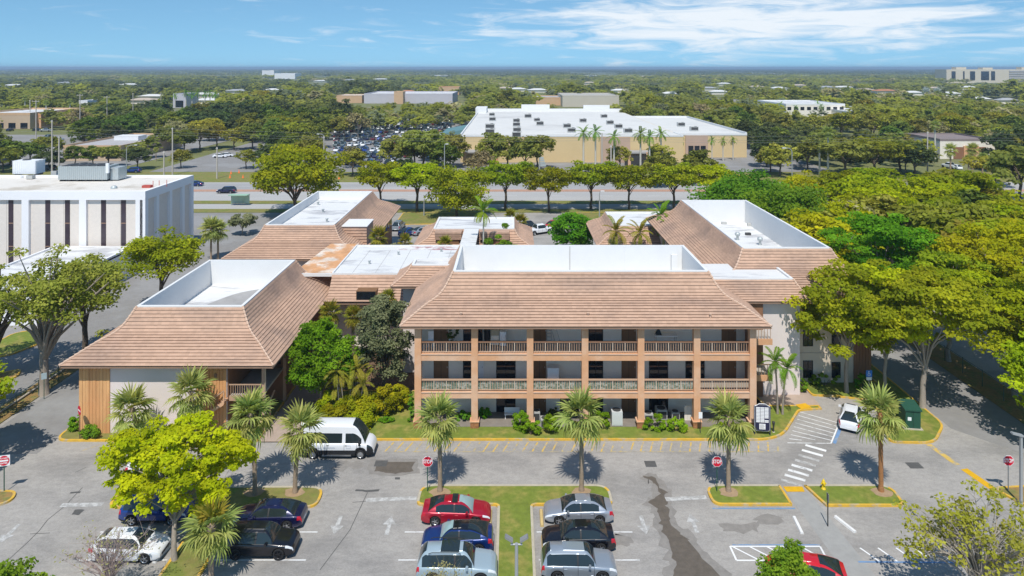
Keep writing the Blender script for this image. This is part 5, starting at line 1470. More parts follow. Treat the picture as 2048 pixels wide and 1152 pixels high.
def tree(label, loc, rx, rz, cz, leafm, seed, ry=None, nclump=70, nleaf=9000, leaf=0.20, h0=None, r0=0.2, bark=BARKG, lean=(0, 0), flat=0.5, nlimb=14, group=None, name='broadleaf_tree', cx=0, cy=0, hollow=0.45, rc=None, twigs=1, low=-0.45, cat='tree', ragged=0.22):
    t = thing(name, label, cat, loc, 0, group)
    pos, nrm, size, tint, cen = crown_cloud(seed, rx, ry or rx, rz, cz, nclump, nleaf, leaf, flat, rc, low, hollow, cx, cy, ragged)
    link('trunk', trunk_mesh(seed, h0 or cz * 0.55, r0, cen, bark, nlimb, lean, twigs), t)
    link('crown', leaf_mesh('crown', pos, nrm, size, tint, leafm), t)
    return t

def shrub(label, loc, rx, ry, rz, leafm, seed, n=1500, leaf=0.075, group=None, name='shrub', cat='shrub', dense=True):
    t = thing(name, label, cat, loc, 0, group)
    pos, nrm, size, tint, cen = crown_cloud(seed, rx * 0.86, ry * 0.86, rz * 0.62, rz * 0.48, 26, n, leaf, 0.8, rc=0.34 * min(rx, ry, rz * 1.3), low=-0.7, hollow=0.55)
    pos[:, 2] = np.maximum(pos[:, 2], 0.03)
    link('foliage', leaf_mesh('foliage', pos, nrm, size, tint, leafm), t)
    mb = MB(); q = random.Random(seed)
    for k in range(5):
        a = q.uniform(0, 6.28); mb.tube([(0.05 * math.cos(a), 0.05 * math.sin(a), 0), (rx * 0.3 * math.cos(a), ry * 0.3 * math.sin(a), rz * 0.35), (rx * 0.6 * math.cos(a), ry * 0.6 * math.sin(a), rz * 0.6)], [0.03, 0.02, 0.008], 5)
    mb.build('stem', BARKD, t)
    return t

# ---- fan palms: every frond is a part
def fan_frond(seed, droop, petiole=0.75, blade=0.95, nseg=17, spread=118, m=L_PALM, val=1.0):
    q = np.random.default_rng(seed)
    V = []; Fc = []; T = []
    def strip(pts, wid, up_, tv, tm):
        b = len(V)
        for p_, w_ in zip(pts, wid):
            V.append(p_ - up_ * w_); V.append(p_ + up_ * w_); T.extend([(tv, tm)] * 2)
        for i in range(len(pts) - 1):
            Fc.append((b + 2 * i, b + 2 * i + 1, b + 2 * i + 3, b + 2 * i + 2))
    side = np.array([0, 1.0, 0])
    pts = [np.array([petiole * t, 0, -droop * 0.12 * t * t]) for t in (0, 0.5, 1.0)]
    strip(pts, [0.03, 0.022, 0.02], side, 0.9, 1.0)
    tip = pts[-1]
    for k in range(nseg):
        a = R(-spread + 2 * spread * k / (nseg - 1)) + q.uniform(-0.04, 0.04)
        ln = blade * (1.0 - 0.22 * (abs(a) / R(spread)) ** 2) * q.uniform(0.9, 1.1)
        dr = np.array([math.cos(a), math.sin(a), 0])
        pr_ = np.array([-math.sin(a), math.cos(a), 0])
        cup = 0.22 * abs(math.sin(a))
        ps = []
        for t in (0.0, 0.33, 0.66, 1.0):
            ps.append(tip + dr * ln * t * (1 - 0.10 * droop * t * t) + np.array([0, 0, cup * t - droop * (0.28 * t ** 2 + 0.30 * max(0, t - 0.6))]))
        tv = q.uniform(0.75, 1.25) * val; tm = np.clip(q.uniform(0.0, 0.9), 0, 1)
        tw = pr_ * 0.9 + np.array([0, 0, 0.42 * (1 if k % 2 else -1)])
        strip(ps, [0.012, 0.055, 0.045, 0.004], tw, tv, tm)
    me = bpy.data.meshes.new('frond')
    me.from_pydata([tuple(v) for v in V], [], Fc)
    c = np.ones((len(V), 4), np.float32); c[:, :2] = np.array(T)
    me.color_attributes.new('tint', 'FLOAT_COLOR', 'POINT').data.foreach_set('color', c.ravel())
    me.materials.append(m)
    return me
def feather_frond(seed, ln=2.6, arc=0.9, leaflet=0.5, n=26, m=L_PALM, droop=0.6, val=1.0):
    q = np.random.default_rng(seed)
    V = []; Fc = []; T = []
    P_ = []
    for k in range(n + 1):
        t = k / n
        P_.append(np.array([ln * (t - 0.18 * arc * t ** 3), 0, ln * (0.16 * t - arc * 0.55 * t * t)]))
    for k in range(n):
        b = len(V); w = 0.028 * (1 - k / n) + 0.006
        for p_ in (P_[k], P_[k + 1]):
            V.extend([p_ + np.array([0, -w, 0.01]), p_ + np.array([0, w, 0.01])]); T.extend([(0.9, 1.0)] * 2)
        Fc.append((b, b + 1, b + 3, b + 2))
    for k in range(2, n + 1):
        t = k / n
        tg = P_[min(k + 1, n)] - P_[k - 1]; tg /= np.linalg.norm(tg)
        l = leaflet * math.sin(min(1.0, 0.25 + t) * math.pi * 0.62) * (1.0 if t < 0.75 else (1.3 - t) / 0.55) * q.uniform(0.85, 1.1)
        for s in (-1, 1):
            o = P_[k]; dr = tg * 0.55 + np.array([0, s * 0.8, 0.10])
            dr /= np.linalg.norm(dr)
            mid = o + dr * l * 0.55; e = o + dr * l + np.array([0, 0, -droop * l * 0.55])
            wv = tg * 0.045
            b = len(V)
            V.extend([o - wv * 0.4, o + wv * 0.4, mid - wv, mid + wv, e]); T.extend([(q.uniform(0.8, 1.2) * val, q.uniform(0, 0.8))] * 5)
            Fc.append((b, b + 1, b + 3, b + 2)); Fc.append((b + 2, b + 3, b + 4))
    me = bpy.data.meshes.new('frond')
    me.from_pydata([tuple(v) for v in V], [], Fc)
    c = np.ones((len(V), 4), np.float32); c[:, :2] = np.array(T)
    me.color_attributes.new('tint', 'FLOAT_COLOR', 'POINT').data.foreach_set('color', c.ravel())
    me.materials.append(m)
    return me
FAN = [fan_frond(i, dr, 0.62 + 0.05 * i, 0.95, m=L_PALM) for i, dr in enumerate((0.35, 0.7, 1.1, 1.5))]
FANY = [fan_frond(10 + i, dr, 0.6, 0.9, m=L_PALMY) for i, dr in enumerate((0.4, 0.8, 1.2))]
FEA = [feather_frond(20 + i, 2.3, a, 0.52, 26, L_GREEN) for i, a in enumerate((0.7, 1.1, 1.5))]
FEAY = [feather_frond(30 + i, 1.9, a, 0.42, 22, L_PALMY) for i, a in enumerate((0.8, 1.2, 1.6))]

def palm_trunk(h, r, seed, m, lean=(0, 0), boots=True, n=10):
    q = random.Random(seed)
    mb = MB()
    pts = []; rad = []
    k_ = 26 if boots else 12
    for k in range(k_ + 1):
        t = k / k_
        pts.append((lean[0] * t * t, lean[1] * t * t, h * t))
        rr = r * (1.35 if k == 0 else 1.15 if k == 1 else 1.0 - 0.12 * t)
        if boots: rr *= 1 + (0.09 if k % 2 else -0.04) * (0.5 + t)
        rad.append(rr)
    mb.tube(pts, rad, n)
    if boots:     # stubs of old leaf bases under the crown
        for k in range(16):
            a = k * 2.4; z = h * (0.80 + 0.2 * k / 16); t = z / h
            c = Vector((lean[0] * t * t, lean[1] * t * t, z)); o = Vector((math.cos(a), math.sin(a), 0))
            mb.tube([c + o * r * 0.8, c + o * r * 1.6 + Vector((0, 0, 0.16))], [0.06, 0.025], 5)
    return mb.mesh('trunk', m)

def palm(label, loc, h, seed, fronds, n=32, r=0.17, bark=PALMBARK, lean=(0, 0), scale=1.0, boots=True, low=-48, name='sabal_palm', group=None, elev_pow=1.0):
    t = thing(name, label, 'palm tree', loc, 0, group)
    q = random.Random(seed)
    link('trunk', palm_trunk(h, r, seed, bark, lean, boots), t)
    for k in range(n):
        f = (k + 0.5) / n
        el = 82 - (82 - low) * f ** elev_pow + q.uniform(-6, 6)
        azm = k * 2.39996 + q.uniform(-0.2, 0.2)
        i = min(len(fronds) - 1, int(f * len(fronds)))
        s = scale * q.uniform(0.88, 1.12)
        link('frond', fronds[i], t, (lean[0], lean[1], h - 0.05 - 0.25 * f * scale), (q.uniform(-0.25, 0.25), -R(el), azm), (s, s, s))
    return t

G_SAB = 'sabal palms round the parking lot'
for label, bx, by, h, lean, sd_, bark in (
    ('sabal palm in front of the orange siding, leftmost of the four by the left building', 276, 905, 3.6, (-0.5, 0), 1, PALMBARK),
    ('sabal palm before the pale pink wall, second of the four by the left building', 382, 900, 4.9, (0, 0), 2, PALMBARK),
    ('sabal palm before the dark stair entry of the left building', 510, 992, 6.1, (-0.4, 0.1), 3, PALMBARK),
    ('sabal palm overlapping the back of the white van', 590, 988, 4.9, (0.5, 0), 4, PALMBARK),
    ('low yellowish sabal palm beside the black SUV at the lower left', 422, 1168, 3.6, (0.05, 0), 5, PALMBARK),
    ('sabal palm on the centre island behind the left stop sign', 880, 985, 5.7, (-0.05, 0), 6, PALMBARK),
    ('sabal palm at the right end of the centre island', 1163, 984, 6.0, (0.0, 0), 7, PALMBARK),
    ('sabal palm with dark upper trunk beside the middle stop sign', 1457, 985, 5.6, (0.05, 0), 8, PALMBARK),
    ('tall sabal palm with reddish trunk right of the yellow hydrant', 1762, 985, 6.1, (-0.1, 0), 9, PALMRED)):
    p = P(bx, by)
    zb = 0.12
    palm(label, (p.x, p.y, zb), h, sd_, FAN if sd_ != 5 else FANY[:1] + FAN[1:], n=21 + (sd_ * 7) % 7, lean=lean, bark=bark, scale=1.22 + 0.03 * ((sd_ * 5) % 6), group=G_SAB)
for isl, bx in ((isl_c, 880), (isl_c, 1163), (isl_1, 1457), (isl_2, 1762), (isl_l, 590), (isl_l, 510)):
    p = P(bx, 985); ring(isl, p.x, p.y - 0.15, 0.75)
for label, bx, by, h, sc, sd_ in (('fan palm behind the dense green tree, left of the pair', 660, 700, 6.6, 0.95, 11), ('fan palm beside the grey-green tree, right of the pair', 706, 704, 6.2, 0.9, 12), ('fan palm under the link building window', 776, 690, 8.0, 0.8, 13)):
    Y = 71.5; x = (bx - 1024) * Y / F
    palm(label, (x, Y, 0.11), h, sd_, FANY, n=26, scale=sc, boots=False, name='fan_palm', group='fan palms in the left courtyard')
for label, bx, Y, h, sc, sd_ in (('yellow-green fan palm at the boxed dormer of the rear building', 757, 94, 9.0, 1.1, 14), ('short fan palm left of the courtyard pavilion', 810, 95, 8.0, 0.9, 15), ('fan palm right behind the courtyard pavilion', 1040, 113, 6.8, 1.1, 16), ('second fan palm behind the courtyard pavilion', 1020, 115, 7.2, 1.0, 17), ('fan palm in front of the pavilion opening', 890, 94, 8.0, 0.85, 18)):
    palm(label, ((bx - 1024) * Y / F, Y, 0.11), h, sd_, FANY, n=22, scale=sc, boots=False, name='fan_palm', group='fan palms in the rear courtyard')
p = P(422, 522); palm('dark fan palm by the white office drive, left of the pair', (p.x, p.y, 0), 5.6, 21, FAN, n=26, scale=1.35, boots=False, name='fan_palm', group='fan palms by the white office drive')
p = P(436, 518); palm('dark fan palm by the white office drive, right of the pair', (p.x, p.y, 0), 5.0, 22, FAN, n=26, scale=1.25, boots=False, name='fan_palm', group='fan palms by the white office drive')
# feather palms
p = P(1555, 830); palm('slender coconut palm before the stair tower, left of the pair', (p.x, p.y, 0.13), 4.9, 31, FEA, n=15, r=0.09, lean=(-0.25, 0), scale=0.72, boots=False, low=-35, name='coconut_palm', bark=BARKG, group='coconut palms at the stair tower')
p = P(1565, 831); palm('slender coconut palm before the stair tower, right of the pair', (p.x, p.y, 0.13), 4.3, 32, FEA, n=15, r=0.09, lean=(0.45, 0), scale=0.75, boots=False, low=-35, name='coconut_palm', bark=BARKG, group='coconut palms at the stair tower')
palm('tall thin coconut palm rising behind the white parapet of the main roof', (-3.9, 94, 0.11), 12.4, 33, FEA + FEAY[:1], n=15, r=0.12, scale=1.0, boots=False, low=-45, name='coconut_palm', bark=mat('pale_trunk', (0.55, 0.52, 0.46), 0.9, 0.1, 4))
for label, px, Y, h, sc, sd_ in (('arching palm left of the rear right pavilion', 1232, 97, 9.0, 1.25, 34), ('arching palm in front of the rear right pavilion', 1280, 97, 8.8, 1.2, 35), ('taller palm between the rear right pavilion and the right wing', 1322, 101, 10.2, 1.1, 36), ('arching palm tight against the right wing roof', 1345, 98, 9.0, 1.1, 37)):
    palm(label, ((px - 1024) * Y / F, Y, 0.11), h, sd_, FEAY if sd_ in (34, 35) else FEA, n=16, r=0.12, scale=sc, boots=False, low=-40, name='feather_palm', group='feather palms in the rear courtyard')
ar = thing('areca_palm', 'clump of yellow areca palms with thin pale stems in the left courtyard', 'palm tree', (-14.9, 62.6, 0.12))
q = random.Random(5)
for k in range(9):
    bx_, by_ = q.uniform(-0.9, 0.9), q.uniform(-0.6, 0.6); h = q.uniform(2.6, 4.4)
    tx, ty = bx_ * 1.7, by_ * 1.5
    MB().tube([(bx_, by_, 0), ((bx_ + tx) / 2, (by_ + ty) / 2, h * 0.5), (tx, ty, h)], [0.05, 0.045, 0.04], 6).build('stem', TWIG, ar)
    for j in range(8):
        s = q.uniform(0.62, 0.95)
        link('frond', FEAY[j % 3], ar, (tx, ty, h - 0.05), (0, -R(70 - 13 * j + q.uniform(-8, 8)), j * 2.4 + k), (s, s, s))

# ---- near broadleaf trees
tree('lime green spreading tree over the dark blue SUV at lower left', (-21.9, 44.6, 0.12), 5.0, 2.6, 5.4, L_LIME, 41, ry=3.4, nclump=190, nleaf=21000, leaf=0.13, h0=2.9, r0=0.17, lean=(-0.3, 0.6), flat=0.45, nlimb=34, hollow=0.25, cy=1.6, cx=-0.6, rc=0.62, twigs=2, low=-0.85, ragged=0.12)
tree('dense glossy green tree between the left building and the courtyard', (-17.9, 64.6, 0.11), 2.8, 3.2, 4.9, L_BRIGHT, 42, nclump=110, nleaf=15000, leaf=0.13, h0=2.0, r0=0.16, flat=0.75, hollow=0.6, rc=0.75, low=-0.85)
tree('airy grey-green tree left of the main building corner', (-12.3, 66.0, 0.11), 2.7, 4.1, 5.9, L_GREY, 43, nclump=150, nleaf=15000, leaf=0.12, h0=2.6, r0=0.16, flat=0.75, hollow=0.35, rc=0.62, low=-0.85, bark=BARKD)
G_R = 'yellow-green trees massed along the right boundary'
RT = [  # label, x, y, rx, rz, cz, leaf, seed, leaning, base trunk height
 ('broad layered yellow-green tree hiding the right wing facade', 32.9, 67.6, 5.4, 5.3, 8.0, L_OLIVE, 51, 4.6, 0.20),
 ('thin-trunked yellow-green tree behind the accessible parking sign', 36.3, 67.2, 4.4, 3.8, 8.2, L_YELLOW, 52, 4.4, 0.17),
 ('fork-trunked pale tree at the green utility box', 38.6, 64.6, 5.4, 3.2, 9.4, L_OLIVE, 53, 4.8, 0.26),
 ('low yellow-green tree over the right fence near the lamp pole', 47.0, 58.5, 4.4, 3.0, 6.0, L_YELLOW, 54, 3.2, 0.2),
 ('yellow-green tree beyond the right fence below the street', 49.0, 67.0, 6.0, 4.4, 7.6, L_YELLOW, 55, 4.4, 0.24),
 ('bright green tree rising behind the right boundary trees', 42.5, 80.0, 5.6, 4.2, 11.0, L_BRIGHT, 56, 5.5, 0.25),
 ('golden tree at the right frame edge above the side street', 54.0, 76.0, 6.0, 4.0, 10.5, L_YELLOW, 57, 5.0, 0.26),
 ('full yellow-green tree at the right frame edge beyond the fence', 51.0, 62.5, 5.6, 4.2, 8.2, L_OLIVE, 58, 4.2, 0.24),
 ('olive tree between the right fence and the side street', 47.6, 75.0, 5.2, 4.0, 8.4, L_OLIVE, 59, 4.2, 0.24)]
for label, x, y, rx, rz, cz, lm, sd_, h0, r0 in RT:
    tree(label, (x, y, 0.08), rx, rz, cz, lm, sd_, nclump=95, nleaf=14000, leaf=0.19, h0=h0, r0=r0, flat=0.36, nlimb=16, hollow=0.4, rc=1.25, lean=(0.3, 0.1), group=G_R, low=-0.72, ragged=0.3)
# trunk-side details of the near right pair
tree('sparse grey-barked oak beside the left fence', (-45.9, 67.4, 0.04), 5.4, 3.6, 9.8, L_OAK, 61, nclump=85, nleaf=8500, leaf=0.17, h0=4.2, r0=0.42, flat=0.6, nlimb=40, hollow=0.25, rc=1.05, cx=1.6, twigs=3, low=-0.7, ragged=0.35)
tree('dark-trunked oak at the left frame edge in the neighbour lot', (-53.2, 70.5, 0.02), 5.0, 3.2, 8.2, L_OAK, 62, nclump=70, nleaf=6500, leaf=0.18, h0=3.6, r0=0.45, flat=0.6, nlimb=30, hollow=0.25, rc=1.05, twigs=3, bark=BARKD, low=-0.7, cx=-0.6)
tree('round olive tree beside the white annex', (-46.4, 91.0, 0.05), 4.6, 2.9, 6.7, L_OLIVE, 63, nclump=80, nleaf=9000, leaf=0.2, h0=3.6, r0=0.28, flat=0.6, bark=BARKD, hollow=0.4)
tree('tall oak between the left fence and the annex roof', (-47.2, 76.0, 0.05), 4.0, 3.0, 7.4, L_OAK, 64, nclump=70, nleaf=6000, leaf=0.19, h0=4.0, r0=0.3, flat=0.6, bark=BARKD, hollow=0.3, twigs=2)
tree('olive tree at the left frame edge shading the drive', (-44.6, 53.2, 0.05), 4.2, 2.4, 6.2, L_OLIVE, 66, nclump=70, nleaf=8000, leaf=0.19, h0=3.0, r0=0.25, flat=0.5, hollow=0.35, rc=1.0)
tree('olive bush-like tree at the left frame edge above the fence', (-50.2, 61.5, 0.05), 3.6, 2.4, 3.6, L_OLIVE, 67, nclump=60, nleaf=7000, leaf=0.18, h0=1.4, r0=0.2, flat=0.6, low=-0.8)
tree('big dark olive tree beside the main road behind the rear building', (-46.8, 148.4, 0.05), 8.4, 5.4, 8.6, L_OLIVE, 68, nclump=130, nleaf=14000, leaf=0.34, h0=4.0, r0=0.4, flat=0.6, bark=BARKD, low=-0.7)
tree('round bright green tree in the rear lot beside the white pickup', (10.4, 117.0, 0.02), 3.5, 2.9, 4.1, L_BRIGHT, 69, nclump=90, nleaf=9000, leaf=0.22, h0=1.8, r0=0.18, flat=0.75, hollow=0.6, low=-0.8)
tree('loose olive tree behind the courtyard pavilion', (-11.8, 146.0, 0.05), 6.0, 4.6, 6.0, L_OLIVE, 70, nclump=110, nleaf=9500, leaf=0.28, h0=3.0, r0=0.28, flat=0.6, bark=BARKD, low=-0.8)
tree('green tree behind the right wing, nearer the road', (44.0, 128.0, 0.05), 8.4, 4.6, 7.4, L_GREEN, 71, nclump=130, nleaf=13000, leaf=0.30, h0=3.0, r0=0.35, flat=0.55, low=-0.75)
tree('green tree behind the right wing roof corner', (45.5, 112.0, 0.05), 6.8, 4.6, 7.2, L_GREEN, 72, nclump=110, nleaf=12000, leaf=0.27, h0=3.0, r0=0.33, flat=0.55, low=-0.75)
# treetops at the bottom edge
tree('feathery green treetop in front of the red car at the bottom right', (15.6, 38.6, 0.0), 1.5, 2.2, 3.0, L_GREEN, 73, nclump=80, nleaf=9000, leaf=0.085, h0=1.2, r0=0.1, flat=1.2, hollow=0.4, rc=0.42, low=-0.8)
tree('sparse grey-twigged tree with few leaves at the lower right', (27.5, 40.4, 0.0), 5.6, 2.3, 4.3, foliage('leaf_sparse_lime', (0.32, 0.38, 0.04), (0.46, 0.50, 0.08), 0.42), 74, ry=2.6, nclump=130, nleaf=3600, leaf=0.12, h0=1.6, r0=0.16, bark=TWIG, flat=0.7, nlimb=110, hollow=0.2, rc=0.5, twigs=7, low=-0.8, ragged=0.3)
tree('dark green treetop at the bottom left corner', (-29.5, 39.2, 0.0), 2.3, 1.5, 1.5, L_GREEN, 75, nclump=55, nleaf=5000, leaf=0.12, h0=0.7, r0=0.12, flat=0.7, low=-0.7, rc=0.6)
tree('bare pinkish twiggy tree in front of the white hatchback', (-24.2, 41.3, 0.0), 3.0, 1.7, 2.9, L_TAN, 76, ry=1.4, nclump=80, nleaf=350, leaf=0.07, h0=1.0, r0=0.07, bark=mat('pink_twig', (0.40, 0.31, 0.28), 0.95, 0.15, 3), flat=0.7, nlimb=75, hollow=0.15, rc=0.5, twigs=8, low=-0.6)
tree('sparse budding twigs rising in front of the pale SUV', (-3.9, 39.6, 0.0), 1.5, 1.5, 2.2, L_TAN, 77, ry=0.6, nclump=40, nleaf=420, leaf=0.06, h0=0.8, r0=0.04, bark=mat('yellow_twig', (0.46, 0.38, 0.18), 0.95, 0.15, 3), flat=0.8, nlimb=34, hollow=0.15, rc=0.35, twigs=4)

# ---- shrubs and hedges
q = random.Random(9)
for k, (px, py, rx, rz) in enumerate(((668, 852, 1.3, 1.6), (700, 846, 1.4, 1.9), (735, 840, 1.4, 2.0), (768, 830, 1.3, 2.2), (795, 822, 1.1, 2.2), (655, 838, 1.2, 1.8), (720, 858, 1.3, 1.3))):
    p = P(px, py)
    shrub('golden green shrub in the courtyard bank, ' + ('above the van roof', 'above the van windscreen', 'upper middle of the bank', 'below the grey-green tree', 'at the main building corner', 'behind the van palm', 'lowest beside the lawn')[k], (p.x, p.y, 0.11), rx, rx * 0.9, rz, L_CROTON, 100 + k, 2600, 0.10, 'golden shrubs behind the van')
HD = [('curved green hedge left of the entrance path', 1042, 860, 0.85, 0.7, 1.35, L_HEDGE), ('curved green hedge front section left of the entrance path', 1062, 872, 0.95, 0.5, 1.1, L_HEDGE), ('rounded hedge right of the condensers', 1105, 866, 0.8, 0.75, 1.45, L_HEDGE), ('yellow-green rounded shrub right of the entrance palm', 1203, 858, 0.85, 0.65, 1.2, L_HEDGE),
      ('clipped hedge between the right columns, left half', 1310, 862, 1.15, 0.6, 1.1, L_HEDGE), ('clipped hedge between the right columns, right half', 1352, 864, 1.15, 0.6, 1.05, L_HEDGE), ('leafy bright shrub at the second column', 968, 838, 0.55, 0.45, 0.9, L_BRIGHT), ('small shrub left of the second column base', 928, 842, 0.8, 0.45, 0.7, L_GREEN), ('tall narrow shrub at the building left corner', 823, 846, 0.35, 0.4, 2.4, L_GREEN),
      ('dark shrub beside the ground-floor dark window', 1107, 838, 0.5, 0.4, 0.8, L_DARK), ('round green shrub beside the do-not-enter sign', 150, 862, 0.55, 0.55, 1.1, L_BRIGHT), ('low brownish green shrub at the orange siding foot', 184, 876, 0.95, 0.7, 0.85, L_GREEN), ('low green hedge under the palm by the directory sign', 1450, 868, 1.2, 0.5, 0.9, L_HEDGE),
      ('green shrub at the foot of the stair tower', 1605, 786, 0.5, 0.5, 1.3, L_GREEN), ('hedge along the right wing wall', 1650, 772, 2.0, 0.5, 1.2, L_GREEN), ('leafy shrub by the right wing corner', 1722, 782, 0.7, 0.5, 1.4, L_BRIGHT), ('bright ground plant on the lawn by the van', 772, 846, 0.7, 0.35, 0.35, L_BRIGHT)]
for k, (l, px, py, rx, ry, rz, m) in enumerate(HD):
    p = P(px, py); shrub(l, (p.x, p.y, 0.12), rx, ry, rz, m, 130 + k, 1900 if rx < 1.5 else 4000, 0.07, None, 'hedge' if 'hedge' in l else 'shrub', 'hedge' if 'hedge' in l else 'shrub')
shrub('dark leafy bank at the right front of the courtyard pavilion', (-1.4, 93.5, 0.11), 2.6, 1.6, 10.2, L_GREEN, 160, 4500, 0.16)
shrub('small bushes left of the courtyard pavilion', (-16.4, 93.0, 0.11), 1.6, 1.5, 8.6, L_GREY, 161, 3500, 0.15)
p = P(485, 470); tree('small grey-leaved tree by the drive left of the rear building', (p.x, p.y, 0.02), 2.3, 1.6, 2.6, L_GREY, 162, nclump=40, nleaf=3000, leaf=0.2, h0=1.4, r0=0.1)

# ---- middle distance: copied trees, then joined far woodland
VAR = []
def variant(m, seed, rx=4.4, rz=3.0, cz=5.4, n=2600, leaf=0.40, bark=BARKD, flat=0.55, nclump=55, low=-0.6, hollow=0.5):
    pos, nrm, size, tint, cen = crown_cloud(seed, rx, rx, rz, cz, nclump, n, leaf, flat, None, low, hollow)
    a = trunk_mesh(seed, cz * 0.55, 0.24, cen, bark, 9, (0.2, 0.1), 0, 6)
    b = leaf_mesh('crown', pos, nrm, size, tint, m)
    VAR.append((a, b, (pos, nrm, size, tint)))
    return len(VAR) - 1
VK = {'olive': [variant(M_OLIVE, 201), variant(M_OLIVE, 202, 4.8, 2.6, 5.6), variant(M_OLIVE, 221, 4.2, 3.4, 6.0, hollow=0.35)], 'yellow': [variant(M_YELLOW, 203), variant(M_YELLOW, 204, 5.0, 2.4, 5.8, flat=0.4)], 'lush': [variant(L_YELLOW, 222, 4.6, 3.6, 5.6, n=5200, leaf=0.28, flat=0.42, nclump=80, low=-0.8), variant(L_OLIVE, 223, 4.8, 3.4, 5.6, n=5200, leaf=0.28, flat=0.42, nclump=80, low=-0.8), variant(L_YELLOW, 224, 5.2, 3.0, 6.2, n=5200, leaf=0.28, flat=0.4, nclump=80, low=-0.8)],
      'green': [variant(M_GREEN, 205), variant(M_GREEN, 206, 4.0, 3.2, 5.6)], 'dark': [variant(M_DARK, 207, 4.6, 3.4, 5.4), variant(M_DARK, 208)], 'grey': [variant(L_GREY, 209, n=2000)],
      'tan': [variant(L_TAN, 210, n=1100, hollow=0.3, bark=TWIG), variant(L_OAK, 211, n=2000)], 'row': [variant(L_OLIVE, 212, 4.4, 2.4, 6.4, n=5200, leaf=0.26, flat=0.42, nclump=70), variant(L_YELLOW, 213, 4.2, 2.3, 6.3, n=5200, leaf=0.26, flat=0.42, nclump=70)]}
mr_ = random.Random(31)
def mid_tree(x, y, kind, s, label, group, sz=None):
    i = mr_.choice(VK[kind]); a, b, _ = VAR[i]
    t = thing('broadleaf_tree', label, 'tree', (x, y, 0), mr_.uniform(0, 6.28), group)
    t.scale = (s, s, sz or s)
    link('trunk', a, t); link('crown', b, t)
    return t
for px, Y, kind, s, where in ((762, 157.5, 'row', 1.15, 'at the left end of the roadside row'), (834, 153.5, 'row', 1.25, 'second in the roadside row'), (1011, 155.3, 'row', 1.2, 'behind the pavilion palms in the roadside row'), (1098, 152.8, 'row', 1.08, 'above the red car in the roadside row'), (1182, 155.5, 'row', 1.2, 'behind the round green tree in the roadside row'), (1258, 155.5, 'row', 1.1, 'behind the rear right pavilion in the roadside row'), (1348, 155, 'row', 1.15, 'above the right wing parapet in the roadside row'), (1425, 155, 'row', 1.15, 'at the right end of the roadside row')):
    mid_tree((px - 1024) * Y / F, Y, kind, s, 'spreading olive tree ' + where, 'spreading trees in the roadside row')
for px, py, kind, s, label in ((330, 300, 'olive', 1.1, 'olive tree at the drive of the tan bank-like building'), (368, 306, 'green', 1.0, 'green tree right of the drive of the tan bank-like building'), (400, 300, 'olive', 1.15, 'olive tree left in the far car park'), (434, 296, 'yellow', 1.1, 'yellow-green tree in the middle of the far car park'), (468, 300, 'tan', 1.0, 'pale brownish tree in the far car park'), (505, 298, 'olive', 1.2, 'olive tree right in the far car park'), (545, 302, 'green', 1.1, 'green tree behind the big roadside tree'), (590, 300, 'yellow', 1.2, 'yellow-green tree above the big roadside tree'), (628, 296, 'olive', 1.2, 'olive tree left of the crowded lot'), (350, 284, 'tan', 1.1, 'pale brownish tree behind the tan bank-like building'), (418, 282, 'yellow', 1.2, 'yellow-green tree behind the far car park'), (500, 282, 'olive', 1.3, 'large olive tree behind the far car park'), (570, 282, 'yellow', 1.3, 'large yellow-green tree between far car park and crowded lot'), (812, 352, 'dark', 0.6, 'dark bush-like tree on the far verge left of the lamp post'), (705, 352, 'tan', 0.9, 'pale bare tree on the far verge in front of the crowded lot'), (960, 362, 'tan', 1.0, 'pale leafless tree on the far verge before the store'), (700, 335, 'tan', 0.8, 'pinkish bare tree at the crowded lot corner'), (362, 336, 'tan', 0.7, 'bare brown tree left of the bus shelter'), (492, 337, 'tan', 0.7, 'bare brown tree by the far car park entrance'),
                               (890, 352, 'green', 1.05, 'light green tree behind the roadside row before the lamp post'), (1560, 352, 'tan', 1.1, 'pale tan tree on the far verge right of the store'), (1330, 352, 'dark', 0.7, 'dark tree on the far verge before the store palms'), (1320, 338, 'tan', 0.9, 'thin tan tree before the store wall'), (1240, 338, 'tan', 0.85, 'thin tan tree between the store palms')):
    p = P(px, py); mid_tree(p.x, p.y, kind, s, label, None)
wl_ = [(790, 340), (830, 337), (868, 338), (900, 335), (980, 342), (1015, 340), (1050, 341), (1075, 338)]
for k, (px, py) in enumerate(wl_):
    p = P(px, py); mid_tree(p.x, p.y, 'olive', 1.12, 'tall soft olive tree in the weeping row, %s' % ('first from the left', 'second from the left', 'third from the left', 'fourth, left of the lamp post', 'fifth, at the store corner', 'sixth, before the store wall', 'seventh, before the store wall', 'last, beside the slatted sign')[k], 'weeping olive trees before the big store', 1.25)
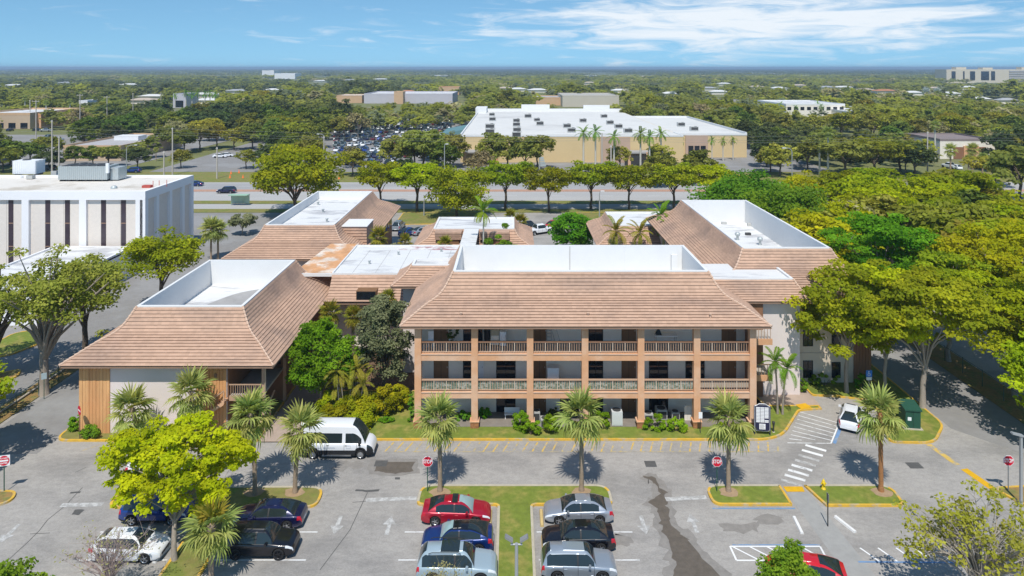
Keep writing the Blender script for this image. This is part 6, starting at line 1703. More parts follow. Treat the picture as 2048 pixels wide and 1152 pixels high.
# right boundary mass, behind the near ones
q = random.Random(12)
for k in range(48):
    x = q.uniform(42.5, 92); y = q.uniform(80, 146)
    if x < 52 and 104 < y < 136: continue
    kk = q.choice(['lush', 'lush', 'lush', 'lush', 'green', 'yellow', 'tan']); px_ = 1024 + x * F / y
    mid_tree(x, y, kk, q.uniform(0.95, 1.4), '%s tree %s of the dense right belt%s' % ({'lush': 'bright yellow-green', 'yellow': 'yellow-green', 'olive': 'olive', 'green': 'green', 'tan': 'pale brownish'}[kk], 'at the road end' if y > 128 else 'in the middle' if y > 105 else 'at the near end', ' by the frame edge' if px_ > 1900 else ' beside the right wing' if px_ < 1720 else ''), 'trees in the dense right belt')
for px, py, kind, s, sz in ((1320, 372, 'olive', 1.1, 1), (1400, 368, 'olive', 1.1, 1), (1690, 352, 'olive', 1.5, 1.25), (1750, 350, 'yellow', 1.6, 1.3), (1800, 345, 'olive', 1.4, 1.2), (1830, 352, 'dark', 1.2, 1.1), (1640, 330, 'olive', 1.4, 1.1), (2030, 345, 'dark', 1.5, 1.5), (2040, 400, 'olive', 1.6, 1.5), (1990, 372, 'yellow', 1.1, 1.0), (150, 330, 'green', 0.8, 0.7), (186, 331, 'green', 0.8, 0.7), (216, 334, 'olive', 0.9, 0.8), (275, 338, 'dark', 0.9, 0.8), (20, 330, 'green', 1.1, 0.9), (60, 326, 'green', 1.0, 0.8), (95, 322, 'olive', 1.0, 1.0)):
    p = P(px, py); mid_tree(p.x, p.y, kind, s, '%s tree on the far verge, %s' % ({'dark': 'dark green', 'olive': 'olive', 'yellow': 'yellow-green', 'green': 'low green'}[kind], next(n_ for x_, n_ in ((30, 'at the left frame edge'), (75, 'left behind the roof chillers'), (110, 'above the roof enclosure'), (165, 'first before the tan bank-like wall'), (200, 'second before the tan bank-like wall'), (240, 'third before the tan bank-like wall'), (300, 'beside the curved street light'), (1330, 'left before the store palms'), (1450, 'right before the store palms'), (1660, 'behind the tall white-trunked palm'), (1720, 'right of the tall white-trunked palm'), (1770, 'second right of the tall palm'), (1815, 'third right of the tall palm'), (1900, 'left of the drive-through palms'), (2000, 'right of the drive-through palms'), (2035, 'near the frame edge at right'), (3000, 'cut by the right frame edge')) if px <= x_)), 'trees on the far verge', sz)

# royal palms: crown one mesh
def far_palm_meshes(frond, n, sc, h, r, m, low):
    V = []; Fc = []; C_ = []
    q = random.Random(3)
    for k in range(n):
        me = frond[k % len(frond)]
        f = (k + 0.5) / n
        M = Matrix.Translation((0, 0, h)) @ Matrix.Rotation(k * 2.4, 4, 'Z') @ Matrix.Rotation(-R(80 - (80 - low) * f), 4, 'Y') @ Matrix.Scale(sc, 4)
        b = len(V)
        V.extend(tuple(M @ v.co) for v in me.vertices)
        Fc.extend([tuple(b + i for i in p.vertices) for p in me.polygons])
        cc = np.zeros(len(me.vertices) * 4, np.float32); me.color_attributes['tint'].data.foreach_get('color', cc); C_.append(cc)
    o = bpy.data.meshes.new('crown'); o.from_pydata(V, [], Fc)
    o.color_attributes.new('tint', 'FLOAT_COLOR', 'POINT').data.foreach_set('color', np.concatenate(C_))
    o.materials.append(frond[0].materials[0])
    t = MB().tube([(0, 0, 0), (0, 0, h * 0.3), (0, 0, h * 0.8), (0, 0, h)], [r * 1.2, r * 1.1, r, r * 0.6], 8).mesh('trunk', m)
    return t, o
ROY = far_palm_meshes(FEA, 14, 1.45, 11.5, 0.28, MATS['pale_trunk'], -45)
WAS = far_palm_meshes(FAN, 22, 1.25, 11.0, 0.25, MATS['pale_trunk'], -50)
SIL = far_palm_meshes([fan_frond(90, 0.5, 0.8, 1.1, m=L_SILVER)], 20, 2.4, 6.0, 0.3, BARKG, -30)
SAB = far_palm_meshes(FAN, 26, 1.2, 6.5, 0.2, PALMBARK, -60)
def far_palm(ms, px, py, ytop, label, group):
    p = P(px, py); zt = HC - (ytop - HY) * p.y / F
    t = thing('royal_palm' if ms is ROY else 'fan_palm', label, 'palm tree', p, px * 0.7, group)
    hh = {id(ROY): 11.5, id(WAS): 11.0, id(SIL): 6.0, id(SAB): 6.5}[id(ms)]
    s = max(0.6, min(1.5, zt / hh)); t.scale = (min(s, 1.1),) * 2 + (s,)
    link('trunk', ms[0], t); link('crown', ms[1], t)
for k, (px, py, yt) in enumerate(((1167, 338, 266), (1191, 334, 264), (1228, 342, 274), (1281, 340, 268), (1299, 342, 274), (1322, 334, 268), (1424, 320, 290), (1446, 322, 288), (1466, 320, 286), (1362, 322, 292))):
    far_palm(ROY, px, py, yt, 'royal palm along the front of the big store', 'royal palms before the big store')
for px, py, yt in ((372, 220, 186), (384, 222, 190), (394, 221, 186), (410, 223, 188), (420, 221, 186), (430, 224, 190), (350, 222, 192), (1562, 236, 208), (1592, 238, 214), (1636, 236, 208), (1642, 240, 212)):
    far_palm(ROY, px, py, yt, 'small royal palm in a distant row by the shops', 'distant royal palms')
for px, py, yt, l in ((1639, 350, 276, 'fan palm beside the tall white-trunked palm on the far verge'), (1656, 352, 264, 'tall white-trunked fan palm on the far verge at right'), (50, 240, 196, 'tall fan palm left behind the strip mall'), (92, 248, 206, 'thin fan palm before the strip mall'), (140, 240, 202, 'bushy fan palm right of the strip mall'), (205, 238, 204, 'bushy fan palm beside the utility pole'), (1870, 318, 250, 'dark fan palm left of the drive-through')):
    far_palm(WAS, px, py, yt, l, 'tall fan palms beyond the road')
for px, py, yt, l in ((1901, 360, 300, 'round-headed sabal palm left before the drive-through'), (1937, 358, 318, 'middle sabal palm before the drive-through'), (1945, 352, 298, 'sabal palm behind the middle one before the drive-through'), (1965, 360, 315, 'right sabal palm before the drive-through'), (520, 315, 292, 'small palm in the far car park'), (312, 322, 300, 'small palm at the tan building drive')):
    far_palm(SAB, px, py, yt, l, 'sabal palms beyond the road')
for px, py, yt in ((1852, 205, 183), (1874, 206, 186), (1345, 208, 192)):
    far_palm(SIL, px, py, yt, 'silvery blue fan palm among the far trees', 'silvery palms among the far trees')

# fill of trees between the road and the horizon
PROT = [((915, 215, 1300, 300), 233), ((1280, 225, 1490, 312), 246), ((655, 238, 770, 340), 300), ((770, 236, 905, 262), 330), ((126, 275, 300, 330), 236), ((0, 212, 90, 262), 360), ((725, 186, 930, 206), 620), ((672, 192, 725, 208), 620), ((1072, 192, 1242, 214), 560), ((1575, 206, 1695, 224), 430), ((1880, 285, 1990, 345), 238), ((344, 192, 374, 218), 540), ((1885, 136, 2048, 166), 1400), ((522, 138, 592, 157), 2000), ((60, 250, 130, 290), 330), ((876, 176, 920, 191), 800)]
def clear(x, y, h, r):
    px = 1024 + x * F / y; k = F / y
    x0, x1, y0, y1 = px - r * k, px + r * k, HY + (HC - h) * k, HY + HC * k
    for (a, b, c, d_), Y in PROT:
        if y < Y + 1 and x1 > a and x0 < c and y1 > b and y0 < d_: return False
    if -20 < x < 60 and 228 < y < 370: return False
    if 58 <= x < 90 and 240 < y < 335: return False
    for b in RECTS:
        if b[0] - r * 0.7 < x < b[1] + r * 0.7 and b[2] - r * 0.7 < y < b[3] + r * 0.7: return False
    return True
RECTS = []
for o in list(scene.objects):
    if o.type == 'EMPTY' and o.get('category') in ('building', 'house', 'apartment block') and o.location.y > 195:
        ws = [c for c in o.children if c.name.startswith('wall')]
        for w_ in ws:
            bb = [Vector(v) for v in w_.bound_box]
            sx, sy = w_.scale.x, w_.scale.y
            RECTS.append((o.location.x + min(v.x for v in bb) * sx, o.location.x + max(v.x for v in bb) * sx, o.location.y + min(v.y for v in bb) * sy, o.location.y + max(v.y for v in bb) * sy))
            if o.get('category') == 'house':      # the gardens south of the houses are open
                k_ = F / o.location.y; pxh = 1024 + o.location.x * k_; hw_ = w_.scale.x * 0.42 * k_
                PROT.append(((pxh - hw_, HY + (HC - 5.2) * k_, pxh + hw_, HY + (HC - 2.0) * k_), o.location.y))
def zone_kind(x, y, q):
    n_ = mnoise.noise((x * 0.012, y * 0.006, 1.3)) + q.uniform(-0.25, 0.25)
    left_dark = x < -0.15 * y and 640 < y < 1500
    if left_dark: return q.choice(['dark', 'dark', 'dark', 'green', 'olive'])
    if n_ > 0.36: return q.choice(['dark', 'green', 'dark'])
    if n_ > 0.05: return q.choice(['olive', 'olive', 'green'])
    if n_ > -0.2: return q.choice(['yellow', 'olive', 'olive', 'tan'])
    return q.choice(['yellow', 'yellow', 'olive', 'grey'])
cand = []
q = random.Random(77)
y = 214.0
while y < 760:
    stp = 8.6 + y * 0.006
    x = -1.0 * y
    while x < 1.0 * y:
        xx = x + q.uniform(-3, 3); yy = y + q.uniform(-3, 3)
        s = q.uniform(0.8, 1.25) * (1.0 + max(0, y - 260) * 0.0011) * (1.0 + 0.35 * mnoise.noise((xx * 0.03, yy * 0.015, 4.4)))
        dens_ = mnoise.noise((xx * 0.02, yy * 0.012, 7.7))
        if dens_ > -0.42 and q.random() < 0.94 and clear(xx, yy, 8.2 * s, 4.2 * s):
            cand.append((s / yy, xx, yy, s))
        x += stp
    y += stp * 0.86
cand.sort(key=lambda c: (abs(c[1]) > 0.78 * c[2], -c[0]))
GL = {'lush': 'yellow-green', 'dark': 'dark green', 'green': 'green', 'olive': 'olive', 'yellow': 'yellow-green', 'tan': 'pale brownish', 'grey': 'grey-green'}
NIND = 150
LAND = [('the strip mall', 30, 360), ('the tan bank-like building', 200, 240), ('the grey store front', 360, 545), ('the crowded lot', 720, 300), ('the lavender mall', 820, 620), ('the big store', 1120, 290), ('the grey warehouse', 1180, 560), ('the school wings', 1630, 430), ('the drive-through', 1930, 238), ('the far car park', 470, 240), ('the tall white-trunked palm', 1656, 204)]
def whereabouts(x, y):
    px = 1024 + x * F / y
    l = min(LAND, key=lambda a: abs(a[1] - px) * 0.6 + abs(a[2] - y) * 0.5)
    side = 'left of' if px < l[1] - 70 else 'right of' if px > l[1] + 70 else 'in front of' if y < l[2] else 'behind'
    return side + ' ' + l[0]
for _, x, y, s in cand[:NIND]:
    k = zone_kind(x, y, q)
    mid_tree(x, y, k, s, '%s %s tree %s beyond the main road' % ('big' if s > 1.25 else 'small' if s < 0.9 else 'rounded', GL[k], whereabouts(x, y)), 'trees in the wooded belt beyond the road', s * q.uniform(0.85, 1.15))
acc = {}
def scatter(kind, x, y, s, n, grow, flatz=1.0, hmul=1.0):
    i = q.choice(VK[kind]); pos, nrm, size, tint = VAR[i][2]
    g = rng
    sel = g.integers(0, len(pos), n)
    a = q.uniform(0, 6.28); ca, sa = math.cos(a), math.sin(a)
    p = pos[sel].copy(); nn = nrm[sel].copy()
    p = np.stack([p[:, 0] * ca - p[:, 1] * sa, p[:, 0] * sa + p[:, 1] * ca, p[:, 2]], 1) * np.array([s, s, hmul]) + np.array([x, y, 0.0])
    p[:, 2] = np.maximum(p[:, 2], 0.4)
    tv = tint[sel].copy(); tv[:, 0] = (0.5 + 0.5 * tv[:, 0]) * q.uniform(0.75, 1.2); tv[:, 1] = 0.5 * tv[:, 1] + 0.5 * q.random()
    nn = nn * 0.55 + np.array([0, -0.15, 0.55])
    acc.setdefault(kind, []).append((p, nn, size[sel] * grow, tv))
for _, x, y, s in cand[NIND:]:
    scatter(zone_kind(x, y, q), x, y, s, 120 if y > 450 else 180, 2.5 * s if y > 450 else 2.1 * s, 1, s * q.uniform(0.8, 1.2))
y = 760.0
while y < 2300:
    stp = 12 + (y - 760) * 0.012
    x = -1.0 * y
    while x < 1.0 * y:
        xx = x + q.uniform(-5, 5); yy = y + q.uniform(-5, 5)
        if mnoise.noise((xx * 0.010, yy * 0.004, 2.2)) > -0.20 and clear(xx, yy, 9, 6):
            sc = stp / 9.5
            scatter(zone_kind(xx, yy, q), xx, yy, sc * q.uniform(0.8, 1.25), 40, 3.4 * sc, 1, q.uniform(0.75, 1.3))
        x += stp * 1.15
    y += stp * 1.25
y = 2300.0
while y < 11000:
    stp = 40 + (y - 2300) * 0.022
    x = -1.0 * y
    while x < 1.0 * y:
        xx = x + q.uniform(-15, 15); yy = y + q.uniform(-15, 15)
        if mnoise.noise((xx * 0.004, yy * 0.0012, 5.2)) > -0.25:
            sc = stp / 9.0
            scatter('dark' if (xx > -0.1 * yy and yy > 2600) or q.random() < 0.5 else q.choice(['olive', 'green', 'dark']), xx, yy, sc, 22, 2.6 * sc * 0.5, 1, q.uniform(0.9, 1.9))
        x += stp * 1.2
    y += stp * 1.3
for kind, L_ in acc.items():
    pos = np.concatenate([a[0] for a in L_]); nrm = np.concatenate([a[1] for a in L_]); size = np.concatenate([a[2] for a in L_]); tint = np.concatenate([a[3] for a in L_])
    m = VAR[VK[kind][0]][1].materials[0]
    o = link('far_woodland', leaf_mesh('far_woodland', pos, nrm, size, tint, m, 0.75))
    tag(o, '%s mass of far trees reaching to the horizon' % GL[kind], 'woodland', None, 'stuff')
# ------------------------------------------------------------------ signs, poles, fences, small things
def text_mesh(s, size, m, bold=0.0, width=1.0):
    cu = bpy.data.curves.new('lettering', 'FONT')
    cu.body = s; cu.size = size; cu.align_x = 'CENTER'; cu.align_y = 'CENTER'; cu.extrude = 0.002; cu.offset = bold; cu.resolution_u = 3
    o = bpy.data.objects.new('lettering', cu)
    COL.objects.link(o)
    bpy.context.view_layer.update()
    me = bpy.data.meshes.new_from_object(o.evaluated_get(bpy.context.evaluated_depsgraph_get()))
    bpy.data.objects.remove(o); bpy.data.curves.remove(cu)
    me.materials.clear(); me.materials.append(m)
    me.name = 'lettering'
    return me
def plate(pts, y0, y1):
    """flat plate in the XZ plane, facing -Y, from y0 (front) to y1"""
    n = len(pts); mb = MB()
    vs = [(x, y0, z) for x, z in pts] + [(x, y1, z) for x, z in pts]
    a = sum(pts[i][0] * pts[(i + 1) % n][1] - pts[(i + 1) % n][0] * pts[i][1] for i in range(n))
    if a < 0:
        pts = pts[::-1]; vs = [(x, y0, z) for x, z in pts] + [(x, y1, z) for x, z in pts]
    mb.add(vs, [tuple(range(n)), tuple(n + i for i in reversed(range(n)))] + [(i, n + i, n + (i + 1) % n, (i + 1) % n) for i in range(n)])
    return mb
def ngon(r, n, ph=0.0, cx=0, cz=0): return [(cx + r * math.cos(ph + 2 * math.pi * k / n), cz + r * math.sin(ph + 2 * math.pi * k / n)) for k in range(n)]
def stop_sign(label, base, h, rz=0.0, z0=0.12):
    p = P(*base)
    t = thing('stop_sign', label, 'stop sign', (p.x, p.y, z0), rz, 'stop signs at the lot exits')
    MB().box(-0.03, 0.03, 0.0, 0.05, 0, h + 0.35).build('post', DARKGREEN if rz == 0 else POLEGREY, t)
    b = plate(ngon(0.415, 8, R(22.5), 0, h), -0.02, 0.0).build('border', WHITESIGN, t)
    plate(ngon(0.385, 8, R(22.5), 0, h), -0.026, -0.02).build('red_face', REDSIGN, t)
    link('lettering', TXT_STOP, t, (0, -0.030, h - 0.0), (R(90), 0, 0), (0.78, 1.1, 1))
TXT_STOP = text_mesh('STOP', 0.36, WHITESIGN, 0.010)
stop_sign('stop sign at the left corner of the centre island', (855, 986), 2.25)
stop_sign('stop sign beside the palm of the right island', (1434, 986), 2.25)
stop_sign('stop sign on the corner island at the right frame edge', (2017, 984), 2.25, R(-4))

p = P(8, 986)
t = thing('do_not_enter_sign', 'square do-not-enter sign at the left frame edge', 'sign', (p.x, p.y, 0.12), R(14), 'do-not-enter signs')
MB().box(-0.03, 0.03, 0, 0.05, 0, 2.6).build('post', DARKGREEN, t)
plate([(-0.40, 1.92), (0.40, 1.92), (0.40, 2.72), (-0.40, 2.72)], -0.02, 0).build('plate', WHITESIGN, t)
plate(ngon(0.37, 24, 0, 0, 2.32), -0.026, -0.02).build('red_disc', REDSIGN, t)
plate([(-0.29, 2.26), (0.29, 2.26), (0.29, 2.38), (-0.29, 2.38)], -0.032, -0.026).build('white_bar', WHITESIGN, t)
link('lettering', text_mesh('DO NOT', 0.16, WHITESIGN, 0.004), t, (0, -0.030, 2.50), (R(90), 0, 0))
link('lettering', text_mesh('ENTER', 0.16, WHITESIGN, 0.004), t, (0, -0.030, 2.13), (R(90), 0, 0))
p = P(159, 880)
t = thing('do_not_enter_sign', 'round red do-not-enter sign at the corner of the left building', 'sign', (p.x, p.y, 0.12), R(-42), 'do-not-enter signs')
MB().box(-0.03, 0.03, 0, 0.05, 0, 2.75).build('post', POLEDARK, t)
plate(ngon(0.40, 24, 0, 0, 2.42), -0.02, 0).build('red_disc', REDSIGN, t)
plate([(-0.31, 2.36), (0.31, 2.36), (0.31, 2.48), (-0.31, 2.48)], -0.026, -0.02).build('white_bar', WHITESIGN, t)

# directory board
t = thing('directory_sign', 'navy directory board with rows of white name plates by the front kerb', 'sign', (21.75, 59.75, 0.12), R(-6))
xs_ = [(-0.62, 0.45), (-0.45, 0.36), (0.45, 0.36), (0.62, 0.45), (0.62, 2.48), (0.42, 2.56), (0.25, 2.68), (-0.25, 2.68), (-0.42, 2.56), (-0.62, 2.48)]
plate([(x * 1.04, 1.52 + (z - 1.52) * 1.02) for x, z in xs_], -0.03, 0.05).build('frame', WHITESIGN, t)
plate(xs_, -0.04, -0.03).build('board', NAVYSIGN, t)
nm = MB().box(-0.165, 0.165, -0.048, -0.04, 0, 0.095).mesh('name_plate', WHITESIGN)
for r_ in range(11):
    for c in range(3):
        if (r_, c) == (2, 2): continue
        link('name_plate', nm, t, ((c - 1) * 0.36, 0, 1.10 + r_ * 0.122))
MB().box(-0.26, 0.26, -0.048, -0.04, 0.50, 0.98).build('notice', WHITESIGN, t)
mb = MB()
for k in range(6):
    mb.box(-0.20, 0.20 - 0.05 * (k % 3), -0.050, -0.048, 0.56 + k * 0.065, 0.585 + k * 0.065)
mb.build('notice_lines', GREYSIGN, t)
for s in (-1, 1): MB().box(s * 0.66 - 0.04, s * 0.66 + 0.04, -0.01, 0.07, 0, 2.5).build('post', NAVYSIGN, t)
MB().tube([(-0.3, -0.035, 2.60), (0.3, -0.035, 2.60)], 0.02, 6).build('title_strip', GREYSIGN, t)

# hydrant
p = P(1647, 981)
t = thing('fire_hydrant', 'yellow fire hydrant on the far right island', 'hydrant', (p.x, p.y, 0.12))
MB().lathe([(0.17, 0), (0.17, 0.05), (0.125, 0.06), (0.12, 0.42), (0.15, 0.44), (0.15, 0.50), (0.125, 0.52), (0.11, 0.62), (0.05, 0.70), (0.035, 0.71), (0.035, 0.77), (0, 0.77)], (0, 0, 0), 14).build('barrel', HYDRANT, t)
for a, r_ in ((0, 0.055), (math.pi, 0.055), (-math.pi / 2, 0.075)):
    e = Vector((math.cos(a), math.sin(a), 0))
    MB().tube([e * 0.08 + Vector((0, 0, 0.40)), e * 0.20 + Vector((0, 0, 0.40))], r_, 8).build('outlet', HYDRANT, t)

# parking-lot light with two heads, its foot on the centre island
t = thing('lot_light_pole', 'pale light pole with two flood heads on the centre island', 'light pole', (0.25, 38.0, 0.12))
MB().tube([(0, 0, 0), (0, 0, 5.6)], [0.12, 0.09], 10).build('pole', POLEGREY, t)
MB().tube([(-0.32, 0, 5.55), (0.32, 0, 5.55)], 0.05, 6).build('crossarm', POLEGREY, t)
for s in (-1, 1):
    mb = MB(); mb.obox((s * 0.42, 0.04, 5.86), 0.24, 0.16, 0.05, 0, 0, 0, -s * 0.55)
    h_ = mb.build('flood_head', GREYSIGN, t)
    MB().tube([(s * 0.25, 0, 5.55), (s * 0.32, 0, 5.78)], 0.03, 6).build('bracket', POLEGREY, h_)
p = P(2042, 1012)
t = thing('side_light_pole', 'grey light pole at the right frame edge', 'light pole', (p.x, p.y, 0.12))
MB().box(-0.08, 0.08, -0.08, 0.08, 0, 5.1).build('pole', POLEGREY, t)
mb = MB(); mb.obox((-0.28, 0, 5.12), 0.42, 0.14, 0.06, 0, 0, 0, 0.25); mb.build('lamp_head', POLEGREY, t)
p = P(1610, 1068)
t = thing('sign_post', 'thin dark post with small sign edge-on on the concrete path', 'sign post', (22.05, 48.0, 0.0))
MB().box(-0.03, 0.03, -0.03, 0.03, 0, 2.3).build('post', POLEDARK, t); MB().box(-0.015, 0.015, -0.16, 0.16, 1.75, 2.3).build('sign_plate', GREYSIGN, t)
p = P(1738, 789)
t = thing('accessible_parking_sign', 'small blue and white accessible parking sign by the right wing', 'sign', (p.x, p.y, 0.12))
MB().box(-0.025, 0.025, 0, 0.04, 0, 2.1).build('post', POLEGREY, t)
plate([(-0.30, 1.62), (0.30, 1.62), (0.30, 2.25), (-0.30, 2.25)], -0.02, 0).build('blue_plate', BLUESIGN, t)
plate([(-0.26, 1.30), (0.26, 1.30), (0.26, 1.58), (-0.26, 1.58)], -0.02, 0).build('lower_plate', WHITESIGN, t)
# wheelchair figure as flat shapes
mb = plate(ngon(0.05, 10, 0, -0.02, 2.13), -0.026, -0.02)
for a in (plate([(-0.05, 1.9), (0.0, 1.9), (0.0, 2.08), (-0.05, 2.08)], -0.026, -0.02), plate([(-0.05, 1.9), (0.12, 1.9), (0.12, 1.94), (-0.05, 1.94)], -0.027, -0.021), plate([(0.09, 1.75), (0.13, 1.75), (0.13, 1.9), (0.09, 1.9)], -0.026, -0.02)):
    mb.add(a.v, a.f)
for k in range(12):
    a0, a1 = R(120 + k * 20), R(140 + k * 20)
    mb.add([( -0.01 + r_ * math.cos(a), -0.026, 1.84 + r_ * math.sin(a)) for r_, a in ((0.10, a0), (0.13, a0), (0.13, a1), (0.10, a1))], [(0, 1, 2, 3)])
mb.build('wheelchair_symbol', WHITESIGN, t)
t = thing('small_white_sign', 'small white sign on a post before the right column', 'sign', (16.45, 60.0, 0.12))
MB().box(-0.02, 0.02, 0, 0.03, 0, 1.75).build('post', POLEDARK, t); plate([(-0.16, 1.3), (0.16, 1.3), (0.16, 1.85), (-0.16, 1.85)], -0.02, 0).build('plate', WHITESIGN, t)
t = thing('path_bollard_light', 'short tapered garden light right of the directory board', 'garden light', (22.9, 60.2, 0.12))
MB().lathe([(0.06, 0), (0.07, 0.5), (0.13, 0.85), (0.14, 0.9), (0.0, 0.93)], (0, 0, 0), 10).build('shade', POLEDARK, t); MB().lathe([(0.12, -0.02), (0.12, 0.04), (0, 0.05)], (0, 0, 0), 10).build('foot', KERB, t)

# green utility box
t = thing('utility_box', 'dark green utility box with sloping lid on the right grass corner', 'utility box', (35.5, 61.4, 0.12), R(-8))
MB().box(-0.62, 0.62, -0.75, 0.75, 0.08, 1.62).build('cabinet', DARKGREEN, t)
MB().add([(-0.72, -0.85, 1.62), (0.72, -0.85, 1.62), (0.72, 0.85, 1.78), (-0.72, 0.85, 1.78), (-0.72, -0.85, 1.74), (0.72, -0.85, 1.74), (0.72, 0.85, 1.92), (-0.72, 0.85, 1.92)], [(3, 2, 1, 0), (4, 5, 6, 7), (0, 1, 5, 4), (1, 2, 6, 5), (2, 3, 7, 6), (3, 0, 4, 7)]).build('lid', DARKGREEN, t)
MB().box(-0.01, 0.01, -0.765, -0.75, 0.12, 1.6).build('door_joint', BLACKPLAS, t)
MB().box(-0.78, 0.78, -0.9, 0.9, 0.0, 0.08).build('pad', KERB, t)
MB().box(-0.45, -0.15, -0.765, -0.752, 0.75, 1.05).build('warning_label', WHITESIGN, t)

# condensers at the foot of the main building
def condenser(label, px, py, w, h, m=ACGREY, Y=None):
    p = P(px, py) if Y is None else Vector(((px - 1024) * Y / F, Y, 0))
    t = thing('condenser_unit', label, 'condenser', (p.x, p.y, 0.13), 0, 'condenser units along the main building')
    MB().box(-w / 2, w / 2, -w / 2, w / 2, 0.06, h).build('cabinet', m, t)
    for s in (-1, 1): MB().box(s * w * 0.3 - 0.05, s * w * 0.3 + 0.05, -w / 2, w / 2, 0, 0.06).build('foot', ACDARK, t)
    MB().cyl((0, 0, h), w * 0.40, 0.03, 14).build('fan_grille', ACDARK, t)
    MB().box(-w * 0.42, w * 0.42, -w / 2 - 0.01, -w / 2, h * 0.15, h * 0.85).build('coil_panel', m if h > 1.2 else ACDARK, t)
condenser('narrow light condenser unit at the third column', 1073, 845, 0.6, 0.95)
condenser('square condenser unit between the curved hedge halves', 1089, 855, 0.72, 0.75)
condenser('tall light grey condenser unit below the fourth bay', 1233, 850, 0.95, 1.25, mat('condenser_light', (0.60, 0.61, 0.60), 0.6, 0.04, 4))
condenser('condenser unit at the fifth column behind the clipped hedge', 1296, 845, 0.8, 0.8)
condenser('dark condenser unit under the blue window of the fifth bay', 1322, 838, 0.95, 0.9)
condenser('low condenser unit at the right of the fifth bay', 1350, 840, 0.7, 0.7)
t = thing('folding_screen', 'white scalloped screen panel at the sixth column', 'screen panel', (16.05, 62.2, 0.13))
for k in range(3): plate([(k * 0.3 - 0.45, 0), (k * 0.3 - 0.16, 0), (k * 0.3 - 0.16, 1.25), (k * 0.3 - 0.23, 1.33), (k * 0.3 - 0.38, 1.33), (k * 0.3 - 0.45, 1.25)], -0.02, 0.02).build('panel', CREAM, t)
t = thing('outdoor_bench', 'white plastic bench by the ground-floor glass door', 'bench', (0.0, 62.6, 0.14))
MB().box(-0.7, 0.7, -0.25, 0.25, 0.38, 0.44).build('seat', WHITEPLAS, t); MB().box(-0.7, 0.7, 0.22, 0.27, 0.44, 0.85).build('backrest', WHITEPLAS, t)
for sx in (-0.6, 0.6):
    for sy in (-0.2, 0.2): MB().box(sx - 0.03, sx + 0.03, sy - 0.03, sy + 0.03, 0, 0.38).build('leg', WHITEPLAS, t)

# things left on the galleries
def gx(px, Y=62.9): return (px - 1024) * Y / F
t = thing('trash_can', 'black round trash can on the top gallery', 'trash can', (gx(974), 63.0, 6.64))
MB().lathe([(0.24, 0), (0.30, 1.45)], (0, 0, 0), 14).build('bin', BLACKPLAS, t); MB().lathe([(0.32, 1.45), (0.33, 1.53), (0.0, 1.6)], (0, 0, 0), 14).build('lid', BLACKPLAS, t)
TANBOX = mat('cardboard', (0.42, 0.36, 0.26), 0.9, 0.08, 3)
t = thing('storage_cabinet', 'tan storage cabinet beside the black trash can on the top gallery', 'cabinet', (gx(990), 63.0, 6.64)); MB().box(-0.38, 0.38, -0.3, 0.3, 0.05, 1.45).build('carcass', TANBOX, t)
for z in (0.5, 0.95): MB().box(-0.36, 0.36, -0.315, -0.30, z - 0.38, z).build('drawer', CREAM, t)
MB().box(-0.4, 0.4, -0.32, 0.3, 1.45, 1.5).build('top', TANBOX, t)
t = thing('white_fridge', 'small white fridge on the top gallery', 'fridge', (gx(1006), 62.9, 6.64)); MB().box(-0.3, 0.3, -0.28, 0.3, 0.04, 1.35).build('cabinet', WHITEPLAS, t); MB().box(-0.29, 0.29, -0.33, -0.285, 0.06, 1.33).build('door', WHITEPLAS, t); MB().box(0.2, 0.24, -0.36, -0.33, 0.8, 1.1).build('handle', POLEGREY, t)
t = thing('white_freezer', 'white chest freezer on the middle gallery', 'freezer', (gx(1106), 62.9, 3.26)); MB().box(-0.52, 0.52, -0.3, 0.3, 0.04, 1.30).build('chest', WHITEPLAS, t); MB().box(-0.53, 0.53, -0.32, 0.31, 1.31, 1.42).build('lid', WHITEPLAS, t)
t = thing('step_ladder', 'pale metal step ladder standing on the top gallery', 'ladder', (gx(1098), 63.2, 6.64))
for s in (-1, 1): MB().tube([(s * 0.24, 0, 0), (s * 0.2, 0.1, 2.3)], 0.025, 6).build('rail', POLEGREY, t)
for k in range(7): MB().box(-0.23, 0.23, 0.0 + 0.012 * k, 0.08 + 0.012 * k, 0.3 + 0.3 * k, 0.33 + 0.3 * k).build('rung', POLEGREY, t)
for s in (-1, 1): MB().tube([(s * 0.2 + 0.2, 0.05, 2.25), (s * 0.24 + 0.85, 0.2, 0)], 0.02, 6).build('rear_rail', POLEGREY, t)
t = thing('wall_table', 'white folding table on the top gallery at the right', 'table', (gx(1330), 62.7, 6.64)); MB().box(-1.05, 1.05, -0.35, 0.35, 1.0, 1.05).build('tabletop', WHITEPLAS, t)
for sx in (-0.9, 0.9):
    for sy in (-0.3, 0.3): MB().box(sx - 0.025, sx + 0.025, sy - 0.025, sy + 0.025, 0, 1.0).build('leg', POLEGREY, t)
t = thing('black_tripod_sign', 'black triangular floor sign on the white folding table', 'floor sign', (gx(1316), 62.7, 7.69))
for s in (-1, 1): MB().add([(-0.28, s * 0.18, 0), (0.28, s * 0.18, 0), (0.06, s * 0.02, 0.62), (-0.06, s * 0.02, 0.62)], [(0, 1, 2, 3) if s < 0 else (3, 2, 1, 0)]).build('panel', BLACKPLAS, t)
shrub('dark potted plant on the top gallery at left', (gx(905), 63.0, 6.64), 0.55, 0.4, 1.9, L_DARK, 170, 900, 0.08, None, 'potted_plant', 'plant')
t = thing('stacked_chair', 'white plastic chair on the top gallery at the left end', 'chair', (gx(862), 62.6, 6.64)); MB().box(-0.25, 0.25, -0.25, 0.25, 0.42, 0.46).build('seat', WHITEPLAS, t); MB().box(-0.25, 0.25, 0.22, 0.27, 0.46, 1.3).build('backrest', WHITEPLAS, t)
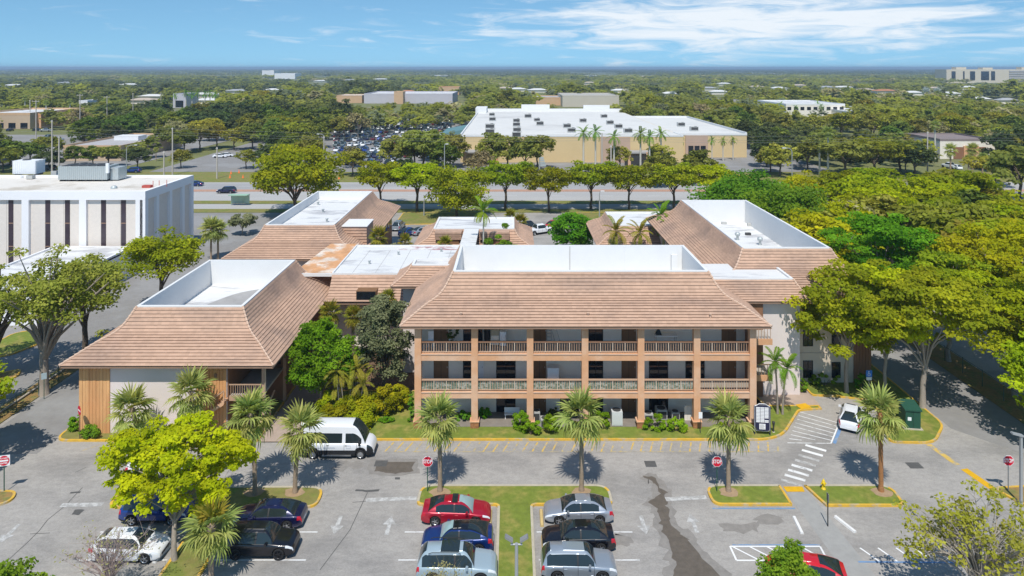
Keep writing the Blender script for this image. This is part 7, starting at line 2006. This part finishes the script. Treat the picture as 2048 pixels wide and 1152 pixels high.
for sx in (-0.22, 0.22):
    for sy in (-0.22, 0.22): MB().box(sx - 0.02, sx + 0.02, sy - 0.02, sy + 0.02, 0, 0.42).build('leg', WHITEPLAS, t)
# low planter wall by the left building
t = thing('planter_wall', 'low pale concrete planter by the left building palms', 'planter', (-29.6, 59.25, 0.12)); MB().box(-1.0, 1.0, -0.3, 0.3, 0, 0.75).build('box', CREAM, t); MB().box(-1.06, 1.06, -0.36, 0.36, 0.75, 0.82).build('cap', PINKWHITE, t)

# ---- fences
def fence(name, label, x, y0, y1, h, m, gap=3.0, jig=0.0):
    t = thing(name, label, 'fence', (x, y0, 0.04))
    pm = MB().cyl((0, 0, 0), 0.035, h + 0.08, 8).mesh('post', m)
    y = 0.0
    while y <= y1 - y0 + 0.01:
        link('post', pm, t, (jig * y, y, 0)); y += gap
    L_ = y - gap
    MB().tube([(0, 0, h), (jig * L_, L_, h)], 0.022, 6).build('top_rail', m, t)
    mb = MB(); s = 0.22; k = -h
    while k < L_:
        for a in (1, -1):
            ya, za, yb, zb = (k, 0.05, k + h, h) if a > 0 else (k, h, k + h, 0.05)
            if ya < 0: f_ = -ya / h; za = za + (zb - za) * f_; ya = 0
            if yb > L_: f_ = (L_ - ya) / (yb - ya); zb = za + (zb - za) * f_; yb = L_
            mb.add([(jig * ya, ya, za), (jig * yb, yb, zb), (jig * yb, yb + 0.012, zb), (jig * ya, ya + 0.012, za)], [(0, 1, 2, 3)])
        k += s
    o = mb.build('wire_mesh', m, t); o['kind'] = 'stuff'
FENCEG = mat('fence_green', (0.05, 0.10, 0.07), 0.7, 0.1, 3)
fence('chain_link_fence', 'dark green chain-link fence along the left drive', -46.15, 55.0, 112, 1.5, FENCEG)
fence('chain_link_fence', 'dark chain-link fence along the right drive', 47.2, 54.0, 112, 1.6, FENCEG)
MB().tube([(-47.3, 58, 0.2), (-47.3, 75, 0.2)], 0.09, 6).build('timber', MATS['pole_wood'], tag(thing('timber_edging', 'long pale timber edging beyond the left fence', 'edging', (0, 0, 0)), None))
p = P(105, 802)
t = thing('lot_sign', 'small pale blue sign on a post at the left fence', 'sign', (-45.2, 66.4, 0.04), R(30)); MB().box(-0.03, 0.03, 0, 0.05, 0, 2.4).build('post', DARKGREEN, t); plate([(-0.22, 1.9), (0.22, 1.9), (0.22, 2.5), (-0.22, 2.5)], -0.02, 0).build('plate', mat('sign_pale_blue', (0.42, 0.52, 0.56), 0.5, 0.03, 4), t)

# ---- poles beyond
def street_light(label, px, pyb, pyt, arm=2.2, side=-1, head=True):
    p = P(px, pyb); h = HC - (pyt - HY) * p.y / F
    t = thing('street_light', label, 'street light', (p.x, p.y, 0), 0, 'street lights along the main road')
    MB().tube([(0, 0, 0), (0, 0, h - 0.9)], [0.16, 0.10], 8).build('pole', POLEGREY, t)
    MB().tube([(0, 0, h - 0.9), (side * arm * 0.15, 0, h - 0.35), (side * arm * 0.5, 0, h - 0.05), (side * arm, 0, h)], [0.09, 0.08, 0.07, 0.06], 6).build('arm', POLEGREY, t)
    mb = MB(); mb.obox((side * (arm + 0.35), 0, h), 0.42, 0.16, 0.08); mb.build('lamp_head', WHITEPLAS, t)
street_light('tall pale street light left of the big store', 889, 372, 288, 0.3, 1)
street_light('street light with curved arm above the right wing', 1584, 428, 296, 1.4, -1)
street_light('street light with curved arm behind the white office roof', 253, 352, 290, 2.4, 1)
street_light('street light with curved arm beside the crowded lot', 648, 330, 268, 1.6, -1)
street_light('thin street light in the tree strip behind the courtyard', 848, 432, 396, 0.3, 1)
street_light('thin street light in the tree strip left of the rear right pavilion', 1199, 434, 382, 0.3, 1)
def pole(label, px, Y, pyt, m=POLEWOOD, cross=False, base=0):
    x = (px - 1024) * Y / F; h = HC - (pyt - HY) * Y / F
    t = thing('utility_pole', label, 'utility pole', (x, Y, 0), 0, 'utility poles')
    MB().tube([(0, 0, 0), (0, 0, h)], [0.24, 0.17], 8).build('pole', m, t)
    if cross:
        MB().box(-1.6, 1.6, -0.2, -0.08, h - 0.7, h - 0.5).build('crossarm', m, t)
    for s in (-1, 1): MB().cyl((s * (1.3 if cross else 0.2), -0.14, h - 0.5), 0.06, 0.3, 6).build('insulator', WHITEPLAS, t)
    return x, h
PX = []
for label, px, Y, pyt, cr in (('tall pale utility pole behind the white office roof corner', 345, 205, 255, False), ('pale utility pole behind the roof enclosure', 104, 205, 280 - 40, False), ('slim pale pole beside the roof enclosure', 118, 200, 272, False), ('short thick pale pole in front of the far car park', 434, 199, 294, False), ('short pole beside the tall pale utility pole', 328, 199, 302, False),
                              ('pale utility pole before the store at centre right', 1204, 205, 266, False), ('slim white pole right of the centre right utility pole', 1222, 190, 290, False), ('white concrete pole at the far right', 1855, 205, 263, False), ('thin pale pole left of the crowded lot', 648, 206, 272, False), ('utility pole at the left before the strip mall', 72, 300, 200, True), ('utility pole with crossarm beside the white clinic', 160, 330, 188, True), ('utility pole with crossarm in the far trees', 214, 350, 192, True), ('tall bare pole in the far trees', 266, 350, 186, False), ('bare pole before the grey store front', 322, 420, 185, False), ('pole at the left behind the strip mall', 60, 380, 200, False)):
    PX.append((*pole(label, px, Y, pyt, POLEWOOD, cr), Y))
line_p = sorted([(x, h, Y) for x, h, Y in PX if Y == 205] + [(-190, 15, 205), (190, 14, 205)])
for k, dz in enumerate((0.3, 1.5, 2.2)):
    for si, ((xa, ha, _), (xb, hb, _)) in enumerate(zip(line_p, line_p[1:])):
        za, zb = min(ha, 15) - dz, min(hb, 15) - dz
        pts = [(xa + (xb - xa) * t, 204.9, za + (zb - za) * t - 4 * 0.9 * t * (1 - t)) for t in [i / 8 for i in range(9)]]
        o = MB().tube(pts, 0.022, 4).build('power_line', GREYSIGN)
        tag(o, '%s power line in the span %s' % (('top', 'middle', 'lowest')[k], ('beyond the left frame edge pole', 'above the white office roof', 'from the tall pole across to the store', 'before the store and the far verge', 'at the far right')[min(si, 4)]), 'power line', 'power lines along the road')
# bus shelter
p = P(478, 411)
t = thing('bus_shelter', 'pale green glazed bus shelter beside the main road', 'bus shelter', (p.x, p.y, 0.0))
SHG = mat('shelter_green', (0.33, 0.50, 0.38), 0.6, 0.05, 2)
MB().box(-2.2, 2.2, -0.9, 0.9, 2.4, 2.55).build('roof', SHG, t)
for x in (-2.1, -0.7, 0.7, 2.1): MB().box(x - 0.05, x + 0.05, 0.7, 0.8, 0, 2.4).build('post', SHG, t)
for x in (-1.4, 0.0, 1.4): MB().box(x - 0.62, x + 0.62, 0.74, 0.76, 0.3, 2.2).build('panel', mat('shelter_glass', (0.42, 0.56, 0.46), 0.2, 0.05, 1), t)
MB().box(-1.5, 1.5, 0.2, 0.6, 0.42, 0.48).build('bench', POLEGREY, t)
# traffic cones on the verge
cone = MB().lathe([(0.24, 0), (0.24, 0.05), (0.17, 0.06), (0.03, 0.75), (0, 0.76)], (0, 0, 0), 10).mesh('traffic_cone', ORANGE)
for k, (px, py) in enumerate(((462, 348), (478, 346), (486, 356), (460, 356), (678, 358), (732, 352))):
    p = P(px, py); o = link('traffic_cone', cone, None, p, None, (1.4, 1.4, 1.4)); tag(o, 'orange traffic cone on the far verge of the main road', 'traffic cone', 'traffic cones on the far verge')
# sculpture-like grey sign at the store entrance
p = P(1079, 345)
t = thing('entrance_sign', 'grey slatted entrance sign before the big store', 'sign', (p.x, p.y, 0)); MB().box(-0.2, 0.2, -0.2, 0.2, 0, 4.6).build('post', POLEGREY, t)
for k in range(4): MB().box(0.25, 2.0 - 0.25 * k, -0.12, 0.12, 1.9 + k * 0.75, 2.5 + k * 0.75).build('slat', mat('sign_slat', (0.40, 0.45, 0.48), 0.5, 0.05, 2), t)

# ---- haze over the plain
hz = MB().box(-9500, 9500, -350, 14500, -1.2, 44.0).build('haze', None)
hz.data.materials.clear()
hm = bpy.data.materials.new('haze'); hm.use_nodes = True
hm.node_tree.nodes.clear()
ho = hm.node_tree.nodes.new('ShaderNodeOutputMaterial'); hv = hm.node_tree.nodes.new('ShaderNodeVolumePrincipled')
hv.inputs['Color'].default_value = (0.62, 0.80, 1.0, 1); hv.inputs['Density'].default_value = 0.00020; hv.inputs['Anisotropy'].default_value = 0.2
hm.node_tree.links.new(hv.outputs[0], ho.inputs['Volume'])
hz.data.materials.append(hm)
tag(hz, kind='stuff')
